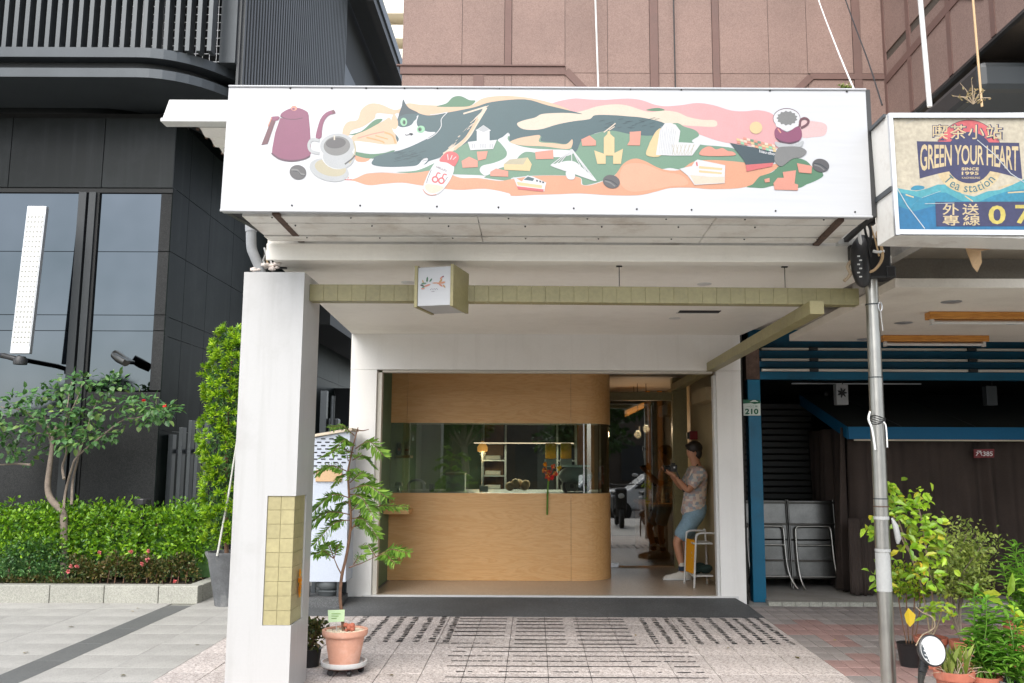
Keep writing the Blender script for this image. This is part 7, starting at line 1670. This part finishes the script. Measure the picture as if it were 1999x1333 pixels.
eln, elf = J(1338, 958, -.2), J(1338, 955, .2); wrn, wrf = J(1318, 931, -.06), J(1312, 927, .07)
hpn, hpf = J(1351, 1010, -.085), J(1350, 1010, .085); knn, knf = J(1318, 1056, -.1), J(1341, 1060, .08); ann, anf = J(1329, 1106, -.1), J(1346, 1106, .08)
body = [[(pel, .115), (wst, .115), (chs, .125), (nk0, .06), (nk1, .05), (hd0, (.075, .085)), (hd1, (.078, .09)), (J(1354, 867), (.05, .055))], [(chs, .125), (shn, .06), (eln, .042), (eln.lerp(wrn, .5), .036), (wrn, .026)], [(chs, .125), (shf, .06), (elf, .042), (elf.lerp(wrf, .5), .036), (wrf, .026)],
        [(pel, .115), (hpn, .088), (hpn.lerp(knn, .55), .072), (knn, .052), (knn.lerp(ann, .35), .05), (ann, .034), (J(1329, 1122, -.1), .034)], [(pel, .115), (hpf, .088), (hpf.lerp(knf, .55), .072), (knf, .052), (knf.lerp(anf, .35), .05), (anf, .034), (J(1347, 1122, .08), .034)]]
bdy = skinned('body', body, 'skin', 0)
# face: nose, brow, ear (the head looks down at the camera)
fcm = MB(); fcm.ball(J(1342.5, 886), .014, 8, sc=(1, .8, 1.3)); fcm.build('nose', 'skin', bdy, smooth=True); MB().ball(J(1355, 885, -.083), .02, 10, sc=(.7, .3, 1.2)).build('ear', 'skin', bdy, smooth=True)
for dy_ in (-.035, .035): MB().ball(J(1343.2, 881.5, dy_), .009, 8, sc=(.6, 1.2, .7)).build('eye', 'hair', bdy, smooth=True)
MB().ball(J(1343.8, 892.5), .012, 8, sc=(.7, 1.6, .4)).build('mouth', 'plaque_red', bdy, smooth=True)
hm2 = MB(); hm2.ball(J(1355.5, 874), .1, 16, sc=(.98, .95, .86)); hm2.ball(J(1361, 884), .075, 12, sc=(.8, 1.05, 1.1)); hm2.ball(J(1347, 870), .06, 12, sc=(1, 1.2, .55)); hm2.build('hair', 'hair', bdy, smooth=True)
# shirt and shorts hang a little off the body
skinned('shirt', [[(J(1351, 1012), (.175, .16)), (J(1353, 996), (.17, .155)), (wst, (.15, .148)), (chs, (.15, .155)), (J(1362, 918), (.1, .1)), (J(1361, 909), (.066, .066))], [(J(1362, 918), (.1, .1)), (shn, .085), (shn.lerp(eln, .45), .075), (shn.lerp(eln, .82), .078)], [(J(1362, 918), (.1, .1)), (shf, .085), (shf.lerp(elf, .45), .075), (shf.lerp(elf, .82), .078)]], 'plaid', 0)
skinned('shorts', [[(J(1360, 974), .13), (J(1359, 990), .148), (J(1354, 1005), .155), (hpn, .118), (hpn.lerp(knn, .5), .1), (hpn.lerp(knn, .93), .098)], [(J(1354, 1005), .155), (hpf, .118), (hpf.lerp(knf, .5), .1), (hpf.lerp(knf, .9), .098)]], 'denim', 0)
for a, dy_, px0 in ((ann, -.1, 1329), (anf, .08, 1347)):
    MB().tube([J(px0 - .5, 1096, dy_), J(px0, 1103, dy_)], [.042, .041], 12).build('sock', 'shoe', per, smooth=True); MB().tube([J(px0, 1103.3, dy_), J(px0, 1112, dy_)], [.043, .045], 12).build('sock_band', 'sock_dark', per, smooth=True)
    hz_ = FLOOR + .003; sx0 = J(px0, 1120, dy_).x; sy0 = PYp + dy_
    secs = [(.10, .03, .085), (.06, .042, .11), (0, .046, .115), (-.06, .05, .085), (-.13, .053, .066), (-.19, .046, .055), (-.215, .025, .035)]
    s_ = MB(); rings = []
    for xo, hw_, hh2 in secs: rings.append([(sx0 + xo, sy0 + hw_ * math.cos(R(t)), hz_ + .02 + (hh2 - .02) * max(0, math.sin(R(t)))) for t in range(0, 181, 20)])
    for a_, b_ in zip(rings[:-1], rings[1:]):
        for i in range(len(a_) - 1): s_.face([a_[i], a_[i + 1], b_[i + 1], b_[i]])
    s_.face(rings[0]); s_.face(rings[-1][::-1]); shoe_ = s_.build('shoe', 'shoe', per, smooth=True)
    so2 = MB(); so2.prism([Vector((sx0 + xo * 1.04, sy0 - hw_ * 1.06, hz_)) for xo, hw_, _ in secs] + [Vector((sx0 + xo * 1.04, sy0 + hw_ * 1.06, hz_)) for xo, hw_, _ in secs[::-1]], (0, 0, .022)); so2.build('sole', 'white_plastic', shoe_, bevel=.005)
# hands: palm, four fingers and a thumb round the camera
def hand(wr, side):
    palm = wr + Vector((-.05, .02 * side, .035)); ch = [[(wr, .024), (palm, (.036, .026))]]
    for k in range(4):
        r0_ = palm + Vector((-.02, -.02 * side + .013 * (k - 1.5), .012 + .006 * k)); r1 = r0_ + Vector((-.028, -.01 * side, .018)); r2 = r1 + Vector((-.012, -.022 * side, .012)); ch.append([(palm, (.036, .026)), (r0_, .0095), (r1, .0088), (r2, .0075)])
    th_ = palm + Vector((.012, -.025 * side, .02)); ch.append([(palm, (.036, .026)), (th_, .011), (th_ + Vector((-.008, -.015 * side, .028)), .009)])
    skinned('hand', ch, 'skin', 0, 1)
hand(wrn, -1); hand(wrf, 1)
cmr = thing('camera', 'black photo camera with strap held up by the photographer', 'camera', J(1312, 914)); c = J(1313, 914)
cbd = MB().box(c.x - .035, c.x + .045, c.y - .07, c.y + .07, c.z - .042, c.z + .042).build('body', 'black_plastic', cmr, bevel=.008); MB().lathe([(.036, 0), (.036, .05), (.039, .06), (.034, .062)], c + Vector((-.035, 0, -.004)), 20, axis=(-1, 0, 0)).build('lens', 'black_plastic', cmr, smooth=True); MB().box(c.x - .02, c.x + .03, c.y - .025, c.y + .025, c.z + .043, c.z + .062).build('viewfinder', 'black_plastic', cbd, bevel=.005); MB().box(c.x + .0, c.x + .02, c.y - .0715, c.y - .069, c.z + .0, c.z + .02).build('dial', 'alu', cbd)
MB().tube(catmull([c + Vector((.02, -.07, .0)), J(1326, 940, -.12), J(1331, 958, -.13), J(1338, 950, -.15), J(1350, 920, -.14), J(1362, 905, -.03)], 5, False), .008, 6).build('strap', 'black_plastic', cmr, smooth=True)
rs0 = random.Random(5)
# fallen leaves on the paving
for k, (px, py) in enumerate(((145, 1227), (54, 1277), (234, 1323), (262, 1197), (380, 1263), (270, 1190), (1045, 1300), (1240, 1245), (1560, 1290), (1630, 1255), (760, 1322), (1420, 1270))):
    p = ground(px, py); p.z += .017; a = rs0.uniform(0, 6.28); l = rs0.uniform(.035, .06)
    o = MB().leaf(p, (math.cos(a), math.sin(a), .01), (rs0.uniform(-.2, .2), rs0.uniform(-.2, .2), 1), l, l * .45, 0, .08, -.06).build('fallen_leaf', ('leaf_bed', 'leaf_dry')[k % 2])
    tag(o, ('fallen leaf on the granite pavement left of the column' if px < 500 else 'fallen leaf on the lettered arcade floor' if px < 1500 else 'fallen leaf on the brick pavers'), 'leaf', ('leaves on the granite pavement' if px < 500 else 'leaves on the arcade floor' if px < 1500 else 'leaves on the pavers'))
# ================================================================== ACROSS THE STREET (seen only mirrored in glass)
rs_ = random.Random(77)
def street_tree(x, y, h, label, seed):
    r_ = random.Random(seed); t = thing('street_tree', label, 'tree', (x, y, -.05), 'trees across the street'); b = MB(); b.tube([(x, y, -.1), (x + .1, y, h * .25), (x, y + .1, h * .5), (x + .05, y, h * .8)], [.2, .17, .13, .05], 8)
    for k in range(6): a = k * 1.05; b.tube([(x, y, h * .42), (x + math.cos(a) * 1.2, y + math.sin(a) * 1.2, h * .66)], [.08, .03], 6)
    b.build('trunk', 'bark_grey', t, smooth=True); l = MB()
    for k in range(26):
        c = Vector((x + r_.gauss(0, 1.25), y + r_.gauss(0, 1.1), h * r_.uniform(.5, .97))); blob_leaves(l, c, (.8, .8, .6), 90, .3, .17, r_, .3, .3)
    l.build('crown', 'leaf_tree', t)
for k, (x, y, h) in enumerate(((-19, -17, 4.6), (-14.5, -17.5, 4.9), (-9.5, -17, 3.8), (-3, -17.5, 5.2), (2.5, -17, 5.0), (8, -17.5, 5.4), (13.5, -17, 5.0))): street_tree(x, y, h, ('leafy street tree mirrored in the left windows', 'leafy street tree mirrored low in the windows beside the floodlight', 'leafy street tree mirrored behind the bent-trunk tree', 'leafy street tree mirrored at the left of the counter glass', 'leafy street tree mirrored in the counter glass', 'leafy street tree mirrored in the glass door', 'leafy street tree across the street, far right')[k], 100 + k)
fbk = thing('far_street_block', 'grey office block across the street mirrored in the far left windows', 'building', (-45, -32, -.05)); MB().box(-70, -38.5, -40, -30, -.1, 26).build('wall', 'facade_far', fbk)
for k in range(8): MB().box(-69.9, -38.6, -29.98, -29.9, 2 + k * 3, 3.3 + k * 3).build('window_band', 'dark_metal', fbk)
fbk = thing('far_street_block', 'long low grey building across the street behind the mirrored trees', 'building', (4, -28, -.05)); MB().box(-14, 30, -38, -28, -.1, 5.2).build('wall', 'soffit_brown', fbk)
for k in range(14): MB().box(-13 + k * 3, -11 + k * 3, -27.98, -27.9, .6, 2.6).build('window', 'dark_metal', fbk)
# parked car
car = thing('parked_car', 'white parked car mirrored in the dark glass door', 'car', (4.0, -4.6, -.17)); cx_, cy_, z0 = 4.0, -4.6, -.17
prof = [(-2.1, .35), (-2.15, .75), (-1.9, .92), (-1.1, .98), (-.55, 1.42), (.75, 1.45), (1.5, 1.02), (2.1, .92), (2.18, .5), (2.1, .32)]
MB().prism([Vector((cx_ + x, cy_ - .82, z0 + z)) for x, z in prof], (0, 1.64, 0)).build('body', 'car_white', car, bevel=.09, seg=3)
for s_ in (-.835, .825): MB().prism([Vector((cx_ + x, cy_ + s_, z0 + z)) for x, z in ((-.95, 1.0), (-.5, 1.36), (.7, 1.38), (1.3, 1.04))], (0, .012, 0)).build('side_window', 'black_plastic', car)
for x in (-1.35, 1.35):
    for s_ in (-.78, .78): MB().lathe([(.2, -.09), (.31, -.09), (.32, -.05), (.32, .05), (.31, .09), (.2, .09)], (cx_ + x, cy_ + s_, z0 + .32), 22, axis=(0, 1, 0)).build('wheel', 'tyre', car, smooth=True)
for x in (-2.13, 2.15): MB().box(cx_ + x - .04, cx_ + x + .02, cy_ + .45, cy_ + .75, z0 + .68, z0 + .8).build('headlight', 'led_white', car)
def scooter(x, y, label, mat):
    t = thing('parked_scooter', label, 'scooter', (x, y, -.1), 'scooters parked at the kerb'); z = gz(y) + .0
    for dy in (-.6, .6): MB().lathe([(.12, -.05), (.2, -.05), (.22, -.02), (.22, .02), (.2, .05), (.12, .05)], (x, y + dy, z + .22), 20, axis=(1, 0, 0)).build('wheel', 'tyre', t, smooth=True)
    MB().prism([Vector((x - .14, y + a, z + b)) for a, b in ((-.75, .45), (-.8, .7), (-.1, .72), (0, .35), (.3, .32), (.42, .85), (.5, .95), (.6, .9), (.55, .45), (.3, .25), (-.2, .25))], (.28, 0, 0)).build('body', mat, t, bevel=.05, seg=3)
    MB().box(x - .13, x + .13, y - .75, y - .08, z + .73, z + .82).build('seat', 'black_plastic', t, bevel=.03); MB().tube([(x - .33, y + .42, z + 1.02), (x, y + .5, z + .98), (x + .33, y + .42, z + 1.02)], .016, 8).build('handlebar', 'steel_black', t)
    for s_ in (-1, 1): MB().tube([(x + .25 * s_, y + .45, z + 1.02), (x + .32 * s_, y + .46, z + 1.2)], .006, 6).build('mirror_stalk', 'steel_black', t).name; MB().ball((x + .33 * s_, y + .46, z + 1.23), .05, 10, sc=(1.2, .4, .8)).build('mirror', 'alu', t, smooth=True)
    MB().ball((x, y + .58, z + .75), .08, 12, sc=(1, .5, .8)).build('headlight', 'led_white', t, smooth=True)
scooter(2.05, 1.9, 'dark parked scooter mirrored in the glass door beside the rounded counter', 'black_plastic'); scooter(2.75, 1.8, 'grey parked scooter mirrored in the middle of the glass door', 'pvc_grey'); scooter(3.5, 1.7, 'black parked scooter mirrored next to the timber bar', 'black_plastic')
